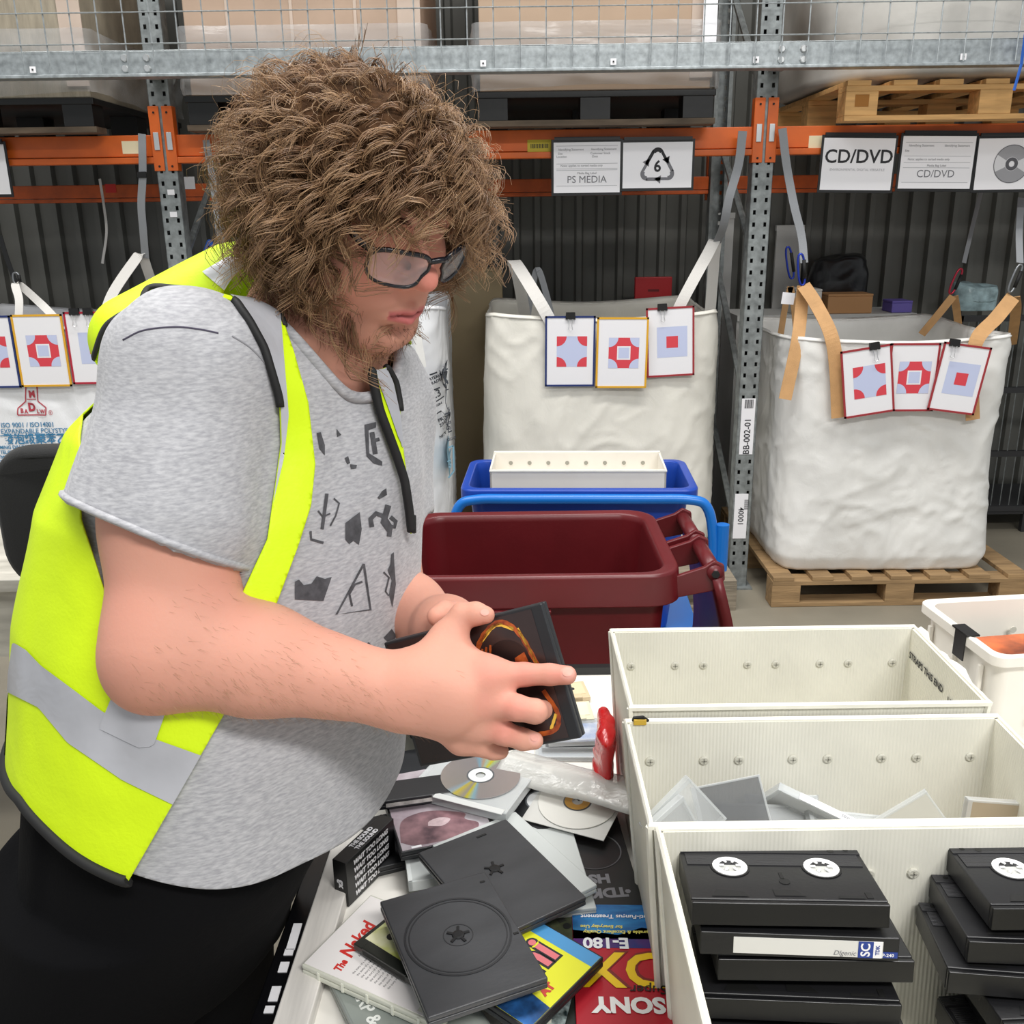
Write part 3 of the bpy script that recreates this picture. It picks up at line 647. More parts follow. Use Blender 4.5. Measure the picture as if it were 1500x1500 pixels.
sack('rubbish_bag', 'crumpled black bag on the shelf by the dark wall', 'bag', PY(1240, 400, 5.3)[0], 5.42, 1.201, .3, .18, .3, M('black bag film', '17171a', .3, bump2=.6, bs2=12), 71, ex=2.2, amp=.025, fq=14)
sack('clear_bag', 'crumpled pale plastic bag on the shelf by the steel carabiner', 'bag', PY(1432, 470, 5.2)[0], 5.25, 1.201, .2, .16, .14, M('pale film bag', '9fb8bd', .25, bump2=.6, bs2=14, var=.4, vs=20), 73, ex=2.2, amp=.02, fq=18)
t = thing('hanging_rope', 'blue rope coil hanging behind the man by the slotted post', 'rope', PY(310, 370, 4.6))
MB().tube(cr([(-.06, 0, -.16), (-.05, 0, -.05), (-.02, 0, .03), (.0, 0, .05), (.02, 0, -.02), (.02, .0, -.12)], 6), .008, 6).tube(cr([(-.01, -.01, .04), (.06, -.01, .01), (.14, -.01, -.03), (.2, 0, -.06)], 6), .008, 6).build('strand', bl_rope, t, smooth=True)
p = PY(14, 500, 4.5)
# ================================================================== work table
lam = M('white laminate', 'e4e1da', .4, var=.05, vs=6); TZ = .85
grain = M('whitewashed board', 'dcd8d2', .5, var=.12, vs=7, stretch=(14, 1, 14))
t = thing('work_table', 'white laminate work table covered with discs and cassettes', 'table', (0, 0, 0))
MB().add([(-.285, .45, TZ-.03), (1.35, .45, TZ-.03), (1.35, 1.715, TZ-.03), (-.245, 1.715, TZ-.03), (-.285, .45, TZ), (1.35, .45, TZ), (1.35, 1.715, TZ), (-.245, 1.715, TZ)], [(3, 2, 1, 0), (4, 5, 6, 7), (0, 1, 5, 4), (1, 2, 6, 5), (2, 3, 7, 6), (3, 0, 4, 7)]).build('table_top', lam, t, bevel=.002)
for x, y in ((-.2, .55), (1.25, .55), (-.2, 1.62), (1.25, 1.62)): bx('leg', galv_d, t, x, y, (TZ-.03)/2+.0005, .05, .05, TZ-.031)
bx('back_edging', black_p, t, .55, 1.706, TZ+.008, 1.58, .016, .016)
ex = lambda y: -.285+(y-.45)*(.04/1.265)
MB().add([(ex(.45), .45, TZ), (ex(.45)+.04, .45, TZ), (ex(1.18)+.04, 1.18, TZ), (ex(1.18), 1.18, TZ), (ex(.45), .45, TZ+.022), (ex(.45)+.04, .45, TZ+.022), (ex(1.18)+.04, 1.18, TZ+.022), (ex(1.18), 1.18, TZ+.022)], [(4, 5, 6, 7), (0, 1, 5, 4), (1, 2, 6, 5), (2, 3, 7, 6), (3, 0, 4, 7)]).build('side_board', grain, t, bevel=.002)
eb = MB().add([(ex(.45)-.03, .45, TZ-.03), (ex(.45)-.001, .45, TZ-.03), (ex(1.4)-.001, 1.4, TZ-.03), (ex(1.4)-.03, 1.4, TZ-.03), (ex(.45)-.03, .45, TZ+.012), (ex(.45)-.001, .45, TZ+.012), (ex(1.4)-.001, 1.4, TZ+.012), (ex(1.4)-.03, 1.4, TZ+.012)], [(3, 2, 1, 0), (4, 5, 6, 7), (0, 1, 5, 4), (1, 2, 6, 5), (2, 3, 7, 6), (3, 0, 4, 7)]).build('side_edging', M('glossy black edging', '0e0e10', .2), t, bevel=.003)
for px, py, l in ((430, 1371, .045), (425, 1394, .01), (414, 1416, .016), (402, 1455, .022), (396, 1478, .01)):
    p = PZ(px, py, TZ+.0135); bx('white_mark', white_p, eb, ex(p[1])-.012, p[1], TZ+.0128, .011, l, .001)
MB(TR(-.17, 1.392, TZ)).lathe([(.004, 0), (.004, .001)], 10).build('screw', galv_d, t)
# ================================================================== corrugated letter trays
flute = M('white corrugated plastic', 'dcdace', .5, var=.07, vs=8, wave=[('X', 70, .22)], bump=.06, bs=40)
flute_s = M('white corrugated plastic end', 'd8d5c6', .5, var=.07, vs=8, wave=[('Y', 70, .22)], bump=.06, bs=40)
rimw = M('white plastic rim', 'eceade', .4, var=.06, vs=30)
rivm = M('grey rivet', 'c8c6ba', .5); rivd = M('rivet cross', '9d9b90', .6)
def tray(lab, x0, x1, y0, y1, z1, z0=TZ+.001, tp=.012, slot=False, rz=0.):
    w, d, h = x1-x0, y1-y0, z1-z0; th = .005
    t = thing('letter_tray', lab, 'tray', ((x0+x1)/2, (y0+y1)/2, z0), rz, group='white corrugated trays on the work table')
    def wall(nm, mat, a, b, ina, outp=None):
        # a,b: bottom xy pairs; ina: inward vector; sloped wall of thickness th
        A = [Vector((*a, 0)), Vector((*b, 0))]; out = -Vector((*ina, 0)); dl = (A[1]-A[0]).normalized()*tp; T = [A[0]+out*tp-dl+Vector((0, 0, h)), A[1]+out*tp+dl+Vector((0, 0, h))]
        i = Vector((*ina, 0))*th
        vs = [A[0], A[1], T[1], T[0], A[0]+i, A[1]+i, T[1]+i, T[0]+i]
        return MB().add([tuple(v) for v in vs], [(0, 1, 2, 3), (5, 4, 7, 6), (3, 2, 6, 7), (1, 0, 4, 5), (0, 3, 7, 4), (2, 1, 5, 6)]).build(nm, mat, t)
    W, Dp = w/2-tp, d/2-tp
    wf = wall('wall', flute, (-W-.0, -Dp), (W, -Dp), (0, 1)); wb = wall('wall', flute, (W, Dp), (-W, Dp), (0, -1))
    wl_ = wall('end_wall', flute_s, (-W, Dp), (-W, -Dp), (1, 0)); wr_ = wall('end_wall', flute_s, (W, -Dp), (W, Dp), (-1, 0))
    bx('base', flute, t, 0, 0, .003, 2*W, 2*Dp, .005)
    MB().tube([(-w/2, -d/2, h), (w/2, -d/2, h), (w/2, d/2, h), (-w/2, d/2, h)], .0048, 6, closed=True).build('rim', rimw, t)
    for sx in (-1, 1):
        for sy in (-1, 1): MB().tube([(sx*W, sy*Dp, 0), (sx*w/2, sy*d/2, h)], .0042, 6).build('corner_seam', rimw, t)
    for k in range(8):
        xx = -w*.42+k*w*.84/7+(.006 if k % 2 else -.006); f = .80; yy = d/2-tp*(1-f)-th-.001
        r = MB(TR(xx, yy, h*f) @ RX(90)).lathe([(.0062, -.001), (.0062, .001), (.005, .0018)], 12).build('rivet', rivm, t)
        MB(TR(xx, yy-.002, h*f)).b6(-.0035, .0035, -.0004, .0002, -.0007, .0007).b6(-.0007, .0007, -.0004, .0002, -.0035, .0035).build('cross_slot', rivd, r)
        r = MB(TR(xx, -yy, h*f) @ RX(-90)).lathe([(.0062, -.001), (.0062, .001), (.005, .0018)], 12).build('rivet', rivm, t)
    return t, w, d, h
t1, w, d, h = tray('corrugated white tray with torn end and print beside the maroon bin', .147, .605, 1.078, 1.312, 1.12, tp=.018)
# end print, hand slot and torn edge of the back tray
m = frame((w/2-.0088, .045, h*.86), (0, -1, 0), (0, 0, 1)); text('STRAPS THIS END', .0145, ink, t1, m, bold=.0004); text('LETTERS FACE', .0145, ink, t1, frame((w/2-.0092, -.075, h*.84), (0, -1, 0), (0, 0, 1)), bold=.0004)
MB(TR(w/2-.018, -.02, h*.6)).b6(-.008, .004, -.06, .06, -.006, .006).build('hand_hold', rimw, t1, bevel=.004)
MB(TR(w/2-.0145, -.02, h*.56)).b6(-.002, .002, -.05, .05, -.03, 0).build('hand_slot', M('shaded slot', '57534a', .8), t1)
mb = MB(); rn = random.Random(4); P = [(w/2+.006, -d/2+.01+i*(d-.02)/16, h-.004+rn.uniform(-.005, .006)) for i in range(17)]; mb.tube(P, [.003+rn.uniform(0, .003) for _ in P], 5); mb.build('torn_edge', rimw, t1)
t2, w, d, h = tray('corrugated white tray holding empty jewel cases', .14, .612, .8525, 1.068, 1.106, tp=.022)
t3, w3, d3, h3 = tray('corrugated white tray packed with stacked video cassettes', .148, .640, .470, .848, 1.105, tp=.022)
redst = M('red print through plastic', 'b8505a', .6, var=.2, vs=30)
MB(TR(.0, d3/2-.0285, .04)) if 0 else MB(TR(.0, d3/2-.021, .06) @ RX(-5)).b6(.0, .12, -.0005, .0005, -.02, .085).build('red_print', redst, t3)
MB(TR(.0, d/2-.0235, .07) @ RX(-5)).b6(-.09, .06, -.0005, .0005, -.02, .035).build('red_print', redst, t2)
MB(TR(-.229, .09, h+.002)).tube([(0, .02, -.01), (.004, .014, .006), (.014, .012, .008), (.022, .016, .0)], .0022, 5).build('wire_tie', blackm, t2)
MB(TR(-.222, .104, h+.002)).b6(-.004, .012, -.004, .004, -.003, .005).build('tape_scrap', M('yellow scrap', 'c9a53a', .5), t2, bevel=.001)
# moulded tray behind, right
mould = M('white moulded plastic', 'e9e4da', .42, var=.05, vs=5)
a = PZ(1462, 962, 1.07); b = PZ(1352, 880, 1.07); rt = thing('moulded_tray', 'white moulded plastic tub of discs beyond the torn tray', 'tub', (a[0], a[1], TZ+.001))
hh = 1.07-TZ; dx, dy = b[0]-a[0], b[1]-a[1]
def loft(mb, rings, closed_bottom=True, cap_top=False):
    n = len(rings[0]); k = []
    for r in rings: k.append(len(mb.v)); mb.add(r, [])
    base = k[0]
    for i in range(len(rings)-1):
        mb.f += [(k[i]+j, k[i]+(j+1) % n, k[i+1]+(j+1) % n, k[i+1]+j) for j in range(n)]
    if closed_bottom: mb.f.append(tuple(range(k[0], k[0]+n))[::-1])
    if cap_top: mb.f.append(tuple(range(k[-1], k[-1]+n)))
    return mb
def rr3(cx, cy, w, d, r, z, n=4): return [(cx+x, cy+y, z) for x, y in rrect(w, d, r, n)]
Wd, Dd = .42, math.hypot(dx, dy); cxx, cyy = .0, Dd/2
m4 = RZ(math.degrees(math.atan2(dy, dx))-90); rt.matrix_world = Matrix.Translation((a[0], a[1], TZ+.001)) @ m4
cx_, cy_ = Wd/2, Dd/2
mb = loft(MB(), [rr3(cx_, cy_, Wd-.03, Dd-.03, .02, 0), rr3(cx_, cy_, Wd-.012, Dd-.012, .02, hh-.02), rr3(cx_, cy_, Wd+.012, Dd+.012, .02, hh-.018), rr3(cx_, cy_, Wd+.012, Dd+.012, .02, hh-.002), rr3(cx_, cy_, Wd+.006, Dd+.006, .02, hh), rr3(cx_, cy_, Wd-.018, Dd-.018, .02, hh-.003), rr3(cx_, cy_, Wd-.036, Dd-.036, .02, .01)]); mb.f.append(tuple(range(len(mb.v)-24, len(mb.v))))
mb.build('tub_body', mould, rt, bevel=.001)
for k in range(3): bx('side_rib', mould, rt, .001, .04+k*.075, hh*.62, .008, .008, .1, bevel=.002)
for k in range(2): MB(TR(.16+k*.10, Dd-.0225, hh*.75) @ RX(90)).lathe([(.006, 0), (.006, .002)], 12).build('rivet', rivm, rt)
MB(TR(.075, -.0005, hh*.5) @ RX(90)).lathe([(.006, 0), (.006, .004)], 12).build('rivet', rivm, rt)
bx('front_rib', mould, rt, .11, .002, hh*.5, .01, .012, hh*.7, bevel=.003)
tp_ = MB(TR(.0, Dd*.42, hh)).b6(-.008, .014, -.022, .022, -.001, .002).b6(-.008, -.006, -.018, .012, -.045, 0).build('black_tape', black_p, rt)
# ================================================================== video cassettes
shell = M('black cassette plastic', '1b1b1d', .34, bump=.04, bs=200); ridge = M('ridged cassette plastic', '242427', .42, wave=[('Y', 140, .5)])
flap = M('cassette flap', '101012', .3); hubw = M('white reel hub', 'efefef', .35); scr = M('dark recess', '050505', .6)
def vhs_mesh(lab, label=None, brand=None, hub=True):
    t = thing('video_cassette', lab, 'video cassette', group='video cassettes stacked in the tray')
    W_, D_, H_ = .187, .103, .025
    MB().b6(-W_/2, W_/2, -D_/2+.006, D_/2, 0, H_).build('shell', shell, t, bevel=.0015)
    MB().b6(-W_/2, W_/2, -D_/2, -D_/2+.0055, 0.0005, H_-.0008).build('flap', flap, t, bevel=.0012)
    if hub:
        bx('ridged_panel', ridge, t, 0, .026, H_+.0004, W_-.010, .022, .001); bx('grip_panel', ridge, t, 0, .0445, H_+.0006, W_-.002, .013, .0016)
        for sx in (-1, 1):
            r = MB(TR(sx*.046, .012, H_)).lathe([(.0175, .0), (.0175, .0014), (.0112, .0012), (.0112, .0002)], 26, capt=False).build('reel_hub', hubw, t)
            MB(TR(sx*.046, .012, H_+.0005)).lathe([(.0175, 0), (.0198, .0003)], 26, capb=False, capt=False).build('hub_recess', scr, r)
            MB(TR(sx*.046, .012, H_+.0002)).lathe([(.0112, 0), (.0112, .0004)], 20).build('hub_hole', M('hub shade', 'b9bab6', .5), r)
            for q in range(6): MB(TR(sx*.046, .012, H_+.0018) @ RZ(60*q)).b6(.006, .011, -.0012, .0012, 0, .001).build('hub_tooth', hubw, r)
            MB(TR(sx*.08, .046, H_+.0012)).lathe([(.0028, 0), (.0028, .0004)], 10).build('screw_hole', scr, t)
            MB(TR(sx*.064, .044, H_+.0012)).lathe([(.0036, 0), (.0036, .0004)], 10).build('screw_hole', flap, t)
        MB(TR(0, -.022, H_)).add([(-.012, -.018, .0006), (.018, -.018, .0006), (.010, -.008, .0006), (-.012, -.007, .0006)], [(0, 1, 2, 3)]).build('guide_notch', scr, t)
        MB(TR(.003, -.014, H_)).lathe([(.0055, 0), (.0055, .0006)], 12).build('guide_hole', scr, t); bx('guide_slot', scr, t, .002, -.004, H_+.0003, .0035, .012, .0006)
        MB(TR(-.055, -.036, H_)).add([(-.018, -.006, .0006), (.018, -.006, .0006), (.014, .003, .0006), (-.012, .006, .0006)], [(0, 1, 2, 3)]).build('guide_notch', scr, t)
        MB(TR(.062, -.040, H_)).add([(-.014, -.003, .0006), (.012, -.003, .0006), (.010, .002, .0006), (-.014, .001, .0006)], [(0, 1, 2, 3)]).build('guide_notch', scr, t)
        bx('guide_slot', scr, t, .078, -.037, H_+.0003, .006, .01, .0006)
        bx('center_notch', scr, t, 0, .0375, H_+.0003, .006, .006, .0008)
    else:
        bx('window_panel', flap, t, 0, 0, H_+.0003, .1, .05, .0006)
    return t
def put(o, x, y, z, rz=0, rx=0, ry=0): o.matrix_world = Matrix.Translation((x, y, z)) @ RZ(rz) @ RX(rx) @ RY(ry)
v1 = vhs_mesh('open sided video cassette with two white hubs lying on the labelled cassette'); put(v1, .262, .795, 1.062, -2.5, -8)
v2 = vhs_mesh('video cassette with a white spine label under the two hubbed cassette', hub=False); put(v2, .272, .789, 1.033, 176, 6)
lb = MB().b6(-.078, .062, .0518, .0524, .004, .021).build('spine_label', M('cassette label', 'd9d8d4', .5), v2)
bx('brand_block', M('navy label', '27408f', .5), lb, -.062, .0526, .0125, .014, .0006, .017); bx('brand_block', white_p, lb, -.073, .0526, .0125, .008, .0006, .017)
text('SC', .012, white_p, lb, frame((-.062, .0531, .0125), (-1, 0, 0), (0, 0, 1)) @ RZ(90), bold=.0003); text('TDK', .005, MATS['navy label'], lb, frame((-.073, .0531, .0125), (-1, 0, 0), (0, 0, 1)) @ RZ(90), bold=.0002); text('Dlgenic', .007, ink_g, lb, frame((-.043, .0527, .008), (-1, 0, 0), (0, 0, 1)), shear=.3)
l2 = bx('type_label', MATS['navy label'], v2, -.083, .0518, .007, .018, .0006, .006); text('P-240', .0048, white_p, l2, frame((-.083, .0524, .007), (-1, 0, 0), (0, 0, 1)), bold=.0001)
v3 = dup(v1, label='black video cassette third down in the stack of the labelled one'); put(v3, .288, .788, 1.006, -2, -5)
v4 = dup(v1, label='black video cassette with grey flap edge fourth in the labelled stack'); put(v4, .275, .775, .972, -4, -3)
v5 = vhs_mesh('video cassette with yellow RAKS lettering in the labelled stack', hub=True); put(v5, .283, .752, .938, -5, -1)
gold = M('gold lettering', 'd8c558', .4, .3)
text('RAKS', .009, gold, v5, TR(-.07, .0445, .0265+.0002), bold=.0003); text('VHS', .006, gold, v5, TR(.075, .0445, .0265+.0002), bold=.0003)
MB(TR(0, .0445, .0267)).add([(-.004, 0, 0), (0, -.003, 0), (.004, 0, 0), (0, .003, 0)], [(0, 1, 2, 3)]).build('arrow_mark', gold, v5)
for i, z in enumerate((.910, .882, .854)): o = dup(v3, label='black video cassette low in the stack under the RAKS one'); put(o, .278+i*.003, .745, z, -2)
# second stack
w1 = dup(v1, label='two hubbed video cassette on top of the unlabelled stack'); put(w1, .545, .790, 1.060, -1, -5)
for i, (x, y, z, rz) in enumerate(((.525, .778, 1.030, -4), (.508, .765, 1.002, -7), (.540, .745, .974, 2), (.552, .735, .946, -2), (.53, .74, .918, 4), (.536, .745, .89, -3), (.54, .74, .862, 0))):
    o = dup(w1 if 0 else v3, label='black video cassette number %s down the unlabelled stack' % ['two', 'three', 'four', 'five', 'six', 'seven', 'eight'][i]); put(o, x, y, z, rz, -4 if i < 3 else 0)
# ================================================================== jewel cases and their like
clear = M('clear polystyrene', 'e6eaec', .08, alpha=.22, spec=.7); clear_e = M('clear polystyrene edge', 'dfe3e4', .15, alpha=.38)
frost = M('frosted polypropylene', 'd3d8d7', .35, alpha=.80, bump2=.1, bs2=12); frost_e = M('frosted edge', 'dfe4e3', .4, alpha=.92)
smoke = M('smoked polystyrene', '7c7e80', .12, alpha=.45)
silver = M('disc silver', 'bfc3c6', .18, .8)
def shellcase(t, w, h, th, mat, edge, rim=.003):
    bx('front_cover', mat, t, 0, 0, th-.0008, w-.002, h-.002, .0014); bx('back_cover', mat, t, 0, 0, .0008, w-.002, h-.002, .0014)
    MB().b6(-w/2, w/2, -h/2, -h/2+rim, 0, th).b6(-w/2, w/2, h/2-rim, h/2, 0, th).b6(-w/2, -w/2+rim*2, -h/2, h/2, 0, th).b6(w/2-rim, w/2, -h/2, h/2, 0, th).build('case_edge', edge, t, bevel=.0006)
def jewel(lab, M4, w=.142, h=.125, th=.010, mat=None, edge=None, insert=None, cat='jewel case', name='jewel_case', grp='empty jewel cases in the tray'):
    t = thing(name, lab, cat, M4=M4, group=grp); shellcase(t, w, h, th, mat or clear, edge or clear_e)
    if insert: bx('paper_insert', insert, t, 0, 0, th*.5, w-.012, h-.008, .001)
    return t
def up(px, py, Y, rz=0, rx=0, ry=0): return Matrix.Translation(PY(px, py, Y)) @ RZ(rz) @ RX(rx) @ RY(ry)
Yc = .955
sx0, sx1 = Vector(PY(1160, 1154, .985)), Vector(PY(1285, 1214, .965)); xd = (sx1-sx0).normalized(); yd = Vector((.1, -.62, .78)); F0 = frame((0, 0, 0), xd, yd); yd = Vector((F0[0][1], F0[1][1], F0[2][1])); oo = (sx0+sx1)/2-yd*.0475
spine = jewel('jewel case with a white written spine leaning in the tray', frame(oo, xd, yd), w=.142, h=.095, insert=M('white card insert', 'e9e9ec', .5))
sp_ = bx('spine_card', M('white card insert', 'e9e9ec', .5), spine, .012, .048, .005, .112, .001, .0085); text('PRINCE', .006, ink_g, sp_, frame((.02, .0487, .005), (1, 0, 0), (0, 0, -1)))
jewel('smoked grey jewel case tilted beside the written spine case', up(1080, 1222, .97) @ RY(-12) @ RX(55), mat=smoke, w=.085)
jewel('clear jewel case leaning on the end wall of the middle tray', up(998, 1200, .965) @ RY(50) @ RX(72), w=.075, h=.08)
jewel('clear jewel case low by the corner seam of the middle tray', up(982, 1215, .945) @ RY(64) @ RX(60), w=.06, h=.06)
jewel('clear jewel case flat among the others in the middle tray', up(1130, 1258, .96) @ RX(40) @ RY(8))
jewel('clear jewel case fanned behind the smoked grey one', up(1150, 1240, 1.0) @ RX(60) @ RY(-24), w=.09)
jewel('frosted white jewel case standing on its corner in the tray', up(1340, 1225, .97) @ RY(-36) @ RX(72), mat=M('milky jewel plastic', 'd8d6cc', .3, alpha=.6), w=.085, h=.085)
jewel('brownish clear jewel case against the far end of the tray', up(1475, 1205, .98) @ RY(6) @ RX(82), w=.115, h=.06, mat=M('amber clear plastic', 'b7a78e', .2, alpha=.5))
jewel('clear jewel case lying between the two trays contents', up(1262, 1268, .95) @ RX(30) @ RY(14), w=.12)
# discs in the moulded tub
dvdt = thing('disc_case', 'orange fiery cover disc case lying in the moulded tub', 'disc case', M4=rt.matrix_world @ TR(.14, .10, hh-.062) @ RZ(2))
bx('case', black_p, dvdt, 0, 0, .007, .19, .137, .014, bevel=.002); bx('cover', M('fiery cover', 'e0713a', .3, col2='3a1a18', vs=14), dvdt, .0, 0, .0146, .186, .13, .0006); bx('price_sticker', white_p, dvdt, .045, .045, .0151, .04, .022, .0006)
bx('text_band', M('cover band', 'd8a58a', .4, var=.4, vs=40, stretch=(3, 1, 1)), dvdt, 0, -.05, .015, .15, .014, .0005)
o = MB().b6(-.12, .12, -.09, .09, 0, .012).build('jewel_case_pile', clear_e); 
bpy.data.objects.remove(o)
for i in range(9):
    jewel('jewel case in the pile under the fiery cover case', rt.matrix_world @ TR(.13+.004*(i % 3), .105, .012+i*.0135) @ RZ(i*3-9), mat=smoke if i % 2 else clear, grp='jewel cases piled in the moulded tub', insert=M('grey card insert', '9aa0a8', .5))
for i in range(8):
    jewel('jewel case in the pile between the torn tray and the tub', Matrix.Translation((.69+.003*(i % 2), 1.36, TZ+.002+i*.0105)) @ RZ(88+i*2), w=.125, h=.12, mat=smoke if i % 2 else clear, grp='jewel cases piled beside the torn tray', insert=M('blue grey insert', '6f7a92', .5))
# ================================================================== pile of discs on the table
dvdb = M('black case polypropylene', '232427', .38, bump=.05, bs=150, var=.15, vs=12); dvdb2 = M('scuffed black case', '3a3b3e', .36, var=.16, vs=9, bump=.04, bs=90, stretch=(1, 3, 1))
def on(p0, p1, z, w, h, side):
    """place a w x h item at height z from one of its edges seen in the photo; side: 'b' bottom edge, 't' top edge, 'r' right edge (bottom to top), 'l' left edge (bottom to top)"""
    a, b = PZ(*p0, z), PZ(*p1, z); e = b-a; e /= np.linalg.norm(e); m = (a+b)/2
    if side in 'bt': x = e; y = np.array([-x[1], x[0], 0]); c = m+(y*h/2 if side == 'b' else -y*h/2)
    else: y = e; x = np.array([y[1], -y[0], 0]); c = m+(-x*w/2 if side == 'r' else x*w/2)
    return Matrix.Translation(c) @ Matrix.Rotation(math.atan2(x[1], x[0]), 4, 'Z')
def dcase(lab, M4, th=.0145, mat=None, cover=None, w=.136, h=.19, name='disc_case', grp='disc cases in the pile on the table', spine='l'):
    t = thing(name, lab, 'disc case', M4=M4, group=grp); mat = mat or dvdb
    MB().b6(-w/2, w/2, -h/2, h/2, 0, th*.47).build('back_half', mat, t, bevel=.0016); MB().b6(-w/2, w/2, -h/2, h/2, th*.53, th).build('front_half', mat, t, bevel=.0016)
    MB().b6(-w/2+.0015, w/2-.0015, -h/2+.0015, h/2-.0015, th*.45, th*.55).build('inner_lip', mat, t)
    if cover: bx('cover_sheet', cover, t, 0, 0, th+.0002, w-.006, h-.004, .0005)
    return t
zA = .934
tA = dcase('scuffed empty black disc case lying on top of the pile', TR(-.067, .890, zA-.0145) @ RZ(22.4), mat=dvdb2)
mb = MB(); 
for r0, r1, z in ((.0595, .062, .0152), (.0555, .057, .0149), (.0165, .0175, .0149)): mb.lathe([(r0, z-.001), (r0, z), (r1, z), (r1, z-.001)], 56, capb=False, capt=False, M4=TR(0, .004, 0))
mb.build('disc_recess_ring', dvdb, tA, smooth=False)
def hubpart(t, x, y, z, m=None):
    hb = MB(TR(x, y, z)).lathe([(.0075, 0), (.0068, .0012), (.0045, .0014)], 16).build('hub', m or dvdb, t)
    for q in range(5): MB(TR(x, y, z) @ RZ(72*q)).b6(.006, .0135, -.0016, .0016, 0, .0013).build('hub_prong', m or dvdb, hb)
hubpart(tA, 0, .004, .0145, M('hub black', '111113', .3)); bx('clip', scr, tA, .058, .078, .0147, .006, .003, .001); bx('clip', scr, tA, .062, -.02, .0147, .006, .003, .001)
mB = on((850, 1305), (748, 1206), .918, .136, .19, 'r')
tB = dcase('black disc tray with an empty hub lying on the frosted case', mB @ TR(-.0, 0, -.0125), mat=dvdb2, th=.0125); hubpart(tB, .0, .012, .0125, M('hub black', '111113', .3)); bx('clip', scr, tB, .02, .08, .0128, .014, .003, .001)
mC = on((868, 1286), (765, 1194), .904, .142, .195, 'r')
tC = dcase('frosted clear disc case under the black disc tray', mC @ TR(0, 0, -.0125), mat=frost, th=.0125)
tC2 = dcase('second frosted disc case poking out beside the black video box', on((868, 1310), (838, 1213), .886, .136, .19, 'r') @ TR(0, 0, -.0115), mat=frost, th=.0115)
# white case with red title
tN = dcase('white disc case with red handwritten title and photo', on((643, 1503), (440, 1412), .884, .136, .19, 'l') @ TR(0, 0, -.0145), mat=M('milky case plastic', 'd5d6c8', .35, alpha=.93), cover=M('white cover sheet', 'eeeae8', .35))
redh = M('red title ink', 'd2322a', .5)
text('The', .014, redh, tN, TR(-.048, .052, .0151) @ RZ(6), bold=.0007, shear=.2, squeeze=.8); text('Naked', .026, redh, tN, TR(-.004, .060, .0151) @ RZ(6), bold=.0009, shear=.2, squeeze=.85)
text('A LEGENDARY TALE FROM THE STAGE', .0045, ink_g, tN, TR(.012, .042, .0151))
for i in range(9): text('the story of a summer by the sea and those who stayed', .0044, ink, tN, TR(-.052, .032-i*.0062, .0151), al='LEFT', squeeze=.86)
flat(rect(-.02, -.062, .062, -.026), M('sepia photo print', '8a5a44', .4, col2='2c1a14', vs=60), tN, TR(0, 0, .0151), name='photo_print')
for x, y, r, c in ((.0, -.05, .012, 'd7a184'), (.022, -.046, .010, 'c08a6c'), (.038, -.052, .009, 'b98062'), (-.012, -.052, .006, '5a382a')): flat(arcpts(x, y, r, 0, 330, 12), M('photo tone '+c, c, .4), tN, TR(0, 0, .0154), name='photo_tone')
flat(rect(-.062, -.09, .062, -.064), M('pale cover band', 'd9d8c8', .4), tN, TR(0, 0, .0151), name='cover_band')
for i in range(3): text('SELF CENTRED', .006, ink_g, tN, TR(-.005, -.07-.007*i, .0155), shear=.1)
for k in range(5): bx('spine_rib', M('milky rib', 'e2e3d6', .4), tN, -.0685, -.07+k*.035, .0072, .0015, .003, .012)
# yellow case
tY = dcase('yellow cover disc case with pink and black lettering', on((784, 1502), (877, 1409), .902, .136, .19, 'b') @ TR(0, 0, -.0145), cover=M('yellow cover', 'dfe02e', .32))
mlk = M('pink title fill', 'd9737a', .4)
text('ini', .062, ink, tY, TR(.010, -.035, .0152), bold=.0045, shear=.0); text('ini', .062, mlk, tY, TR(.010, -.035, .0155), bold=.0015)
flat(rect(.046, -.093, .065, .093), M('sky blue cover', '4b93c9', .35), tY, TR(0, 0, .0151), name='cover_band')
flat([(-.065, -.093), (-.030, -.093), (-.022, -.02), (-.030, .093), (-.065, .093)], M('deep blue cover', '2f6fb8', .35, col2='16233a', vs=35), tY, TR(0, 0, .0151), name='cover_picture')
text('AT', .014, M('red cover ink', 'c23b2a', .5), tY, TR(-.012, -.075, .0154), bold=.001)
# tape sleeve boxes
def sleeve(lab, M4, body, w=.105, h=.19, th=.026):
    t = thing('video_sleeve', lab, 'video box', M4=M4); bx('sleeve', body, t, 0, 0, th/2, w, h, th, bevel=.001); return t
tS = sleeve('red and blue blank video tape sleeve with yellow letters', on((844, 1500), (837, 1326), .878, .112, .19, 'l') @ RZ(180) @ TR(0, 0, -.0262), M('crimson card', 'b3202e', .25), w=.112)
Zs = .0263
def S(poly, c, nm='printed_panel', z=Zs): return flat(poly, c if not isinstance(c, str) else M('print '+c, c, .28), tS, TR(0, 0, z), name=nm)
S(rect(-.0555, -.095, .0555, -.035), M('blue sky print', '2f86c4', .25, col2='1b3f80', vs=18, stretch=(1, 3, 1)))
S([(-.0555, -.048), (-.03, -.055), (.0, -.042), (.0555, -.05), (.0555, -.02), (-.0555, -.02)], M('violet print', '5c2a6a', .25, col2='20357a', vs=25))
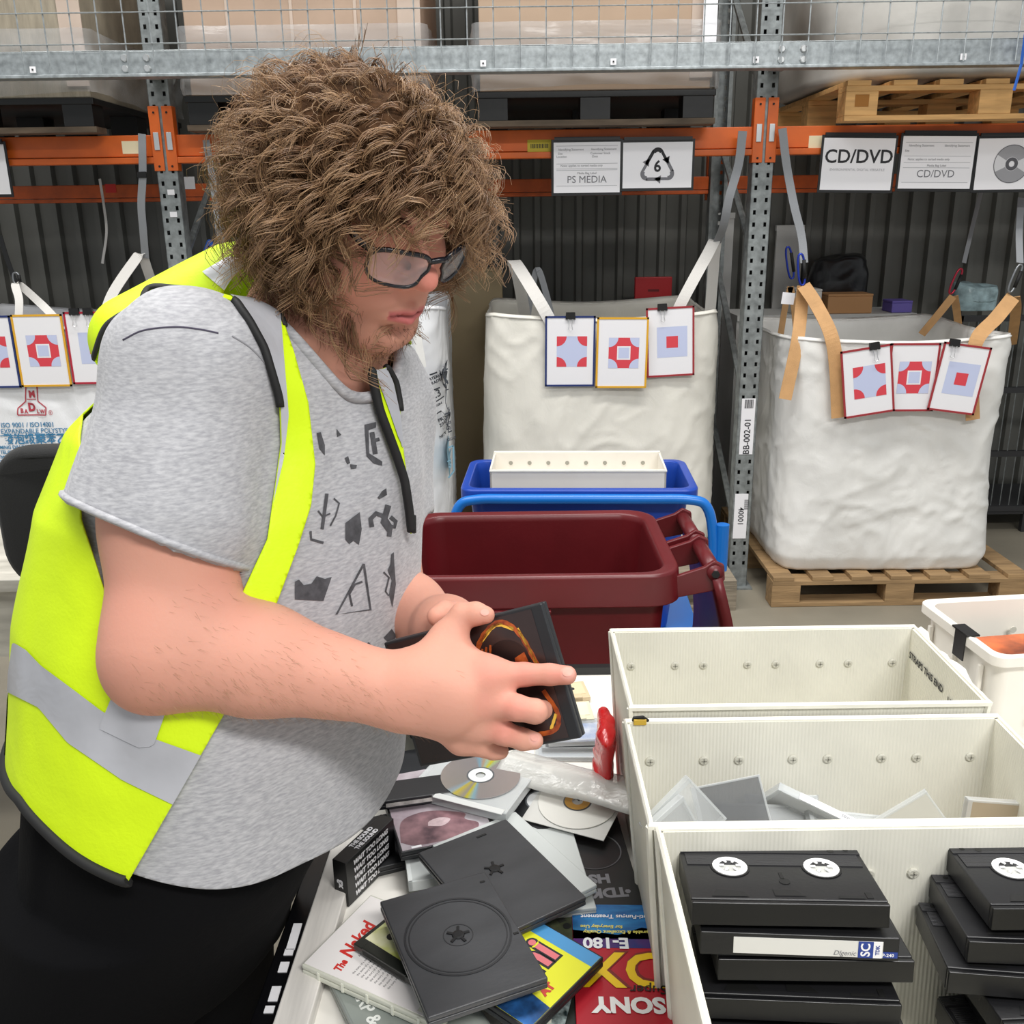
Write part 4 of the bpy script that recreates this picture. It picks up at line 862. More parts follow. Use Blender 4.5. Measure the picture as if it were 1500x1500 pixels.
for s, sz, c, x, y, bo in (('SONY', .030, 'f2f0ee', -.004, .066, .0014), ('Super', .018, '2a1512', -.028, .044, .0003), ('E-180', .024, 'eef0f4', .016, -.028, .0008), ('Durable & Excellent Quality', .0075, 'e6dc6a', .0, -.046, .0002), ('for Everyday Use', .0075, 'e6dc6a', .020, -.055, .0002), ('Anti-Fungus Treatment', .0095, 'eef0f4', .0, -.073, .0002), ('VHS', .010, 'eef0f4', -.044, -.085, .0004)):
    text(s, sz, M('print '+c, c, .3), tS, TR(x, y, Zs+.0008), bold=bo, shear=.12 if sz < .02 else 0)
yb = M('yellow letter', 'f0c81c', .3); ys = M('dark letter shade', '7a1512', .4)
text('DX', .075, ys, tS, TR(-.006, .010, Zs+.0004), bold=.003); text('DX', .075, yb, tS, TR(-.004, .012, Zs+.0006), bold=.0015)
tT = sleeve('black video tape box with grey TDK HS lettering', on((942, 1322), (905, 1197), .878, .105, .19, 'r') @ RZ(180) @ TR(0, 0, -.0262), M('black card box', '151516', .35))
gl = M('dim grey lettering', '75757a', .4); gl2 = M('faint grey lettering', '4a4a4d', .4)
text('TDK', .024, gl, tT, TR(-.012, .068, Zs), bold=.0012); text('HS', .024, gl, tT, TR(-.004, .040, Zs), bold=.0012); text('HIGH QUALITY', .0075, gl2, tT, TR(-.005, -.082, Zs)); text('STANDARD', .0075, gl2, tT, TR(0, -.07, Zs))
mb = MB(TR(-.004, -.018, Zs)); mb.lathe([(.038, 0), (.040, .0003)], 40, capb=False, capt=False); mb.build('oval_print', gl2, tT)
mb = MB(TR(-.043, .068, Zs)); 
for k in range(3): mb.add([(x+.0058*math.cos(k*2.09), y+.0058*math.sin(k*2.09), 0) for x, y in [(.004, 0), (.002, .0035), (-.002, .0035), (-.004, 0), (-.002, -.0035), (.002, -.0035)]], [(0, 1, 2, 3, 4, 5)])
mb.f = mb.f[:1]; mb.build('diamond_mark', gl, tT)
# purple grey series case
tM = dcase('grey and mauve series disc case under the slim black case', on((592, 1248), (723, 1221), .900, .136, .19, 'b') @ TR(0, 0, -.0145), cover=M('mauve cover', 'cfc9cf', .25, col2='7a6670', vs=9))
text('MADAM SECRETARY', .0105, M('plum ink', '4a3a44', .4), tM, TR(-.006, .018, .0151), bold=.0002); text('MADAM', .022, M('pale cover ink', 'e3e0e4', .4), tM, TR(0, .05, .0151), bold=.0004)
flat([tuple(q[:2]) for q in cr([(-.064, -.075, 0), (-.04, -.088, 0), (.03, -.085, 0), (.05, -.066, 0), (.034, -.05, 0), (.036, -.036, 0), (.0, -.018, 0), (-.03, -.016, 0), (-.055, -.03, 0), (-.064, -.075, 0)], 6)[:-1]], M('portrait print', 'a07a80', .3, col2='4a363e', vs=30), tM, TR(0, 0, .0151), name='portrait_print')
flat([tuple(q[:2]) for q in cr([(-.02, -.05, 0), (.0, -.056, 0), (.014, -.044, 0), (.0, -.036, 0), (-.016, -.04, 0), (-.02, -.05, 0)], 5)[:-1]], M('portrait highlight', 'b9a4a8', .3, var=.3, vs=60), tM, TR(0, 0, .0154), name='portrait_light'); bx('corner_logo', white_p, tM, -.045, -.09, .0152, .014, .004, .0004)
tK = dcase('slim black case with printed spine across the mauve case', on((548, 1176), (662, 1160), .918, .136, .05, 'b') @ TR(0, -.0, -.0145), w=.125, h=.05); bx('spine_print', M('spine print', 'c9c6c2', .5, var=.4, vs=60), tK, .0, -.0252, .007, .08, .0006, .006)
dcase('black disc case lying under the clear disc case', on((596, 1160), (640, 1152), .867, .136, .10, 'b') @ TR(0, .02, -.0145), h=.1)
# clear case with bare disc
def disc(t, x, y, z, r=.06, mat=None, ring=True):
    o = MB(TR(x, y, z)).lathe([(.0075, 0), (r, 0), (r, .0012), (.0075, .0012)], 48, capb=False, capt=False).build('disc', mat or silver, t)
    MB(TR(x, y, z+.0013)).lathe([(.0075, 0), (.019, 0)], 32, capb=False, capt=False).build('clear_hub', M('disc hub plastic', 'd9dcdd', .2), o)
    if ring: MB(TR(x, y, z+.0015)).lathe([(.0185, 0), (.021, 0)], 32, capb=False, capt=False).build('hub_ring', M('hub ring', '6d7175', .3, .5), o)
    return o
irid = bpy.data.materials.new('iridescent disc'); irid.use_nodes = True  # rainbow reflection painted into the colour as fixed bands by angle
nt = irid.node_tree; b = nt.nodes['Principled BSDF']; b.inputs['Metallic'].default_value = .75; b.inputs['Roughness'].default_value = .2
tcn = nt.nodes.new('ShaderNodeTexCoord'); sx = nt.nodes.new('ShaderNodeSeparateXYZ'); nt.links.new(tcn.outputs['Object'], sx.inputs[0]); at = nt.nodes.new('ShaderNodeMath'); at.operation = 'ARCTAN2'; nt.links.new(sx.outputs[0], at.inputs[0]); nt.links.new(sx.outputs[1], at.inputs[1])
ml = nt.nodes.new('ShaderNodeMapRange'); ml.inputs[1].default_value = -math.pi; ml.inputs[2].default_value = math.pi; nt.links.new(at.outputs[0], ml.inputs[0]); rp_ = nt.nodes.new('ShaderNodeValToRGB'); nt.links.new(ml.outputs[0], rp_.inputs[0])
e = rp_.color_ramp.elements; e[0].color = (*lin('b7b4b0'), 1); e[1].color = (*lin('b7b4b0'), 1)
for pos, c in ((.40, 'b5b0b4'), (.425, '9fd0ea'), (.45, 'e0c0a0'), (.47, 'c8e8d8'), (.50, 'f4ee30'), (.52, 'cdeab0'), (.545, 'b9b4b8'), (.94, 'b9b4b4'), (.96, 'a8d8ee'), (.985, 'f2e838'), (.04, 'f0e05a'), (.06, 'b4cfe0'), (.09, 'b5b2ae')):
    q_ = e.new(pos); q_.color = (*lin(c), 1)
nt.links.new(rp_.outputs[0], b.inputs['Base Color'])
mD = on((722, 1180), (628, 1143), .880, .13, .14, 'b')
c_ = PZ(697, 1137, .918); tD = thing('disc_case', 'clear case holding a shiny rainbow disc under the hand', 'disc case', M4=Matrix.Translation((c_[0], c_[1], .9025)) @ RZ(-24), group='disc cases in the pile on the table')
shellcase(tD, .16, .136, .0145, M('clear tray plastic', 'dfe3e4', .15, alpha=.45), clear_e, .004)
od = disc(tD, 0, 0, 0, .06, irid); od.data.transform(Matrix.Identity(4)); od.location = (.006, .004, .0155)
bx('spine_strip', M('spine strip', 'cfd1d0', .3), tD, .02, -.066, .0149, .11, .012, .0008)
def lone(lab, px, py, z, mat, tilt=0, rz=0, nm='bare_disc', r=.06):
    c = PZ(px, py, z); t = thing(nm, lab, 'disc', M4=Matrix.Translation(c) @ RZ(rz) @ RX(tilt), group='loose discs on the table'); disc(t, 0, 0, 0, r, mat); return t
lone('grey bare disc leaning against the clear case', 755, 1172, .884, M('grey disc', '8b8a88', .3, .5), 6)
bd = lone('black printed disc with pale pictures beside the paper sleeve', 790, 1173, .892, M('black disc print', '1a1b1e', .3), 8, -35)
for x, y in ((.035, .012), (-.02, .035), (.02, -.03), (-.035, -.01)): flat(rect(x-.01, y-.006, x+.01, y+.006), M('disc picture', 'b9b9bd', .4, var=.5, vs=90), bd, TR(0, 0, .0015), name='picture_print')
ps = thing('paper_sleeve', 'white paper sleeve around a pale disc beside the black box', 'sleeve', M4=Matrix.Translation(PZ(846, 1176, .896)) @ RZ(-25) @ RX(5)); bx('sleeve', M('sleeve film', 'dcdcd8', .3, alpha=.75), ps, 0, 0, 0, .125, .125, .001); disc(ps, 0, 0, .001, .058, M('pale disc', 'd3d2cc', .3))
MB(TR(0, 0, .0032)).lathe([(.008, 0), (.019, 0)], 28, capb=False, capt=False).build('amber_ring', M('amber ring', 'b98a3c', .4), ps)
pb = thing('plastic_pouch', 'long clear plastic pouch lying across the loose discs', 'pouch', M4=Matrix.Translation(PZ(834, 1142, .916)) @ RZ(-27) @ RX(6)); mb = MB(); G = np.zeros((28, 10, 3)); nzp = SN(9, 8, 60)
for i in range(28):
    for j in range(10): u, v = (i/27-.5)*.22, (j/9-.5)*.075; G[i, j] = (u, v, .004*float(nzp((u, v*2, 0)))+.010*(1-(j/4.5-1)**2))
mb.grid(G); mb.build('film', M('pouch film', 'd6d6d2', .2, alpha=.6, bump2=.5, bs2=40), pb, smooth=True, solid=.001); bx('red_card', M('faded red card', 'd98f86', .5, alpha=.8), pb, .075, -.005, .003, .06, .04, .001)
dcase('grey disc case under the paper sleeve beside the trays', on((905, 1200), (880, 1150), .872, .136, .12, 'r') @ TR(0, 0, -.0145), h=.12, mat=M('dark grey case', '45464a', .4))
dcase('black disc case under the loose printed disc', on((760, 1215), (840, 1212), .872, .136, .1, 'b') @ TR(0, 0, -.0145), h=.1)
# cases on the left of the pile
jewel('small clear cassette case under the frosted disc case', on((598, 1292), (592, 1243), .884, .11, .07, 'l') @ TR(0, 0, -.016), w=.11, h=.07, th=.015, mat=frost, edge=frost_e, name='cassette_case', cat='cassette case', grp='cassette cases on the table')
jewel('small clear cassette case beside the mauve disc case', on((640, 1275), (628, 1238), .892, .11, .07, 'l') @ TR(0, 0, -.016), w=.11, h=.07, th=.015, mat=frost, edge=frost_e, name='cassette_case', cat='cassette case', grp='cassette cases on the table')
bk = thing('video_sleeve', 'black box with white scribbled lettering standing by the table edge', 'video box', M4=Matrix.Translation((-.207, 1.095, TZ+.001)) @ RZ(62))
bx('box', M('black card box', '151516', .35), bk, 0, 0, .034, .11, .022, .068, bevel=.001)
for i in range(5): text('WAIT TOO LONG', .0095, white_p, bk, frame((0, -.0115, .058-i*.012), (1, 0, 0), (0, 0, 1)), bold=.0006, shear=.2)
for i in range(2): text('THE SOUND', .0085, white_p, bk, TR(0, .004-i*.009, .0685), bold=.0005)
text('x3', .012, white_p, bk, frame((-.0555, 0, .034), (0, 0, 1), (0, 1, 0)), bold=.0008)
dcase('black disc case under the mauve case by the table edge', TR(-.15, 1.18, TZ+.001) @ RZ(20), h=.12)
sc_ = dcase('grey case with white SHARP & CLEAR lettering under the red titled case', on((492, 1500), (464, 1440), .867, .136, .19, 'l') @ TR(.014, -.062, -.0145), mat=M('grey box', '8e9490', .4), cover=M('grey green cover', 'a3aaa4', .4, col2='7d847f', vs=6))
text('SHARP & CLEAR', .022, M('white lettering', 'e6e8e4', .4), sc_, TR(-.044, .012, .0152) @ RZ(-90), bold=.0005)
mb = MB(TR(.015, .06, .0152)); ringpoly(mb, 0, 0, .016, .020, 190, 340, 0, 16); mb.build('swoosh_print', M('white lettering', 'e6e8e4', .4), sc_)
# bits near the sleeve
def cassette(lab, M4, body, label=None):
    t = thing('audio_cassette', lab, 'cassette', M4=M4, group='audio cassettes on the table')
    MB().b6(-.05, .05, -.032, .032, 0, .009).b6(-.036, .036, -.032, -.018, -.0012, .0105).build('shell', body, t, bevel=.0012)
    if label: bx('label', label, t, 0, .004, .0094, .088, .044, .0006)
    w_ = bx('window', M('window dark', '3a3a36', .3), t, 0, .002, .0099, .024, .010, .0006)
    for sx in (-1, 1): MB(TR(sx*.021, .002, .0097)).lathe([(.0052, 0), (.0052, .0006)], 14).build('reel_hole', M('reel hole', '2a2a2a', .5), t)
    return t
cassette('beige audio cassette with printed label at the back of the table', Matrix.Translation(PZ(822, 1018, .8535)) @ RZ(8), M('beige plastic', 'c9b593', .45), M('beige print', 'd2c09f', .5))
cassette('cream audio cassette with red mark beneath the beige one', Matrix.Translation(PZ(826, 1048, .872)) @ RZ(4), M('cream plastic', 'e2dcc0', .45), M('cream label sheet', 'e9e4cc', .5))
jewel('clear cassette case with blue and white card under the cassettes', Matrix.Translation(PZ(848, 1074, .871)) @ RZ(2) @ TR(0, 0, -.004), w=.11, h=.07, th=.012, name='cassette_case', cat='cassette case', grp='cassette cases on the table', insert=M('blue card', '5f86c4', .5, col2='e6e8ee', vs=40))
jewel('grey cassette case second in the stack by the red bag', Matrix.Translation(PZ(843, 1086, .860)) @ RZ(-1) @ TR(0, .004, -.004), w=.115, h=.07, th=.010, name='cassette_case', cat='cassette case', grp='cassette cases on the table', insert=M('grey card insert', '9aa0a8', .5), mat=smoke)
jewel('bottom cassette case of the stack by the red bag', Matrix.Translation(PZ(838, 1100, .852)) @ RZ(-2) @ TR(0, .004, -.0008), w=.125, h=.07, th=.008, name='cassette_case', cat='cassette case', grp='cassette cases on the table', insert=M('grey card insert', '9aa0a8', .5))
cassette('dark audio cassette half hidden beside the video tape sleeve', Matrix.Translation(PZ(815, 1352, .866)) @ RZ(-60), M('dark smoked shell', '2a2c28', .3), M('olive label', '4a4f3a', .5, var=.5, vs=60))
cassette('yellow green labelled cassette wedged under the top case', Matrix.Translation(PZ(590, 1395, .889)) @ RZ(-38), M('dark smoked shell', '2a2c28', .3), M('lime label', 'c6cf4a', .5, col2='e8e6c8', vs=30))
cassette('audio cassette with patterned label by the red video sleeve', Matrix.Translation(PZ(812, 1478, .862)) @ RZ(75), M('dark smoked shell', '2a2c28', .3), M('patterned label', '1d2a2c', .5, col2='b8c8c8', vs=110))
kb = thing('memory_card_case', 'little pale translucent box beside the patterned cassette', 'small box', M4=Matrix.Translation(PZ(786, 1496, .866)) @ RZ(12)); bx('box', M('pale translucent', 'dfdcd0', .3), kb, 0, 0, .008, .03, .024, .014, bevel=.003); bx('lid', M('pale lid', 'eceae2', .3), kb, 0, 0, .0165, .024, .018, .003, bevel=.001)
gt = thing('grey_tub', 'dark grey rounded plastic tub standing behind the held case', 'tub', M4=Matrix.Translation((-.165, 1.47, TZ+.001)))
loft(MB(), [rr3(0, 0, .10, .10, .04, 0, 6), rr3(0, 0, .115, .115, .045, .07, 6), rr3(0, 0, .125, .125, .048, .072, 6), rr3(0, 0, .125, .125, .048, .082, 6), rr3(0, 0, .105, .105, .04, .082, 6), rr3(0, 0, .095, .095, .035, .02, 6)]).build('tub', M('dark olive grey plastic', '5c5c55', .45), gt, smooth=False, bevel=.002)
bx('lid_insert', M('tub contents', '6f6f66', .6), gt, 0, 0, .03, .07, .07, .02)
redbag = M('red film', 'd8161c', .18, bump2=.8, bs2=28, spec=.8)
o = sack('red_plastic_bag', 'glossy crumpled red plastic bag against the torn tray', 'plastic bag', .135, 1.262, TZ+.001, .026, .10, .15, redbag, 88, ex=2., amp=.008, fq=75)
text('thank you', .01, M('pale red ink', 'f0b0b0', .4), o, frame((-.022, -.02, .045), (0, -1, .1), (0, 0, 1)))
# ================================================================== maroon wheelie bin
maroon = M('maroon bin plastic', '5e1319', .38, var=.1, vs=7, bump=.05, bs=120)
bn = thing('wheelie_bin', 'maroon wheelie bin with its lid hanging open behind the table', 'bin', (.05, 2.09, 0))
wz, dz = .62, .47; BZ = 1.0
n6 = 6
rings = [rr3(0, 0, wz-.17, dz-.13, .05, .06, n6), rr3(0, 0, wz-.055, dz-.05, .06, BZ-.085, n6), rr3(0, 0, wz-.05, dz-.045, .06, BZ-.075, n6), rr3(.0, 0, wz+.008, dz+.008, .075, BZ-.073, n6), rr3(0, 0, wz, dz, .075, BZ-.006, n6), rr3(0, 0, wz-.012, dz-.012, .07, BZ, n6), rr3(0, 0, wz-.06, dz-.055, .06, BZ-.004, n6), rr3(0, 0, wz-.075, dz-.07, .055, BZ-.02, n6), rr3(0, 0, wz-.19, dz-.15, .045, .075, n6)]
mb = loft(MB(), rings); mb.f.append(tuple(range(len(mb.v)-len(rings[0]), len(mb.v)))); bo = mb.build('bin_body', maroon, bn, bevel=.004)
for x in (-.16, .02): bx('body_rib', maroon, bn, x, -dz/2+.022, .62, .012, .02, .55, bevel=.003)
bx('front_panel_lip', maroon, bn, -.07, -dz/2-.006, BZ-.078, .2, .012, .008, bevel=.002)
for yy in (.105, -.105):
    for s in (-1, 1):
        MB(TR(wz/2, yy+s*.085, 0)).prism([(-.01, BZ-.07), (.07, BZ-.055), (.095, BZ-.03), (.092, BZ+.004), (.07, BZ+.014), (.05, BZ), (-.01, BZ-.02)], -.007, .007, M4=RX(90)).build('hinge_lug', maroon, bn, bevel=.003)
    hb = MB(TR(wz/2+.072, yy, BZ-.012)).tube([(0, -.10, 0), (0, .10, 0)], .017, 14).build('handle_bar', maroon, bn, smooth=True)
    MB(TR(wz/2+.072, yy-.1005, BZ-.012) @ RX(90)).lathe([(.009, 0), (.009, .004)], 6).build('hinge_bolt', blackm, hb)
U = 14; G = np.zeros((U, 6, 3))
for i in range(U):
    a = i/(U-1); zz = BZ-.02-a*.55; xx = wz/2+.085+.05*math.sin(a*math.pi)*1.0
    for j in range(6): G[i, j] = (xx, -.215+j*.086, zz)
MB().grid(G).build('lid', maroon, bn, smooth=True, solid=.02)
MB().b6(wz/2+.1, wz/2+.112, -.232, -.2, BZ-.5, BZ-.16).build('lid_rim', maroon, bn, bevel=.006)
for s in (-1, 1): MB(TR(wz/2-.08, s*.2, .1) @ RX(90)).lathe([(.1, -.022), (.1, .022)], 24).build('wheel', blackm, bn, bevel=.006)
MB().tube([(wz/2-.08, -.2, .1), (wz/2-.08, .2, .1)], .012, 8).build('axle', galv_d, bn)
bx('front_foot', maroon, bn, -.2, 0, .03, .06, .3, .06)
# ================================================================== blue tub cart
blue = M('blue tub plastic', '1d46a8', .35, var=.06, vs=6); bluet = M('blue painted tube', '1670c8', .3)
bc = thing('tub_cart', 'blue plastic tub on a blue tubular cart frame', 'cart', M4=TR(.235, 3.24, 0) @ RZ(-3))
w_, d_, z_ = .80, .42, .85
rings = [rr3(0, 0, w_-.16, d_-.12, .05, .32, 5), rr3(0, 0, w_-.06, d_-.05, .05, z_-.05, 5), rr3(0, 0, w_, d_, .05, z_-.045, 5), rr3(0, 0, w_, d_, .05, z_-.004, 5), rr3(0, 0, w_-.01, d_-.01, .05, z_, 5), rr3(0, 0, w_-.055, d_-.055, .045, z_, 5), rr3(0, 0, w_-.07, d_-.07, .045, z_-.03, 5), rr3(0, 0, w_-.18, d_-.14, .04, .335, 5)]
mb = loft(MB(), rings); mb.f.append(tuple(range(len(mb.v)-len(rings[0]), len(mb.v)))); mb.build('tub', blue, bc, bevel=.004)
hy = -d_/2-.03
P = cr([(-.43, hy, .16), (-.43, hy, .55), (-.425, hy, .70), (-.40, hy, .80), (-.34, hy, .825), (-.2, hy, .827), (.2, hy, .827), (.36, hy, .825), (.42, hy, .80), (.445, hy, .70), (.45, hy, .55), (.45, hy, .16)], 5)
MB().tube(P, .017, 10).build('push_handle', bluet, bc, smooth=True)
MB(TR(.475, hy, .58)).lathe([(.022, 0), (.022, .16)], 14).build('handle_sleeve', bluet, bc)
bx('base_frame', bluet, bc, 0, 0, .3, .86, .4, .03, bevel=.004); bx('frame_tie', bluet, bc, -.43, hy+.13, .2, .03, .3, .03); bx('frame_tie', bluet, bc, .45, hy+.13, .2, .03, .3, .03)
for sx in (-1, 1):
    for sy in (-1, 1):
        MB(TR(sx*.36, sy*.15, .076) @ RX(90)).lathe([(.075, -.016), (.075, .016)], 20).build('castor', blackm, bc, bevel=.004); bx('castor_fork', galv_d, bc, sx*.36, sy*.15, .215, .03, .05, .15)
wt = thing('letter_tray', 'long white perforated tray lying in the blue tub', 'tray', M4=TR(.232, 3.235, .80) @ RZ(-3), group='white corrugated trays on the work table')
mb = MB(); ww, dd_, h_ = .60, .235, .10
mb.b6(-ww/2, ww/2, -dd_/2, -dd_/2+.006, 0, h_*.92).b6(-ww/2, ww/2, dd_/2-.006, dd_/2, 0, h_).b6(-ww/2, -ww/2+.006, -dd_/2, dd_/2, 0, h_).b6(ww/2-.006, ww/2, -dd_/2, dd_/2, 0, h_).b6(-ww/2, ww/2, -dd_/2, dd_/2, -.004, .002).build('tray_body', mould, wt)
MB().tube([(-ww/2, -dd_/2, h_*.92), (ww/2, -dd_/2, h_*.92), (ww/2, dd_/2, h_), (-ww/2, dd_/2, h_)], .005, 6, closed=True).build('rim', rimw, wt)
for k in range(8): MB(TR(-ww*.40+k*ww*.8/7, dd_/2-.0065, h_*.62) @ RX(90)).lathe([(.0075, 0), (.0075, .001)], 12).build('rivet', rivd, wt)
bpy.data.objects.remove(bpy.data.objects['dummy']) if 'dummy' in bpy.data.objects else None
# supports the tray inside the tub
tag(MB(TR(.232, 3.24, .36) @ RZ(-3)).b6(-.24, .24, -.08, .08, 0, .434).build('spare_carton', M('plain carton brown', 'a98b68', .7), bevel=.004), 'plain carton packed in the blue tub under the perforated tray', 'carton')
# ================================================================== black chair and board at left
fab = M('black chair fabric', '121213', .85, bump=.2, bs=300, sheen=.1)
ch = thing('task_chair', 'black fabric task chair standing behind the man', 'chair', M4=TR(-.755, 1.72, 0) @ RZ(6))
def pad(w, h, th, bow, r=.09):
    G = []; N1 = 40
    ring = rrect(w, h, r, 9); rings = []
    for s, y in ((.90, -th/2), (.97, -th/2+.008), (1, 0), (.97, th/2-.008), (.90, th/2)):
        rings.append([(x*(1-(1-s)*.6), y+bow*((x/(w/2))**2), z*s) for x, z in ring])
    mb = MB(); mb = loft(mb, rings, True, True); return mb
pd = pad(.44, .285, .07, .04, .085); pd.build('backrest', fab, ch, smooth=True).location = (0, 0, 1.185)
o = pad(.36, .30, .06, .03, .05).build('lumbar_pad', fab, ch, smooth=True); o.location = (-.0, .03, .80)
bx('back_stem', black_p, ch, 0, .05, .78, .07, .02, .72, bevel=.005)
o = pad(.48, .46, .08, .0, .1).build('seat', fab, ch, smooth=True); o.matrix_local = TR(0, -.24, .52) @ RX(90)
MB(TR(0, -.22, .1)).lathe([(.028, 0), (.028, .38)], 14).build('gas_post', galv_d, ch)
for k in range(5):
    a = math.radians(72*k+20); MB(TR(0, -.22, 0)).tube([(0, 0, .1), (.27*math.cos(a), .27*math.sin(a), .07)], [.028, .018], 8).build('base_leg', black_p, ch); MB(TR(.27*math.cos(a), -.22+.27*math.sin(a), .0305) @ RX(90)).lathe([(.03, -.02), (.03, .02)], 14).build('castor', blackm, ch)
marb = M('pale marbled laminate', 'd6d2c6', .4, col2='a9a59a', vs=5, stretch=(1, 4, 6))
p = PY(10, 900, 2.3); tb = thing('side_bench', 'pale marbled laminate bench behind the black chair', 'bench', (p[0]-.25, 2.3, 0))
bx('top', marb, tb, 0, .2, .84, 1.1, .5, .035, bevel=.003); bx('panel', marb, tb, 0, .01, .72, 1.1, .02, .2); bx('leg', galv_d, tb, -.5, .2, .41, .05, .4, .822); bx('leg', galv_d, tb, .5, .2, .41, .05, .4, .822)
# ================================================================== the man: implicit surfaces meshed with surface nets
def unit(v): v = np.asarray(v, float); return v/np.linalg.norm(v)
class Fld:
    """signed field from smoothly blended primitives"""
    def __init__(s): s.ops = []
    def rc(s, a, b, r1, r2, k=.01, op='u', tag=None): s.ops.append(('rc', np.array(a, float), np.array(b, float), r1, r2, k, op)); return s
    def ch(s, pts, rs, k=.006, k0=None):
        for i in range(len(pts)-1): s.rc(pts[i], pts[i+1], rs[i], rs[i+1], (k0 if k0 is not None and i == 0 else k))
        return s
    def el(s, c, r, R=None, k=.01, op='u'): s.ops.append(('el', np.array(c, float), np.array(r, float), np.eye(3) if R is None else np.array(R), 0, k, op)); return s
    def fn(s, f, k=.01, op='u'): s.ops.append(('fn', f, None, None, 0, k, op)); return s
    def __call__(s, P):
        d = np.full(len(P), 1.0)
        for kind, a, b, r1, r2, k, op in s.ops:
            if kind == 'fn': q = a(P); m = slice(None)
            else:
                if kind == 'rc': c = (a+b)/2; R = np.linalg.norm(b-a)/2+max(r1, r2)
                else: c = a; R = b.max()
                dc = np.sqrt(((P-c)**2).sum(1))-R; m = np.nonzero(dc < (.04+k if op == 'u' else k+.004))[0]
                far = None
                if op == 'u': d = np.minimum(d, np.maximum(dc, .0)+1e-3*(dc < 0)+np.where(dc < .04+k, 9, 0))
                if len(m) == 0: continue
                X = P[m]
                if kind == 'rc':
                    ab = b-a; t = np.clip(((X-a)@ab)/(ab@ab+1e-12), 0, 1); q = np.sqrt(((X-a-t[:, None]*ab)**2).sum(1))-(r1+(r2-r1)*t)
                else:
                    Y = (X-a)@r1; k0 = np.sqrt(((Y/b)**2).sum(1)); k1 = np.sqrt(((Y/b**2)**2).sum(1))+1e-9; q = k0*(k0-1)/k1
            e = d[m]
            if op == 'u':
                h = np.clip(.5+.5*(e-q)/k, 0, 1); d[m] = e+(q-e)*h-k*h*(1-h)
            else:
                h = np.clip(.5-.5*(e+q)/k, 0, 1); d[m] = e+(-q-e)*h+k*h*(1-h)
        return d
def nets(f, lo, hi, h, cf=4):
    """surface nets with a coarse pass so the field is only sampled near the surface"""
    lo = np.array(lo, float); n = (np.ceil((np.array(hi)-lo)/h/cf).astype(int))*cf+1
    cn = (n-1)//cf+1; ax = [lo[i]+np.arange(cn[i])*h*cf for i in range(3)]
    Cg = np.stack(np.meshgrid(*ax, indexing='ij'), -1).reshape(-1, 3); cv = f(Cg).reshape(cn).astype(np.float32)
    # coarse cells possibly containing the surface
    near = np.abs(cv) < h*cf*1.75
    cell = np.zeros(cn-1, bool)
    for i in (0, 1):
        for j in (0, 1):
            for k in (0, 1): cell |= near[i:cn[0]-1+i, j:cn[1]-1+j, k:cn[2]-1+k]
    V = np.repeat(np.repeat(np.repeat(cv[:-1, :-1, :-1], cf, 0), cf, 1), cf, 2); V = np.pad(V, ((0, 1),)*3, mode='edge'); V = np.where(V > 0, 1., -1.).astype(np.float32)
    mk = np.repeat(np.repeat(np.repeat(cell, cf, 0), cf, 1), cf, 2); mk = np.pad(mk, ((0, 1),)*3, mode='edge'); m2 = mk.copy()
    for a in range(3):
        sl = [slice(None)]*3; sl2 = [slice(None)]*3; sl[a] = slice(1, None); sl2[a] = slice(None, -1); m2[tuple(sl)] |= mk[tuple(sl2)]
    idx = np.nonzero(m2.reshape(-1))[0]; ijk = np.stack(np.unravel_index(idx, n), 1)
    V.reshape(-1)[idx] = f(lo+ijk*h)
    S = V < 0
    cs = S[:-1, :-1, :-1].astype(np.int8)
    tot = np.zeros(n-1, np.int8)
    for i in (0, 1):
        for j in (0, 1):
            for k in (0, 1): tot += S[i:n[0]-1+i, j:n[1]-1+j, k:n[2]-1+k]
    act = (tot > 0) & (tot < 8); ci = np.stack(np.nonzero(act), 1); vid = -np.ones(n-1, np.int64); vid[act] = np.arange(len(ci))
    acc = np.zeros((len(ci), 3)); cnt = np.zeros(len(ci))
    cor = [(i, j, k) for i in (0, 1) for j in (0, 1) for k in (0, 1)]
    for a in range(8):
        for b in range(a+1, 8):
            da = np.array(cor[b])-np.array(cor[a])
            if np.abs(da).sum() != 1: continue
            va = V[tuple((ci+cor[a]).T)]; vb = V[tuple((ci+cor[b]).T)]; m = (va < 0) != (vb < 0)
            t = np.where(m, va/(va-vb+1e-12), 0); acc += (np.array(cor[a])+t[:, None]*da)*m[:, None]; cnt += m
    verts = lo+(ci+acc/cnt[:, None])*h
    faces = []
    for a in range(3):
        b, c = (a+1) % 3, (a+2) % 3
        s0 = [slice(1, -1)]*3; s0[a] = slice(0, -1); s1 = [slice(1, -1)]*3; s1[a] = slice(1, None)
        A = S[tuple(s0)]; B = S[tuple(s1)]; e = np.stack(np.nonzero(A != B), 1); inside = A[tuple(e.T)]
        base = e.copy(); base[:, b] += 1; base[:, c] += 1
        q = []
        for db, dc in ((-1, -1), (0, -1), (0, 0), (-1, 0)):
            w = base.copy(); w[:, b] += db; w[:, c] += dc; q.append(vid[tuple(w.T)])
        q = np.stack(q, 1); q[~inside] = q[~inside][:, ::-1]; faces.append(q)
    Fq = np.concatenate(faces); Fq = Fq[(Fq >= 0).all(1)]
    return verts, Fq
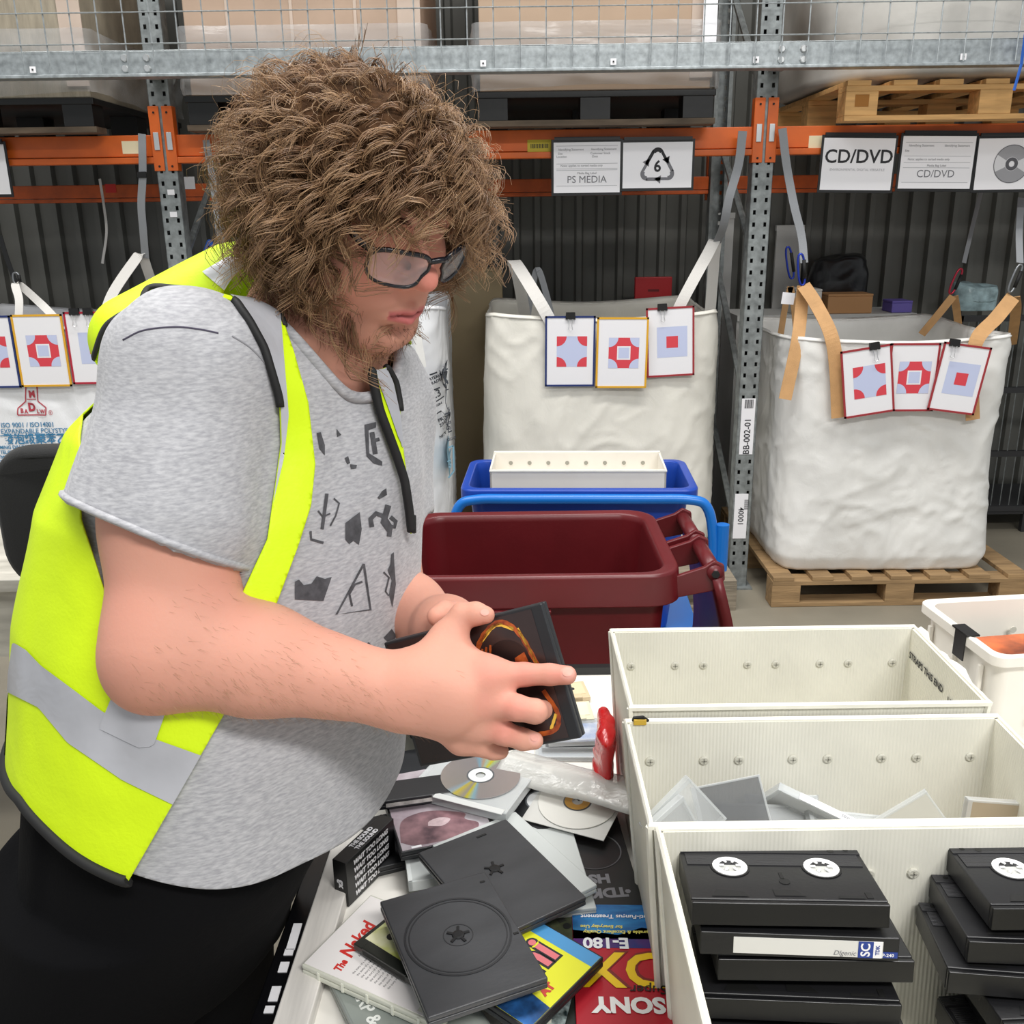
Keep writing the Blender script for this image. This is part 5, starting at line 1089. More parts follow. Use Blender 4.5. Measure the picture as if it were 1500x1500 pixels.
def smooth(v, fq, it=2, lam=.5):
    e = np.concatenate([fq[:, [0, 1]], fq[:, [1, 2]], fq[:, [2, 3]], fq[:, [3, 0]]]); 
    for _ in range(it):
        a = np.zeros_like(v); c = np.zeros(len(v))
        for i in range(3): a[:, i] = np.bincount(e[:, 0], v[e[:, 1], i], len(v))+np.bincount(e[:, 1], v[e[:, 0], i], len(v))
        c = np.bincount(e[:, 0], minlength=len(v))+np.bincount(e[:, 1], minlength=len(v)); v = v+lam*(a/np.maximum(c, 1)[:, None]-v)
    return v
def tri(fq): return np.concatenate([fq[:, [0, 1, 2]], fq[:, [0, 2, 3]]])
def vnorm(v, t):
    n = np.cross(v[t[:, 1]]-v[t[:, 0]], v[t[:, 2]]-v[t[:, 0]]); N = np.zeros_like(v)
    for k in range(3):
        for i in range(3): N[:, i] += np.bincount(t[:, k], n[:, i], len(v))
    return N/(np.linalg.norm(N, axis=1)[:, None]+1e-12)
def clip(v, t, g, attrs=None):
    """keep the part of the triangle mesh where g >= 0, cutting triangles along g = 0"""
    s = g >= 0; c = s[t].sum(1); keep = t[c == 3]; part = t[(c == 1) | (c == 2)]
    nv = [v]; cache = {}; new = []; k = len(v); add = []
    def cutv(a, b):
        nonlocal k
        key = (min(a, b), max(a, b))
        if key not in cache:
            q = g[a]/(g[a]-g[b]); add.append(v[a]+(v[b]-v[a])*q); cache[key] = k; k += 1
        return cache[key]
    for f in part.tolist():
        poly = []
        for i in range(3):
            a, b = f[i], f[(i+1) % 3]
            if s[a]: poly.append(a)
            if s[a] != s[b]: poly.append(cutv(a, b))
        for i in range(1, len(poly)-1): new.append((poly[0], poly[i], poly[i+1]))
    V = np.vstack([v]+([np.array(add)] if add else [])); T = np.vstack([keep]+([np.array(new)] if new else []))
    u, inv = np.unique(T, return_inverse=True); return V[u], inv.reshape(-1, 3)
def mesh_np(name, v, f, mat, parent, sm=True, org=(0, 0, 0)):
    me = bpy.data.meshes.new(name); f = np.asarray(f); v = np.asarray(v)-np.array(org)
    me.vertices.add(len(v)); me.vertices.foreach_set('co', v.astype(np.float32).ravel()); k = f.shape[1]
    me.loops.add(f.size); me.loops.foreach_set('vertex_index', f.astype(np.int32).ravel()); me.polygons.add(len(f)); me.polygons.foreach_set('loop_start', np.arange(0, f.size, k, dtype=np.int32)); me.update(calc_edges=True); me.validate()
    return link(name, me, mat, parent, sm)
def pdist(xy, poly):
    """signed distance to a 2-D polygon, negative inside"""
    P = np.array(poly, float); Q = np.roll(P, -1, 0); d = np.full(len(xy), 1e9); ins = np.zeros(len(xy), bool)
    for a, b in zip(P, Q):
        ab = b-a; t = np.clip(((xy-a)@ab)/(ab@ab+1e-9), 0, 1); d = np.minimum(d, np.hypot(*(xy-a-t[:, None]*ab).T))
        c = (a[1] > xy[:, 1]) != (b[1] > xy[:, 1])
        with np.errstate(divide='ignore', invalid='ignore'): ins ^= c & (xy[:, 0] < (b[0]-a[0])*(xy[:, 1]-a[1])/(b[1]-a[1]+1e-12)+a[0])
    return np.where(ins, -d, d)
BASE = np.array([-.50, .98, 0.0])
man = thing('person', 'man in grey shirt and yellow safety vest holding a disc case', 'person', BASE)
# ---- pose: joints from the photograph, distances from body proportions
FW = unit((.82, -.57, 0)); LF = unit((.57, .82, 0)); UP = np.array([0, 0, 1.])
rows = [(452, 455, 1.085, .070, .070), (436, 490, 1.085, .105, .09), (415, 530, 1.085, .165, .118), (388, 600, 1.075, .205, .150), (366, 700, 1.06, .222, .175), (347, 850, 1.035, .226, .190), (334, 1000, 1.01, .224, .195), (320, 1150, .99, .222, .196), (308, 1260, .975, .220, .194), (288, 1380, .97, .225, .19)]
RW = np.array([np.r_[PY(x, y, Y), a, b] for x, y, Y, a, b in rows]); RW = RW[np.argsort(RW[:, 2])]
def torso(P, infl=0., ex=2.25, flare=0.):
    z = P[:, 2]; c0 = np.interp(z, RW[:, 2], RW[:, 0]); c1 = np.interp(z, RW[:, 2], RW[:, 1]); a = np.interp(z, RW[:, 2], RW[:, 3])+infl; b = np.interp(z, RW[:, 2], RW[:, 4])+infl
    if flare: f = np.clip((1.45-z)/.4, 0, 1)*flare; a = a+f; b = b+f
    dx, dy = P[:, 0]-c0, P[:, 1]-c1; u = np.abs(dx*LF[0]+dy*LF[1])/a; w = np.abs(dx*FW[0]+dy*FW[1])/b
    return ((u**ex+w**ex)**(1/ex)-1)*np.minimum(a, b)*.9
Sr = PD(280, 545, .93); Er = PD(247, 945, .895); Wr = PD(588, 1014, .925)
Sl = PD(543, 605, 1.20); El = PD(560, 880, 1.19); Wl = PD(655, 925, 1.03)
# ---- head frame
HC = PD(524, 292, .985)
hy, hp = math.radians(47), math.radians(24)
hf = np.array([math.sin(hy)*math.cos(hp), -math.cos(hy)*math.cos(hp), -math.sin(hp)]); hr = unit(np.cross(hf, UP)); hu = np.cross(hr, hf)
roll = math.radians(-4); hr, hu = hr*math.cos(roll)+hu*math.sin(roll), hu*math.cos(roll)-hr*math.sin(roll)
HM = np.stack([hr, hf, hu], 1)         # columns: right, forward, up of the head
HS = 1.0
def hw(p): return HC+HM@(np.array(p, float)*HS)
body = Fld()
def hel(c, r, k=.01, op='u', R=None): body.el(hw(c), np.array(r)*HS, HM if R is None else HM@R, k*HS, op)
def hrc(a, b, r1, r2, k=.01, op='u'): body.rc(hw(a), hw(b), r1*HS, r2*HS, k*HS, op)
NB = PD(452, 505, 1.06)
hel((0, -.010, .022), (.079, .100, .082)); hel((0, .028, -.045), (.068, .066, .075), .035)
for s in (-1, 1):
    hrc((s*.058, -.005, -.07), (s*.022, .066, -.112), .028, .024, .03); hel((s*.043, .056, -.042), (.030, .030, .034), .025)
hel((0, .078, -.110), (.026, .020, .022), .018); hrc((-.04, .08, .016), (.04, .08, .016), .016, .016, .02)
hrc((0, .088, .008), (0, .118, -.026), .009, .011, .014); hel((0, .120, -.033), (.0128, .0138, .0118), .008)
for s in (-1, 1):
    hel((s*.0125, .106, -.0385), (.009, .013, .0085), .008); hel((s*.033, .108, .0), (.019, .018, .015), .014, 's'); hel((s*.032, .077, -.002), (.017, .0145, .0135), .005)
    hel((s*.0065, .112, -.0465), (.004, .007, .0028), .003, 's'); hel((s*.080, -.012, -.012), (.009, .02, .032), .008)
hel((0, .082, -.074), (.034, .026, .028), .02)
hrc((-.021, .0965, -.0765), (0, .1075, -.0715), .0045, .0062, .005); hrc((.021, .0965, -.0765), (0, .1075, -.0715), .0045, .0062, .005)
hrc((-.019, .096, -.0815), (0, .1045, -.0855), .0045, .0075, .006); hrc((.019, .096, -.0815), (0, .1045, -.0855), .0045, .0075, .006)
for s in (-1, 1): hrc((s*.025, .0955, -.0775), (0, .114, -.0785), .0014, .0018, .0025, 's')
hel((0, .103, -.098), (.026, .012, .006), .012, 's')
# neck and shoulders
body.rc(hw((0, -.035, -.06)), NB+np.array([0, 0, -.02]), .068, .072, .03); body.rc(hw((0, .02, -.09)), NB+FW*.02+np.array([0, 0, -.01]), .05, .06, .03)
body.rc(NB, Sr*.6+NB*.4-UP*.02, .06, .055, .04); body.rc(NB, Sl*.6+NB*.4-UP*.02, .06, .055, .04)
body.fn(lambda P: np.maximum(np.maximum(torso(P, -.045), 1.25-P[:, 2]), P[:, 2]-RW[-3, 2]), .04)
body.rc(NB*.5+Sr*.5-UP*.03, Sr, .055, .064, .04); body.rc(NB*.5+Sl*.5-UP*.03, Sl, .055, .06, .04)
# right arm
m1 = Sr*.45+Er*.55
body.rc(Sr, m1, .066, .066, .03); body.rc(m1, Er, .067, .055, .03); q1 = Er*.62+Wr*.38+UP*.004
body.rc(Er, q1, .0545, .051, .03); body.rc(q1, Wr, .051, .0325, .02); body.el(Er+PD(214, 985, .9)-PD(247, 945, .9), (.03, .03, .03), None, .03)
# left arm
body.rc(Sl, El, .062, .05, .03); q2 = El*.6+Wl*.4; body.rc(El, q2, .05, .045, .02); body.rc(q2, Wl, .045, .032, .02)
# ---- the held case: 190 x 135 mm, its plane sets where the fingers rest
K = [PD(620, 1113, 1.0), PD(845, 1073, .925), PD(795, 889, .925), PD(576, 945, 1.0)]
kc = sum(K)/4; kx = unit((K[1]-K[0])+(K[2]-K[3])); ky = (K[3]-K[0])+(K[2]-K[1]); ky = unit(ky-kx*(ky@kx)); kz = np.cross(kx, ky)     # kz towards camera
def onk(px, py, off=0.):
    """point seen at a pixel, lying off metres in front of the case cover"""
    d = ray(px, py); t = ((kc+kz*(.0075+off)-CAM)@kz)/(d@kz); return CAM+d*t
# ---- right hand
def fing(pts, rs, k0=.012): body.ch(pts, rs, .004, k0)
Wh = PD(600, 1012, .92)
mcpI, mcpM, mcpR, mcpP = onk(716, 990, .030), onk(708, 1030, .034), onk(696, 1062, .032), onk(676, 1083, .028)
for mc, r in ((mcpI, .0165), (mcpM, .0165), (mcpR, .0155), (mcpP, .014)):
    body.rc(Wh+(mc-Wh)*.05, mc, .023, r, .02)
body.rc(Wr, Wh*.6+mcpM*.4, .031, .024, .025); body.el((Wh+mcpM)/2+kz*.004, (.03, .03, .018), np.stack([unit(mcpM-Wh), unit(np.cross(kz, mcpM-Wh)), kz], 1), .02)
fing([mcpI, onk(768, 988, .016), onk(806, 988, .011), onk(831, 989, .0095)], [.0142, .0112, .0102, .0092])
fing([mcpM, onk(757, 1037, .036), onk(784, 1042, .030), onk(795, 1040, .010)], [.0142, .0122, .0115, .0098])
fing([mcpR, onk(738, 1074, .030), onk(766, 1083, .017), onk(783, 1085, .012)], [.0135, .0115, .0105, .0088])
fing([mcpP, onk(705, 1092, .024), onk(722, 1098, .016), onk(733, 1100, .012)], [.0125, .0105, .0098, .0085])
fing([Wh+(mcpI-Wh)*.18+UP*.012, onk(655, 935, .022), onk(677, 902, .012), onk(697, 899, .0095), onk(712, 901, .0085)], [.023, .0155, .0125, .0115, .0088], .025)
body.rc(onk(655, 940, .02), mcpI-UP*.004, .011, .012, .022)
# ---- left hand behind the case
def bk_(px, py, off): return onk(px, py, -.0155-off)
lm = [bk_(690, 960, .016), bk_(685, 990, .016), bk_(675, 1015, .016), bk_(662, 1035, .014)]
for q in lm: body.rc(Wl, q, .026, .014, .02)
for q, e in zip(lm, ((760, 950), (765, 985), (755, 1015), (735, 1040))): fing([q, bk_(q_ if False else (e[0]+690)/2, e[1], .014), bk_(e[0], e[1], .011)], [.0125, .011, .009])
fing([Wl+UP*.01, PD(668, 903, 1.00), PD(652, 898, .985), PD(640, 903, .975)], [.024, .0145, .0125, .0105], .02)
vb, fb = nets(body, (-.62, .62, 1.10), (.16, 1.36, 1.93), .0022); vb = smooth(vb, fb, 1, .4)
# vertex tints: lips, nose, cheeks, knuckles, nails, stubble
col = np.tile(np.array(lin('d69c88')), (len(vb), 1))
def tint(P, r, c, s=1., pw=2.):
    global col
    d = np.sqrt(((vb-np.asarray(P))**2).sum(1)); w = (np.clip(1-d/r, 0, 1)**pw*s)[:, None]; w = np.minimum(w, 1); col = col*(1-w)+np.array(lin(c))*w
hl = (vb-HC)@HM/HS
nzb = SN(3, 12, 60); nzc = SN(4, 14, 26); col *= (1+.05*nzb(vb))[:, None]; w = (np.clip(nzc(vb)+.5*nzb(vb), 0, 1)*.30)[:, None]; col = col*(1-w)+np.array(lin('cb7f70'))*w
w = np.exp(-(((hl[:, 0])/.05)**2+((hl[:, 1]-.11)/.03)**2+((hl[:, 2]+.03)/.03)**2))[:, None]*.35; col = col*(1-w)+np.array(lin('d68a7a'))*w
tint(hw((0, .13, -.031)), .026*HS, 'e07d74', .55, 1); 
for s in (-1, 1): tint(hw((s*.04, .085, -.04)), .045, 'dc8b7c', .45, 1)
lipz = (np.abs(hl[:, 0]) < .024) & (hl[:, 1] > .088); lw = np.where(lipz, np.clip(1-np.abs(hl[:, 2]+.0785+.12*np.abs(hl[:, 0])*0)/(.0125-.25*np.abs(hl[:, 0])), 0, 1), 0)[:, None]; lw = np.minimum(1, lw*2.2)*.85; col = col*(1-lw)+np.array(lin('c4676a'))*lw; ml_ = np.where(lipz & (np.abs(hl[:, 0]) < .0225), np.exp(-((hl[:, 2]+.0782-.06*(.012-np.abs(hl[:, 0])))/.0016)**2), 0)[:, None]*.8; col = col*(1-ml_)+np.array(lin('6e2f30'))*ml_  # shade of the groove between the lips is painted in as a dark line
bw = (np.clip((-.075-hl[:, 2]+.35*np.clip(.06-hl[:, 1], 0, .1))/.03, 0, 1)*np.clip((hl[:, 2]+.16)/.03, 0, 1)*np.clip((.13-np.abs(hl[:, 0]))/.02, 0, 1)*np.clip((.11-hl[:, 1])/.03, .25, 1)*np.clip((hl[:, 1]+.03)/.03, 0, 1))[:, None]*.45*(1-lw); col = col*(1-bw)+np.array(lin('8f6248'))*bw
for px, py, o in ((768, 985, .02), (757, 1033, .04), (738, 1070, .035), (820, 985, .012), (716, 985, .035), (708, 1026, .04)): tint(onk(px, py, o), .022, 'd98578', .7, 1)
for px, py, o in ((832, 986, .016), (784, 1082, .018)): tint(onk(px, py, o), .0075, 'eab0a4', 1, .6)
tint(Er+np.array([-.02, 0, -.04]), .09, 'd88a78', .5, 1)
skin = bpy.data.materials.new('skin'); skin.use_nodes = True; nt = skin.node_tree; b = nt.nodes['Principled BSDF']
at = nt.nodes.new('ShaderNodeAttribute'); at.attribute_name = 'tint'; nt.links.new(at.outputs[0], b.inputs['Base Color'])
b.inputs['Roughness'].default_value = .6; b.inputs['Subsurface Weight'].default_value = .12; b.inputs['Subsurface Radius'].default_value = (.01, .004, .002); b.inputs['Subsurface Scale'].default_value = 1; b.inputs['Specular IOR Level'].default_value = .25
n_ = nt.nodes.new('ShaderNodeTexNoise'); n_.inputs['Scale'].default_value = 220; n_.inputs['Detail'].default_value = 3; tcn = nt.nodes.new('ShaderNodeTexCoord'); nt.links.new(tcn.outputs['Object'], n_.inputs[0]); bp = nt.nodes.new('ShaderNodeBump'); bp.inputs['Strength'].default_value = .12; bp.inputs['Distance'].default_value = .002; nt.links.new(n_.outputs[0], bp.inputs['Height']); nt.links.new(bp.outputs[0], b.inputs['Normal'])
ob = mesh_np('body', vb, fb, skin, man, org=BASE)
at_ = ob.data.attributes.new('tint', 'FLOAT_COLOR', 'POINT'); at_.data.foreach_set('color', np.c_[col, np.ones(len(col))].astype(np.float32).ravel())
BODY_BVH = BVHTree.FromPolygons(vb.tolist(), fb.tolist())
# ---- held case
M_k = Matrix.Identity(4)
for i in range(3): M_k[i][0] = kx[i]; M_k[i][1] = ky[i]; M_k[i][2] = kz[i]; M_k[i][3] = kc[i]
hc = thing('disc_case', 'black disc case with fiery cover held in both hands', 'disc case', M4=M_k @ TR(0, 0, -.0075))
KW, KH = .188, .136
MB().b6(-KW/2, KW/2, -KH/2, KH/2, 0, .0068).build('back_half', dvdb, hc, bevel=.0016); MB().b6(-KW/2, KW/2, -KH/2, KH/2, .0078, .0145).build('front_half', dvdb, hc, bevel=.0016); bx('inner_lip', dvdb, hc, 0, 0, .0073, KW-.003, KH-.003, .002)
bx('cover_sheet', M('dark brown cover', '2f2322', .22, var=.35, vs=14, spec=.6), hc, -.004, 0, .0147, KW-.016, KH-.006, .0006)
fire = M('fire print', 'c9652c', .3, col2='6e2414', vs=90); gold_f = M('gold print', 'f0c048', .3); dk_ = M('dark cover print', '1a1314', .25)
TK = TR(0, 0, .0152)
def ring_(pts, w_, mat, nm='flame_print'):
    P = cr([(x, y, 0) for x, y in pts], 6); mb = MB(TK); L = []; 
    for i in range(len(P)):
        t = P[min(i+1, len(P)-1)]-P[max(i-1, 0)]; n = np.array([-t[1], t[0], 0]); n = n/(np.linalg.norm(n)+1e-9)*w_*(1+.15*math.sin(i*2.9)); L += [tuple(P[i]+n), tuple(P[i]-n)]
    mb.add(L, [(2*i, 2*i+1, 2*i+3, 2*i+2) for i in range(len(P)-1)]); return mb.build(nm, mat, hc)
ring_([(.0, .018), (.02, .048), (.045, .06), (.062, .045), (.072, .01)], .0026, fire); ring_([(.018, .045), (.04, .058), (.058, .05)], .0018, gold_f, 'flame_edge'); ring_([(.062, .05), (.07, .02), (.074, -.01)], .0014, gold_f, 'flame_edge')
ring_([(.07, -.015), (.078, -.04), (.07, -.055), (.045, -.056), (.02, -.05)], .0024, fire); ring_([(.076, -.04), (.066, -.054)], .0015, gold_f, 'flame_edge')
for i in range(5): ring_([(-.004+i*.006, .022-i*.001), (.008+i*.005, .036+i*.001)], .0012, fire, 'spark_print')
flat(arcpts(.042, .018, .024, 0, 340, 24), dk_, hc, TR(0, 0, .0151), name='dark_eye_print'); flat([(.048, .004), (.064, .012), (.062, .026), (.05, .022)], fire, hc, TR(0, 0, .0153), name='flame_print')
# ---- clothing: shirt
heather = M('heather grey jersey', 'b8b8bb', .85, col2='9a9a9f', vs=300, stretch=(.4, .4, 1.5), bump=.12, bs=260, sheen=.2, detail=3)
ad_r = unit(Er-Sr); ad_l = unit(El-Sl); CR = PD(225, 782, .91); ad_s = unit(PD(222, 790, .915)-Sr); CRn = unit(ad_s-.2*_ri); CL = Sl+(El-Sl)*.56
fold = SN(51, 10, 34, .5); fold2 = SN(52, 12, 75, .5)
HEMZ = 1.147
def hemz(P):
    c0 = np.interp(P[:, 2], RW[:, 2], RW[:, 0]); c1 = np.interp(P[:, 2], RW[:, 2], RW[:, 1]); w = (P[:, 0]-c0)*FW[0]+(P[:, 1]-c1)*FW[1]
    wp = np.clip(w, 0, .3); return HEMZ-.1*wp-1.4*wp**2+1.0*np.clip(-w-.01, 0, .3)
def rcd(P, a, b, r1, r2):
    ab = b-a; t = np.clip(((P-a)@ab)/(ab@ab), 0, 1); return np.sqrt(((P-a-t[:, None]*ab)**2).sum(1))-(r1+(r2-r1)*t)
def smin(a, b, k): h = np.clip(.5+.5*(a-b)/k, 0, 1); return a+(b-a)*h-k*h*(1-h)
def shirt_f(P, raw=False):
    d = torso(P, .004, flare=.0); d = np.maximum(d, P[:, 2]-RW[-3, 2]-.02)
    for S_, dv, Cp, Cn, r1, r2, L in ((Sr, ad_s, CR, CRn, .075, .098, .30), (Sl, ad_l, CL, ad_l, .066, .078, .3)):
        mid = NB*.5+S_*.5-UP*.03
        d = smin(d, rcd(P, NB-UP*.02, mid, .070, .070), .04); d = smin(d, rcd(P, mid, S_, .068, .079), .04)
        # soft sleeve: widening tube cut by the cuff plane
        s = rcd(P, S_, S_+dv*L, r1, r2); s = smin(s, rcd(P, S_, (m1 if S_ is Sr else El), .072, .078 if S_ is Sr else .07), .015); s = np.maximum(s, (P-Cp)@Cn); d = smin(d, s, .022)
    q = P*np.array([1, 1, .55]); d = d+.0042*fold(q)+.0016*fold2(P*np.array([1, 1, .4]))
    # creases pulling down from the shoulder across chest and belly
    ph = (P@(FW*.9+LF*.35))*62+4*fold(q*.35); d = d+.0022*np.maximum(0, np.sin(ph))**3*np.clip((P[:, 2]-1.2)*4, 0, 1)
    return np.maximum(d, 1.04-P[:, 2])
vs_, fs_ = nets(shirt_f, (-.66, .62, 1.03), (.05, 1.40, 1.74), .0042); vs_ = smooth(vs_, fs_, 1, .5); ts = tri(fs_)
ce = vs_[ts].mean(1)
cap = np.zeros(len(ts), bool)
for S_, dv, Cp, Cn in ((Sr, ad_s, CR, CRn), (Sl, ad_l, CL, ad_l)):
    ax = np.linalg.norm(np.cross(ce-S_, dv), axis=1); fn_ = np.cross(vs_[ts[:, 1]]-vs_[ts[:, 0]], vs_[ts[:, 2]]-vs_[ts[:, 0]]); fn_ /= np.linalg.norm(fn_, axis=1)[:, None]+1e-12
    cap |= (np.abs((ce-Cp)@Cn) < .004) & (ax < .13) & (fn_@Cn > .6)
ts = ts[~cap]
NC = PD(470, 505, 1.045)
vs_, ts = clip(vs_, ts, vs_[:, 2]-hemz(vs_))
vs2, ts2 = clip(vs_, ts, np.linalg.norm((vs_-NC)*np.array([1, 1, 1.0]), axis=1)-.088)
sh = mesh_np('shirt', vs2, ts2, heather, man, org=BASE); dm = sh.modifiers.new('solid', 'SOLIDIFY'); dm.thickness = .0025; dm.offset = -1
SHB = BVHTree.FromPolygons(vs2.tolist(), ts2.tolist())
def hitpx(bvh, px, py, off=.001):
    d = ray(px, py); d = d/np.linalg.norm(d); h = bvh.ray_cast(Vector(CAM), Vector(d))
    return None if h[0] is None else np.array(h[0])-d*off
def seam(name, bvh, pts, r, mat, parent, n=10, off=.001, sq=.5, sides=6):
    P = [hitpx(bvh, *p, off) for p in cr(pts, n)]; P = [tuple(p-BASE) for p in P if p is not None]
    runs = [[P[0]]]
    for p in P[1:]:
        if (Vector(p)-Vector(runs[-1][-1])).length < .05: runs[-1].append(p)
        else: runs.append([p])
    Q = max(runs, key=len)
    return MB().tube(Q, r, sides, sq=sq).build(name, mat, parent, smooth=True)
seam_m = M('shirt seam thread', '8f8f94', .9)
seam('shoulder_seam', SHB, [(180, 498), (210, 484), (255, 479), (290, 482), (320, 488)], .0009, M('dark seam', '4c4858', .9), sh, off=.0006)
seam('armhole_seam', SHB, [(340, 492), (365, 508), (385, 528), (396, 545)], .0009, seam_m, sh)
# rib collar round the neck opening
rim_ = [];
for a in np.linspace(0, 2*math.pi, 60, endpoint=False):
    best = None
    d0 = np.array([math.cos(a), math.sin(a), 0])
    lo_, hi_ = None, None
    el_ = np.linspace(-1.2, .9, 64); pts_ = NC+.0885*(np.cos(el_)[:, None]*d0+np.sin(el_)[:, None]*UP); v_ = shirt_f(pts_)
    k_ = np.nonzero((v_[:-1] < 0) & (v_[1:] >= 0))[0]
    if len(k_): i = k_[-1]; f_ = v_[i]/(v_[i]-v_[i+1]); rim_.append(pts_[i]*(1-f_)+pts_[i+1]*f_)
if len(rim_) > 20:
    R_ = np.array(rim_); R_ = (R_+np.roll(R_, 1, 0)+np.roll(R_, -1, 0))/3
    MB().tube([tuple(p-BASE) for p in R_], .0065, 8, closed=True).build('collar', heather, sh, smooth=True)
# cuff hem
def ringon(S_, dv, Cp, Cn, r, nm):
    x = unit(np.cross(Cn, UP)); y = np.cross(Cn, x); out = []
    c0 = S_+dv*((((Cp-S_)@Cn))/(dv@Cn))
    for a in np.linspace(0, 2*math.pi, 56, endpoint=False):
        rr = np.linspace(.02, .10, 60); pts = c0-Cn*.004+rr[:, None]*(x*math.cos(a)+y*math.sin(a)); v = shirt_f(pts); k = np.nonzero(v > 0)[0]
        out.append(pts[k[0]] if len(k) else pts[-1])
    MB().tube([tuple(p-BASE) for p in out], r, 6, closed=True).build(nm, heather, sh, smooth=True)
ringon(Sr, ad_s, CR, CRn, .0035, 'cuff')
# ---- printed motifs on the shirt, laid on the cloth
pr_m = M('faded charcoal print', '4a4a4e', .85, var=.3, vs=120)
def motif(polys, name='shirt_print'):
    for poly in polys:
        bm = bmesh.new(); vsb = [bm.verts.new((x, y, 0)) for x, y in poly]
        try: f_ = bm.faces.new(vsb)
        except ValueError: bm.free(); continue
        bmesh.ops.triangulate(bm, faces=bm.faces[:]); bmesh.ops.subdivide_edges(bm, edges=bm.edges[:], cuts=2, use_grid_fill=True); bmesh.ops.triangulate(bm, faces=bm.faces[:])
        V = []; ok = True
        for v in bm.verts:
            h = hitpx(SHB, v.co.x, v.co.y, .0012)
            if h is None: ok = False; break
            V.append(tuple(h-BASE))
        if ok:
            bm.verts.index_update(); mb = MB(); mb.v = V; mb.f = [tuple(v.index for v in f.verts) for f in bm.faces]; mb.build(name, pr_m, sh)
        bm.free()
def stroke(pts, w):
    P = np.array(pts, float); L = []; R = []
    for i in range(len(P)):
        t = P[min(i+1, len(P)-1)]-P[max(i-1, 0)]; n = np.array([-t[1], t[0]]); n = n/(np.linalg.norm(n)+1e-9)*w/2; L.append(tuple(P[i]+n)); R.append(tuple(P[i]-n))
    return [[L[i], L[i+1], R[i+1], R[i]] for i in range(len(P)-1)]
motif([[(534, 622), (551, 618), (551, 626), (540, 630), (541, 664), (560, 676), (560, 682), (548, 679), (537, 668)]]+stroke([(545, 633), (550, 665)], 7)+stroke([(546, 646), (556, 643)], 5))
motif([[(464, 634), (470, 633), (476, 652), (476, 667), (468, 657)], [(505, 671), (510, 668), (513, 678), (509, 680)], [(513, 680), (523, 681), (522, 686), (514, 687)], [(493, 628), (500, 637), (494, 640)]])
motif(stroke([(479, 723), (472, 775)], 5)+stroke([(455, 778), (456, 790), (474, 795)], 3.5)+stroke([(489, 730), (497, 737), (492, 755), (484, 770)], 2.5)+stroke([(466, 748), (473, 757), (484, 752)], 2.5))
motif([[(506, 766), (527, 750), (530, 775), (526, 798), (518, 792), (512, 797), (506, 790)]])
motif([[(560, 719), (566, 715), (567, 725), (556, 731), (553, 729)]]+stroke([(545, 772), (543, 760), (551, 752), (562, 756), (572, 772), (570, 786)], 7)+stroke([(569, 740), (562, 765), (572, 778)], 9)+stroke([(572, 757), (580, 764), (578, 772), (570, 770)], 6))
motif([[(432, 852), (438, 849), (445, 857), (456, 855), (464, 844), (466, 858), (476, 848), (486, 845), (474, 880), (432, 878)]])
motif(stroke([(533, 826), (493, 900), (543, 893), (533, 826)], 3.4)+stroke([(531, 852), (520, 856), (512, 870), (516, 888)], 3))
motif([[(573, 812), (577, 809), (578, 830), (580, 856), (575, 890), (570, 870), (574, 850), (568, 835), (572, 826)]]+stroke([(562, 838), (570, 846), (565, 866), (569, 872), (574, 868)], 2.5))
motif(stroke([(531, 949), (540, 942), (547, 950)], 3)+[[(562, 934), (574, 921), (581, 932), (572, 944)]])
# ---- vest
yel = M('fluorescent yellow mesh', 'd2f000', .6, var=.05, vs=9, bump2=.5, bs2=9, bump=.08, bs=300, emit=.0)
tape = M('silver reflective tape', 'b9bac0', .35, .25, var=.12, vs=12, bump2=.35, bs2=14); bind = M('black binding', '141415', .7)
VH = 1.082; vfold = SN(71, 10, 22, .5); vf2 = SN(72, 10, 48, .5)
def vest_f(P):
    d = torso(P, .012); q = P*np.array([1, 1, .55]); d = np.minimum(d, torso(P, .004)+.0042*fold(q)+.0016*fold2(P*np.array([1, 1, .4]))-.007); d = np.maximum(d, P[:, 2]-RW[-3, 2]-.035)
    for S_ in (Sr, Sl):
        mid = NB*.45+S_*.55-UP*.03; d = smin(d, rcd(P, NB-UP*.02, mid, .079, .083), .04); d = smin(d, rcd(P, mid, S_*.85+mid*.15-UP*.0, .083, .086), .03)
    d = smin(d, rcd(P, PD(350, 425, 1.10), PD(203, 500, 1.06), .055, .052), .03)
    d = d+.004*vfold(P*np.array([1, 1, .5]))+.002*vf2(P*np.array([1, 1, .5]))
    return np.maximum(d, VH-P[:, 2])
VH0 = VH; VH = 1.02
vv, fv = nets(vest_f, (-.72, .58, 1.05), (.06, 1.42, 1.76), .005); vv = smooth(vv, fv, 1, .5); tv = tri(fv)
nv_ = vnorm(vv, tv); ce = vv[tv].mean(1); fn_ = np.cross(vv[tv[:, 1]]-vv[tv[:, 0]], vv[tv[:, 2]]-vv[tv[:, 0]]); fn_ /= np.linalg.norm(fn_, axis=1)[:, None]+1e-12
tv = tv[~((np.abs(ce[:, 2]-VH) < .003) & (np.abs(fn_[:, 2]) > .6))]
VBF = BVHTree.FromPolygons(vv.tolist(), tv.tolist())
HP = np.array([q for q in (hitpx(VBF, *p, 0) for p in ((30, 1170), (60, 1212), (100, 1246), (140, 1272), (185, 1292))) if q is not None]); hv_ = (HP-RW[0, :3])@FW; ha_, hb_ = np.polyfit(hv_, HP[:, 2], 1); ha_ = float(np.clip(ha_, -1.2, 1.2))
hb_ = float(np.mean(HP[:, 2]-ha_*hv_)); vhem = lambda v: v[:, 2]-(hb_+ha_*np.clip((v-RW[0, :3])@FW, float(hv_.min()), float(hv_.max())))
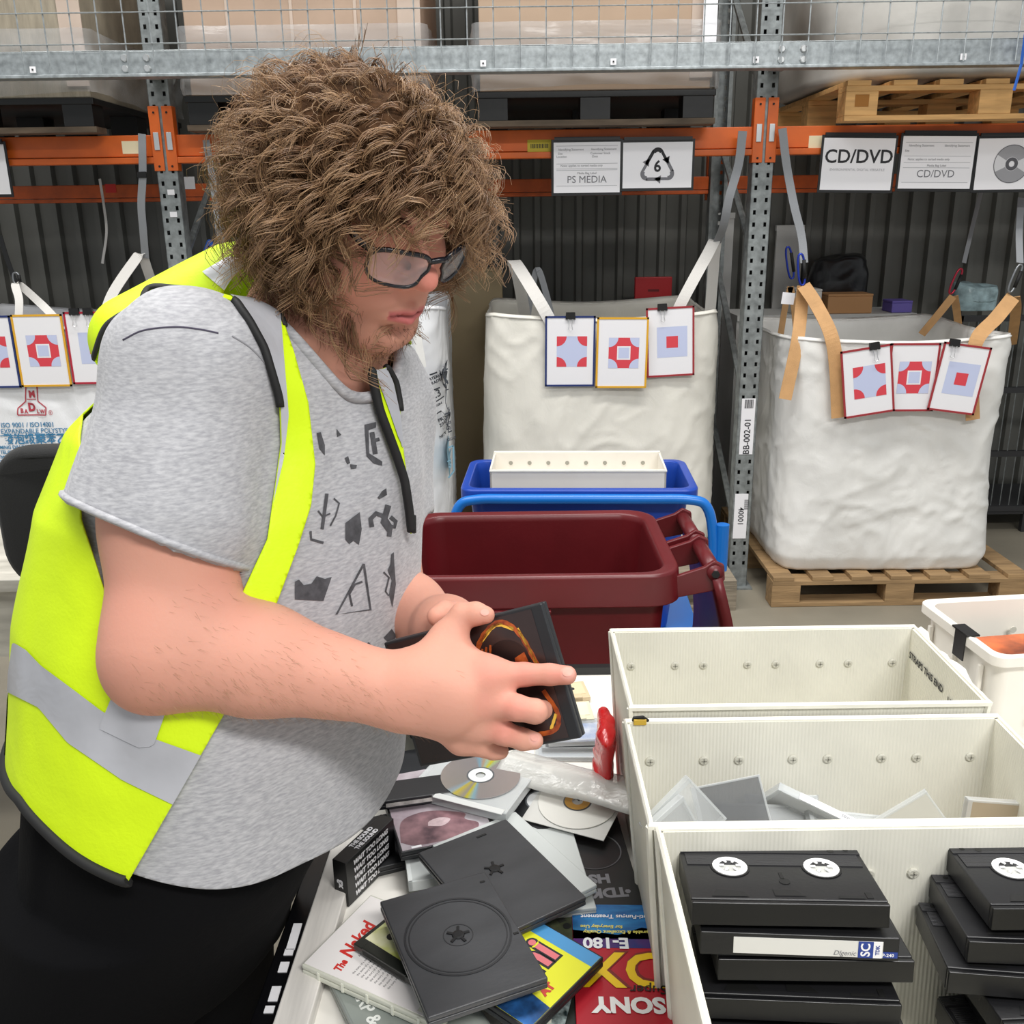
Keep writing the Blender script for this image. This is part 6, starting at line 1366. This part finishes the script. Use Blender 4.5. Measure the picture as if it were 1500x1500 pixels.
vv, tv = clip(vv, tv, vhem(vv))
def facing(v, n): d = CAM-v; return (n*d).sum(1)/np.linalg.norm(d, axis=1) > -.02
def cutpoly(v, t, poly, keep_inside=False):
    n = vnorm(v, t); px, py, _ = proj(v); g = pdist(np.stack([px, py], 1), poly)
    fc = facing(v, n); g = np.where(fc, g, 60.)
    if keep_inside: g = np.where(fc, -g, -60.)
    return clip(v, t, g)
AH = [(345, 440), (300, 427), (255, 421), (218, 421), (204, 448), (152, 482), (137, 520), (126, 560), (116, 640), (118, 760), (165, 905), (250, 930), (350, 880), (392, 790), (412, 650), (410, 585), (388, 510), (366, 470)]
FO = [(368, 372), (386, 398), (405, 440), (430, 512), (452, 590), (462, 680), (456, 740), (437, 800), (405, 885), (372, 960), (332, 1040), (252, 1180), (186, 1294), (160, 1420), (720, 1420), (720, 900), (606, 870), (603, 780), (599, 744), (593, 704), (580, 664), (568, 632), (556, 600), (547, 560), (541, 525), (525, 480), (500, 430), (440, 360)]
LA = [(556, 500), (566, 535), (580, 560), (586, 592), (590, 648), (594, 680), (600, 720), (606, 800), (612, 870), (760, 870), (760, 440), (545, 440)]
v1_, t1_ = cutpoly(vv, tv, FO); v1_, t1_ = cutpoly(v1_, t1_, LA)
v1_, t1_ = cutpoly(v1_, t1_, AH)
q0_, q1_, _ = proj(v1_); v1_, t1_ = clip(v1_, t1_, np.where((q1_ > 430) & (q1_ < 960), 603-q0_, 50.))
# neck and the two armholes on the far side
v1_, t1_ = clip(v1_, t1_, np.linalg.norm(v1_-PD(455, 488, 1.055), axis=1)-.103)
v1_, t1_ = clip(v1_, t1_, np.linalg.norm((v1_-(Sl+LF*.05-UP*.03)), axis=1)-.125)
VB0 = BVHTree.FromPolygons(v1_.tolist(), t1_.tolist())
ST = [(296, 399), (335, 376), (368, 384), (392, 420), (410, 458), (415, 525), (422, 608), (415, 672), (400, 735), (388, 795), (360, 800), (380, 640), (404, 585), (380, 510), (348, 442)]
LW = [(184, 975), (258, 1000), (226, 1092), (205, 1094), (147, 1066)]
WB = [(20, 940), (40, 952), (62, 975), (112, 1012), (150, 1041), (225, 1081), (300, 1108), (258, 1180), (180, 1142), (100, 1087), (58, 1036), (10, 1012)]
LS = [(543, 505), (556, 520), (575, 560), (586, 610), (590, 660), (582, 640), (567, 596), (553, 558)]
def push(v, t, d): return v+vnorm(v, t)*d
vy, ty = v1_, t1_
vest = mesh_np('vest', vy, ty, yel, man, org=BASE); dm = vest.modifiers.new('solid', 'SOLIDIFY'); dm.thickness = .0018; dm.offset = -1
for poly in (ST, LW, WB, LS):
    a_, b_ = cutpoly(v1_, t1_, poly, True)
    if len(b_):
        o = mesh_np('reflective_tape', push(a_, b_, .0026 if poly is LW else .0014), b_, tape, vest, org=BASE)
# waist tape on the far side
n_v = vnorm(v1_, t1_); fc = facing(v1_, n_v)
a_, b_ = clip(v1_, t1_, np.where(fc, -1., .03-np.abs(v1_[:, 2]-1.205)))
if len(b_): mesh_np('reflective_tape', push(a_, b_, .0014), b_, tape, vest, org=BASE)
VB = VB0
def bseam(pts, r=.0045, sq=.5, n=10, nm='binding'): return seam(nm, VB, pts, r, bind, vest, n, off=.002, sq=sq)
def bfree(pts, r=.0045, nm='binding', n=8):
    P = cr([PD(*p) for p in pts], n)-BASE; return MB().tube([tuple(p) for p in P], r, 6).build(nm, bind, vest, smooth=True)
VB = VBF
bseam([(118, 610), (127, 562), (138, 520), (152, 482), (172, 464), (204, 446), (218, 421), (255, 421), (300, 427), (345, 440)], .0048)
VB = VB0
def edge_loop(v, t):
    e = np.sort(np.concatenate([t[:, [0, 1]], t[:, [1, 2]], t[:, [2, 0]]]), 1); u, c = np.unique(e, axis=0, return_counts=True); return u[c == 1]
bd_ = edge_loop(v1_, t1_); px_, py_, _ = proj(v1_); nf = facing(v1_, vnorm(v1_, t1_))
def bind_from(mask, r, nm='binding'):
    """black binding along the open edges of the vest whose end points satisfy the mask"""
    E = [tuple(x) for x in bd_ if mask[x[0]] and mask[x[1]]]
    adj = {}
    for a, b in E: adj.setdefault(a, []).append(b); adj.setdefault(b, []).append(a)
    seen = set(); runs = []
    for s in sorted(adj, key=lambda k: len(adj[k])):
        if s in seen: continue
        run = [s]; seen.add(s); cur = s
        while True:
            nx = [q for q in adj[cur] if q not in seen]
            if not nx: break
            cur = nx[0]; seen.add(cur); run.append(cur)
        runs.append(run)
    for run in runs:
        if len(run) < 8: continue
        P = v1_[run]; 
        for _ in range(6): P[1:-1] = (P[:-2]+2*P[1:-1]+P[2:])/4
        P = P[::2] if len(P) > 20 else P
        MB().tube([tuple(p-BASE) for p in P], r, 6).build(nm, bind, vest, smooth=True)
xy_ = np.stack([px_, py_], 1)
bind_from(np.abs(vhem(v1_)) < .004, .0062)
onAH = np.abs(pdist(xy_, AH)) < 2.5
bind_from(onAH & (py_ < 600) & (px_ > 340), .0042)
onLS = (np.abs(pdist(xy_, FO)) < 2.5) & (px_ > 500) & (py_ > 480) & (py_ < 860)
bind_from(onLS, .0052); bind_from((np.abs(pdist(xy_, LA)) < 2.5) & (py_ < 605) & (py_ > 505), .004)
bind_from((np.abs(pdist(xy_, FO)) < 2.5) & (px_ < 465) & (py_ < 480), .0028)
# ---- trousers and shoes
blk = M('black trouser cloth', '0a0a0c', .95, spec=.12, bump=.15, bs=200, bump2=.3, bs2=10)
tf = SN(81, 9, 26)
HIP = np.array([-.49, .965, .86]); hipr, hipl = HIP-LF*.105, HIP+LF*.09; FTr = np.array([hipr[0]-.01, hipr[1], .1]); FTl = np.array([hipl[0]-.03, hipl[1]+.02, .1])
TZ_ = np.array([.78, .86, .95, 1.04, 1.10, 1.24]); TC = np.array([[-.49, .965], [-.475, .965], [-.445, .968], [-.405, .972], [-.39, .975], [-.37, .98]]); TA = np.array([.20, .205, .21, .205, .20, .20]); TB = np.array([.14, .152, .168, .185, .185, .185])
def trou_f(P):
    z = P[:, 2]; dx = P[:, 0]-np.interp(z, TZ_, TC[:, 0]); dy = P[:, 1]-np.interp(z, TZ_, TC[:, 1]); a = np.interp(z, TZ_, TA); b = np.interp(z, TZ_, TB)
    u = np.abs(dx*LF[0]+dy*LF[1])/a; w = np.abs(dx*FW[0]+dy*FW[1])/b; d = ((u**2.3+w**2.3)**(1/2.3)-1)*np.minimum(a, b)*.9
    d = np.maximum(np.maximum(d, .84-z), z-1.24); d = np.where(z > 1.02, np.maximum(d, torso(P, -.014-.0*z)), d)
    wq = (P[:, 0]-np.interp(z, RW[:, 2], RW[:, 0]))*FW[0]+(P[:, 1]-np.interp(z, RW[:, 2], RW[:, 1]))*FW[1]; d = smin(d, np.maximum(np.maximum(np.maximum(torso(P, -.012), wq+.03), .97-z), z-1.24), .02)
    for h_, f_ in ((hipr, FTr), (hipl, FTl)):
        kn = h_*.5+f_*.5+FW*.02; d = smin(d, rcd(P, h_-UP*.02, kn, .115, .085), .05); d = smin(d, rcd(P, kn, f_, .085, .06), .03)
    d = d+.005*tf(P*np.array([1, 1, .6])); return np.maximum(d, .07-P[:, 2])
vt, ft = nets(trou_f, (-.85, .60, .05), (-.1, 1.36, 1.27), .0085); vt = smooth(vt, ft, 1, .5)
mesh_np('trousers', vt, ft, blk, man, org=BASE)
shm = M('black work shoe', '1a1a1b', .45)
for f_ in (FTr, FTl):
    g = Fld(); g.rc(f_+np.array([0, 0, -.045]), f_+FW*.17+np.array([0, 0, -.058]), .046, .04, .02).rc(f_+np.array([0, 0, .02]), f_+np.array([0, 0, -.04]), .05, .05, .02); g.ops.append(('fn', lambda P: P[:, 2]-.0015, None, None, 0, .004, 's'))
    lo_ = f_+np.array([-.12, -.2, -.12]); hi_ = f_+np.array([.27, .12, .1]); a_, b_ = nets(g, lo_, hi_, .007); mesh_np('shoe', a_, b_, shm, man, org=BASE)
# ---- glasses: frame, lenses, temples; slipped down the nose
gl_ = bpy.data.objects.new('glasses', None); COL.objects.link(gl_); gl_.parent = man
gfm = M('dark blue black acetate', '14161f', .25, spec=.6); lensm = M('lens', 'dfe3ea', .05, alpha=.28, spec=.9)
GM = Matrix.Identity(4)
gup = unit(hu*math.cos(.22)+hf*math.sin(.22)*1.0); gfw = unit(np.cross(gup, hr))
GC = hw((-.003, .1255, -.0155))
for i in range(3): GM[i][0] = hr[i]; GM[i][1] = gup[i]; GM[i][2] = np.cross(hr, gup)[i]; GM[i][3] = GC[i]-BASE[i]
def lens_outline(s, grow=0.):
    P = []
    for a in np.linspace(0, 2*math.pi, 32, endpoint=False):
        c, n = math.cos(a), math.sin(a); x = .0285*math.copysign(abs(c)**.6, c); y = (.0175 if n > 0 else .0215)*math.copysign(abs(n)**.7, n)
        if n < 0 and c*s < 0: x *= .84
        X = s*.0372+x; P.append((X, y-.002, 6.0*X*X-.003))
    return P
gl_.matrix_local = GM
for s in (-1, 1):
    o = lens_outline(s); MB().tube(o, .0018, 6, closed=True).build('rim', gfm, gl_, smooth=True)
    top = [p for p in o if p[1] > .006]; top.sort(); MB().tube([(x, y+.0008, z) for x, y, z in top], .0026, 6).build('brow_bar', gfm, gl_, smooth=True)
    MB().add(o, [tuple(range(len(o)))]).build('lens', lensm, gl_)
    MB().tube(cr([(s*.062, .010, .020), (s*.068, .011, .027), (s*.074, .014, .045), (s*.080, .030, .10), (s*.079, .034, .13)], 5), .0022, 6, sq=1.8).build('temple', gfm, gl_, smooth=True)
MB().tube(cr([(-.010, .008, -.0022), (0, .0115, -.0055), (.010, .008, -.0022)], 5), .0032, 6).build('bridge', gfm, gl_, smooth=True)
# ---- hair
hairm = bpy.data.materials.new('brown hair'); hairm.use_nodes = True; nt = hairm.node_tree; b = nt.nodes['Principled BSDF']
at = nt.nodes.new('ShaderNodeAttribute'); at.attribute_name = 'tint'; nt.links.new(at.outputs[0], b.inputs['Base Color']); b.inputs['Roughness'].default_value = .42; b.inputs['Specular IOR Level'].default_value = .45
G_ = np.random.default_rng(7)
def strands(name, P, R, C, parent, sides=3):
    """P: n x m x 3 centre lines, R: n x m radii, C: n x m x 3 colours; one joined mesh of tapered tubes"""
    n, m = P.shape[:2]; T = np.gradient(P, axis=1); T /= np.linalg.norm(T, axis=2)[..., None]+1e-9
    a = np.zeros_like(T); a[..., 2] = 1; a[np.abs(T[..., 2]) > .9] = (1, 0, 0); U1 = np.cross(T, a); U1 /= np.linalg.norm(U1, axis=2)[..., None]+1e-9; U2 = np.cross(T, U1)
    V = np.stack([P+R[..., None]*(math.cos(2*math.pi*k/sides)*U1+math.sin(2*math.pi*k/sides)*U2) for k in range(sides)], 2)   # n m s 3
    idx = np.arange(n*m*sides).reshape(n, m, sides); q = []
    for k in range(sides): k2 = (k+1) % sides; q.append(np.stack([idx[:, :-1, k], idx[:, :-1, k2], idx[:, 1:, k2], idx[:, 1:, k]], -1).reshape(-1, 4))
    o = mesh_np(name, V.reshape(-1, 3), np.concatenate(q), hairm, parent, org=BASE)
    A = o.data.attributes.new('tint', 'FLOAT_COLOR', 'POINT'); cc = np.repeat(C[:, :, None, :], sides, 2).reshape(-1, 3); A.data.foreach_set('color', np.c_[cc, np.ones(len(cc))].astype(np.float32).ravel())
    o['kind'] = 'stuff'; return o
# roots over the scalp, in head space
def scalp_pts(n):
    out = []
    while len(out) < n:
        d = unit(G_.normal(size=3)); p = np.array([0, -.010, .022])+d*np.array([.081, .102, .084])
        if p[1] > .050 and p[2] < .050: continue
        if p[1] > .018 and p[2] < -.005: continue
        if p[2] < -.058: continue
        out.append((p, d))
    return out
GRAV = HM.T@np.array([0, 0, -1.])               # gravity in head space
def lock(root, d, L, m=24, curl=.011, turns=2.6, ph=0., fall=1., lift=1., sw=0.):
    s = np.linspace(0, 1, m); out = unit(d*np.array([1, 1, .6])+np.array([0, -.05, .12]))
    tang = GRAV+sw; tang = tang-d*(tang@d); tang = tang/(np.linalg.norm(tang)+1e-6)
    path = root+np.outer(s**.75*(1-.42*s), out)*L*.62*lift+np.outer(s**1.5, tang*.8+GRAV*.2)*L*.85*fall
    t = np.gradient(path, axis=0); t /= np.linalg.norm(t, axis=1)[:, None]; e1 = np.cross(t, np.array([.3, .2, .93])); e1 /= np.linalg.norm(e1, axis=1)[:, None]+1e-6; e2 = np.cross(t, e1)
    w = curl*np.clip(s*1.8, 0, 1)**1.2; a = ph+turns*2*math.pi*s**1.25
    return path+e1*(w*np.cos(a))[:, None]+e2*(w*np.sin(a))[:, None]
NL, NSP, MP = 860, 11, 24
PP, RR, CC = [], [], []
base_c = np.array(lin('74513a')); tip_c = np.array(lin('b8946e')); dk_c = np.array(lin('432d1e'))
for root, d in scalp_pts(NL):
    low = np.clip((.03-root[2])/.08, 0, 1); fr = np.clip((root[1]-.03)/.05, 0, 1); top = np.clip((d[2]-.5)/.4, 0, 1)
    side = abs(d[0]); L = G_.uniform(.085, .125)*(1+(.45 if root[0] > 0 else .05)*low-.10*top-.05*fr)*(1.08 if root[0] < -.01 and root[1] > .0 else 1.0); 
    c = lock(root, d, L, MP, curl=G_.uniform(.006, .019), turns=G_.uniform(1.2, 2.9), ph=G_.uniform(0, 6.28), fall=G_.uniform(.8, 1.15)*(1+.25*low), lift=(1-.38*top-.2*low-.22*side*(root[0] > 0))*G_.uniform(.8, 1.2), sw=G_.normal(size=3)*.35)
    shade = G_.uniform(0, 1); s = np.linspace(0, 1, MP); spread = G_.uniform(.002, .0048)
    for k in range(NSP):
        off = G_.normal(size=3)*spread; w = (.25+.75*np.abs(1-1.5*s)**.8)[:, None]
        wob = np.stack([np.sin(s*G_.uniform(5, 13)+G_.uniform(0, 6.28)) for _ in range(3)], 1)*.0013*s[:, None]
        ln = G_.uniform(.85, 1.05); p = root+(c-root)*ln+off*w+wob
        PP.append(HC+(p*HS)@HM.T); RR.append(.00056*(1-.6*s)*G_.uniform(.7, 1.3)); v = np.clip(shade*.7+G_.uniform(0, .4), 0, 1)
        cc = dk_c*(1-v)+base_c*v; CC.append(cc+(tip_c-cc)*(s[:, None]**1.2)*G_.uniform(.25, 1.0))
hair = strands('hair', np.array(PP), np.array(RR), np.array(CC), man)
# flyaway hairs
PP, RR, CC = [], [], []
for root, d in scalp_pts(340):
    s = np.linspace(0, 1, 18); c = lock(root, d, G_.uniform(.10, .15), 18, curl=G_.uniform(.008, .02), turns=G_.uniform(1, 2.4), ph=G_.uniform(0, 6.28), fall=G_.uniform(.4, 1.)); c = c; PP.append(HC+(c*HS)@HM.T); RR.append(.0003*(1-.6*s)); CC.append(np.tile(tip_c*G_.uniform(.7, 1.1), (18, 1)))
strands('flyaway_hair', np.array(PP), np.array(RR), np.array(CC), man)
# inner hair mass that keeps the scalp covered
hm_ = Fld(); hm_.el(HC+HM@np.array([.004, -.016, .034]), (.104, .116, .089), HM, .01); hm_.el(HC+HM@np.array([0, -.075, -.02]), (.075, .055, .075), HM, .03)
for s in (-1, 1): hm_.el(HC+HM@np.array([s*.072, -.022, -.042]), (.030, .055, .062), HM, .02)
hm_.el(HC+HM@np.array([0, .115, -.025]), (.085, .075, .078), HM, .02, 's')
hn, hn2 = SN(91, 12, 70), SN(92, 12, 150); hmf = lambda P: hm_(P)+.004*hn(P)+.003*hn2(P)
a_, b_ = nets(hmf, HC-.2, HC+.2, .004)
ohm = mesh_np('hair_mass', a_, b_, M('dark brown hair mass', '4a3423', .9, var=.4, vs=120, bump=1., bs=160, spec=.1), man, org=BASE)
# beard, sideburn and eyebrow hairs on the body surface
def onface(p):
    w = hw(p); h = BODY_BVH.find_nearest(Vector(w)); return np.array(h[0]), np.array(h[1])
PP, RR, CC = [], [], []
for i in range(1900):
    s_ = G_.uniform(-1, 1); zz = G_.uniform(-.135, -.062); x = s_*.085; y = .09-.10*abs(s_)**1.5+G_.normal()*.01
    if abs(s_) < .42 and (zz > -.106 or G_.uniform() < .5): continue
    if zz > -.078 and abs(s_) < .72: continue
    q, n = onface((x, y, zz)); down = HM@np.array([0, .25, -1.]); dirv = unit(n*.45+unit(down-n*(down@n))*.8+G_.normal(size=3)*.25); L = G_.uniform(.006, .014); s = np.linspace(0, 1, 5)
    PP.append(q+np.outer(s, dirv)*L+np.outer(s**2, G_.normal(size=3))*.002); RR.append(.00022*(1-.6*s)); CC.append(np.tile(base_c*G_.uniform(.7, 1.5), (5, 1)))
for s_ in (-1, 1):
    for i in range(160):
        u = G_.uniform(0, 1); q, n = onface((s_*(.012+.04*u), .105-.01*u, .018+.006*math.sin(u*2.6)+G_.normal()*.0022)); dirv = unit(HM@np.array([s_*1., -.1, .15])+n*.3+G_.normal(size=3)*.15); s = np.linspace(0, 1, 5)
        PP.append(q+np.outer(s, dirv)*.009); RR.append(.0003*(1-.6*s)); CC.append(np.tile(base_c*G_.uniform(.5, .9), (5, 1)))
strands('beard', np.array(PP), np.array(RR), np.array(CC), man)

# fine hairs on the forearm
PP, RR, CC = [], [], []
for i in range(900):
    u = G_.uniform(.02, .95); c = Er+(Wr-Er)*u; dv = unit(G_.normal(size=3)+np.array([0, -.9, -.1])); h = BODY_BVH.find_nearest(Vector(c+dv*.07)); q, n = np.array(h[0]), np.array(h[1]); ad = unit(Wr-Er)
    dirv = unit(ad*.8+n*.25-UP*.35+G_.normal(size=3)*.2); s = np.linspace(0, 1, 4); PP.append(q+np.outer(s, dirv)*G_.uniform(.006, .011)); RR.append(.00010*(1-.6*s)); CC.append(np.tile(tip_c*G_.uniform(.6, 1.), (4, 1)))
strands('arm_hair', np.array(PP), np.array(RR), np.array(CC), man)

# fingernails
nailm = M('fingernail', 'dfa091', .45, spec=.3)
for cx, cy, ax_, bx_, ang in ((831, 985, 7.5, 6, 0), (783, 1081, 6, 5, 10), (710, 897, 6.5, 5, 0)):
    pts = [(cx, cy)]+[(cx+ax_*math.cos(a)*math.cos(math.radians(ang))-bx_*math.sin(a)*math.sin(math.radians(ang)), cy+ax_*math.cos(a)*math.sin(math.radians(ang))+bx_*math.sin(a)*math.cos(math.radians(ang))) for a in np.linspace(0, 2*math.pi, 14, endpoint=False)]
    H_ = [hitpx(BODY_BVH, x, y, .0007) for x, y in pts]
    if all(h is not None for h in H_): mb = MB(); mb.v = [tuple(h-BASE) for h in H_]; mb.f = [(0, 1+i, 1+(i+1) % 14) for i in range(14)]; mb.build('fingernail', nailm, ob, smooth=True)
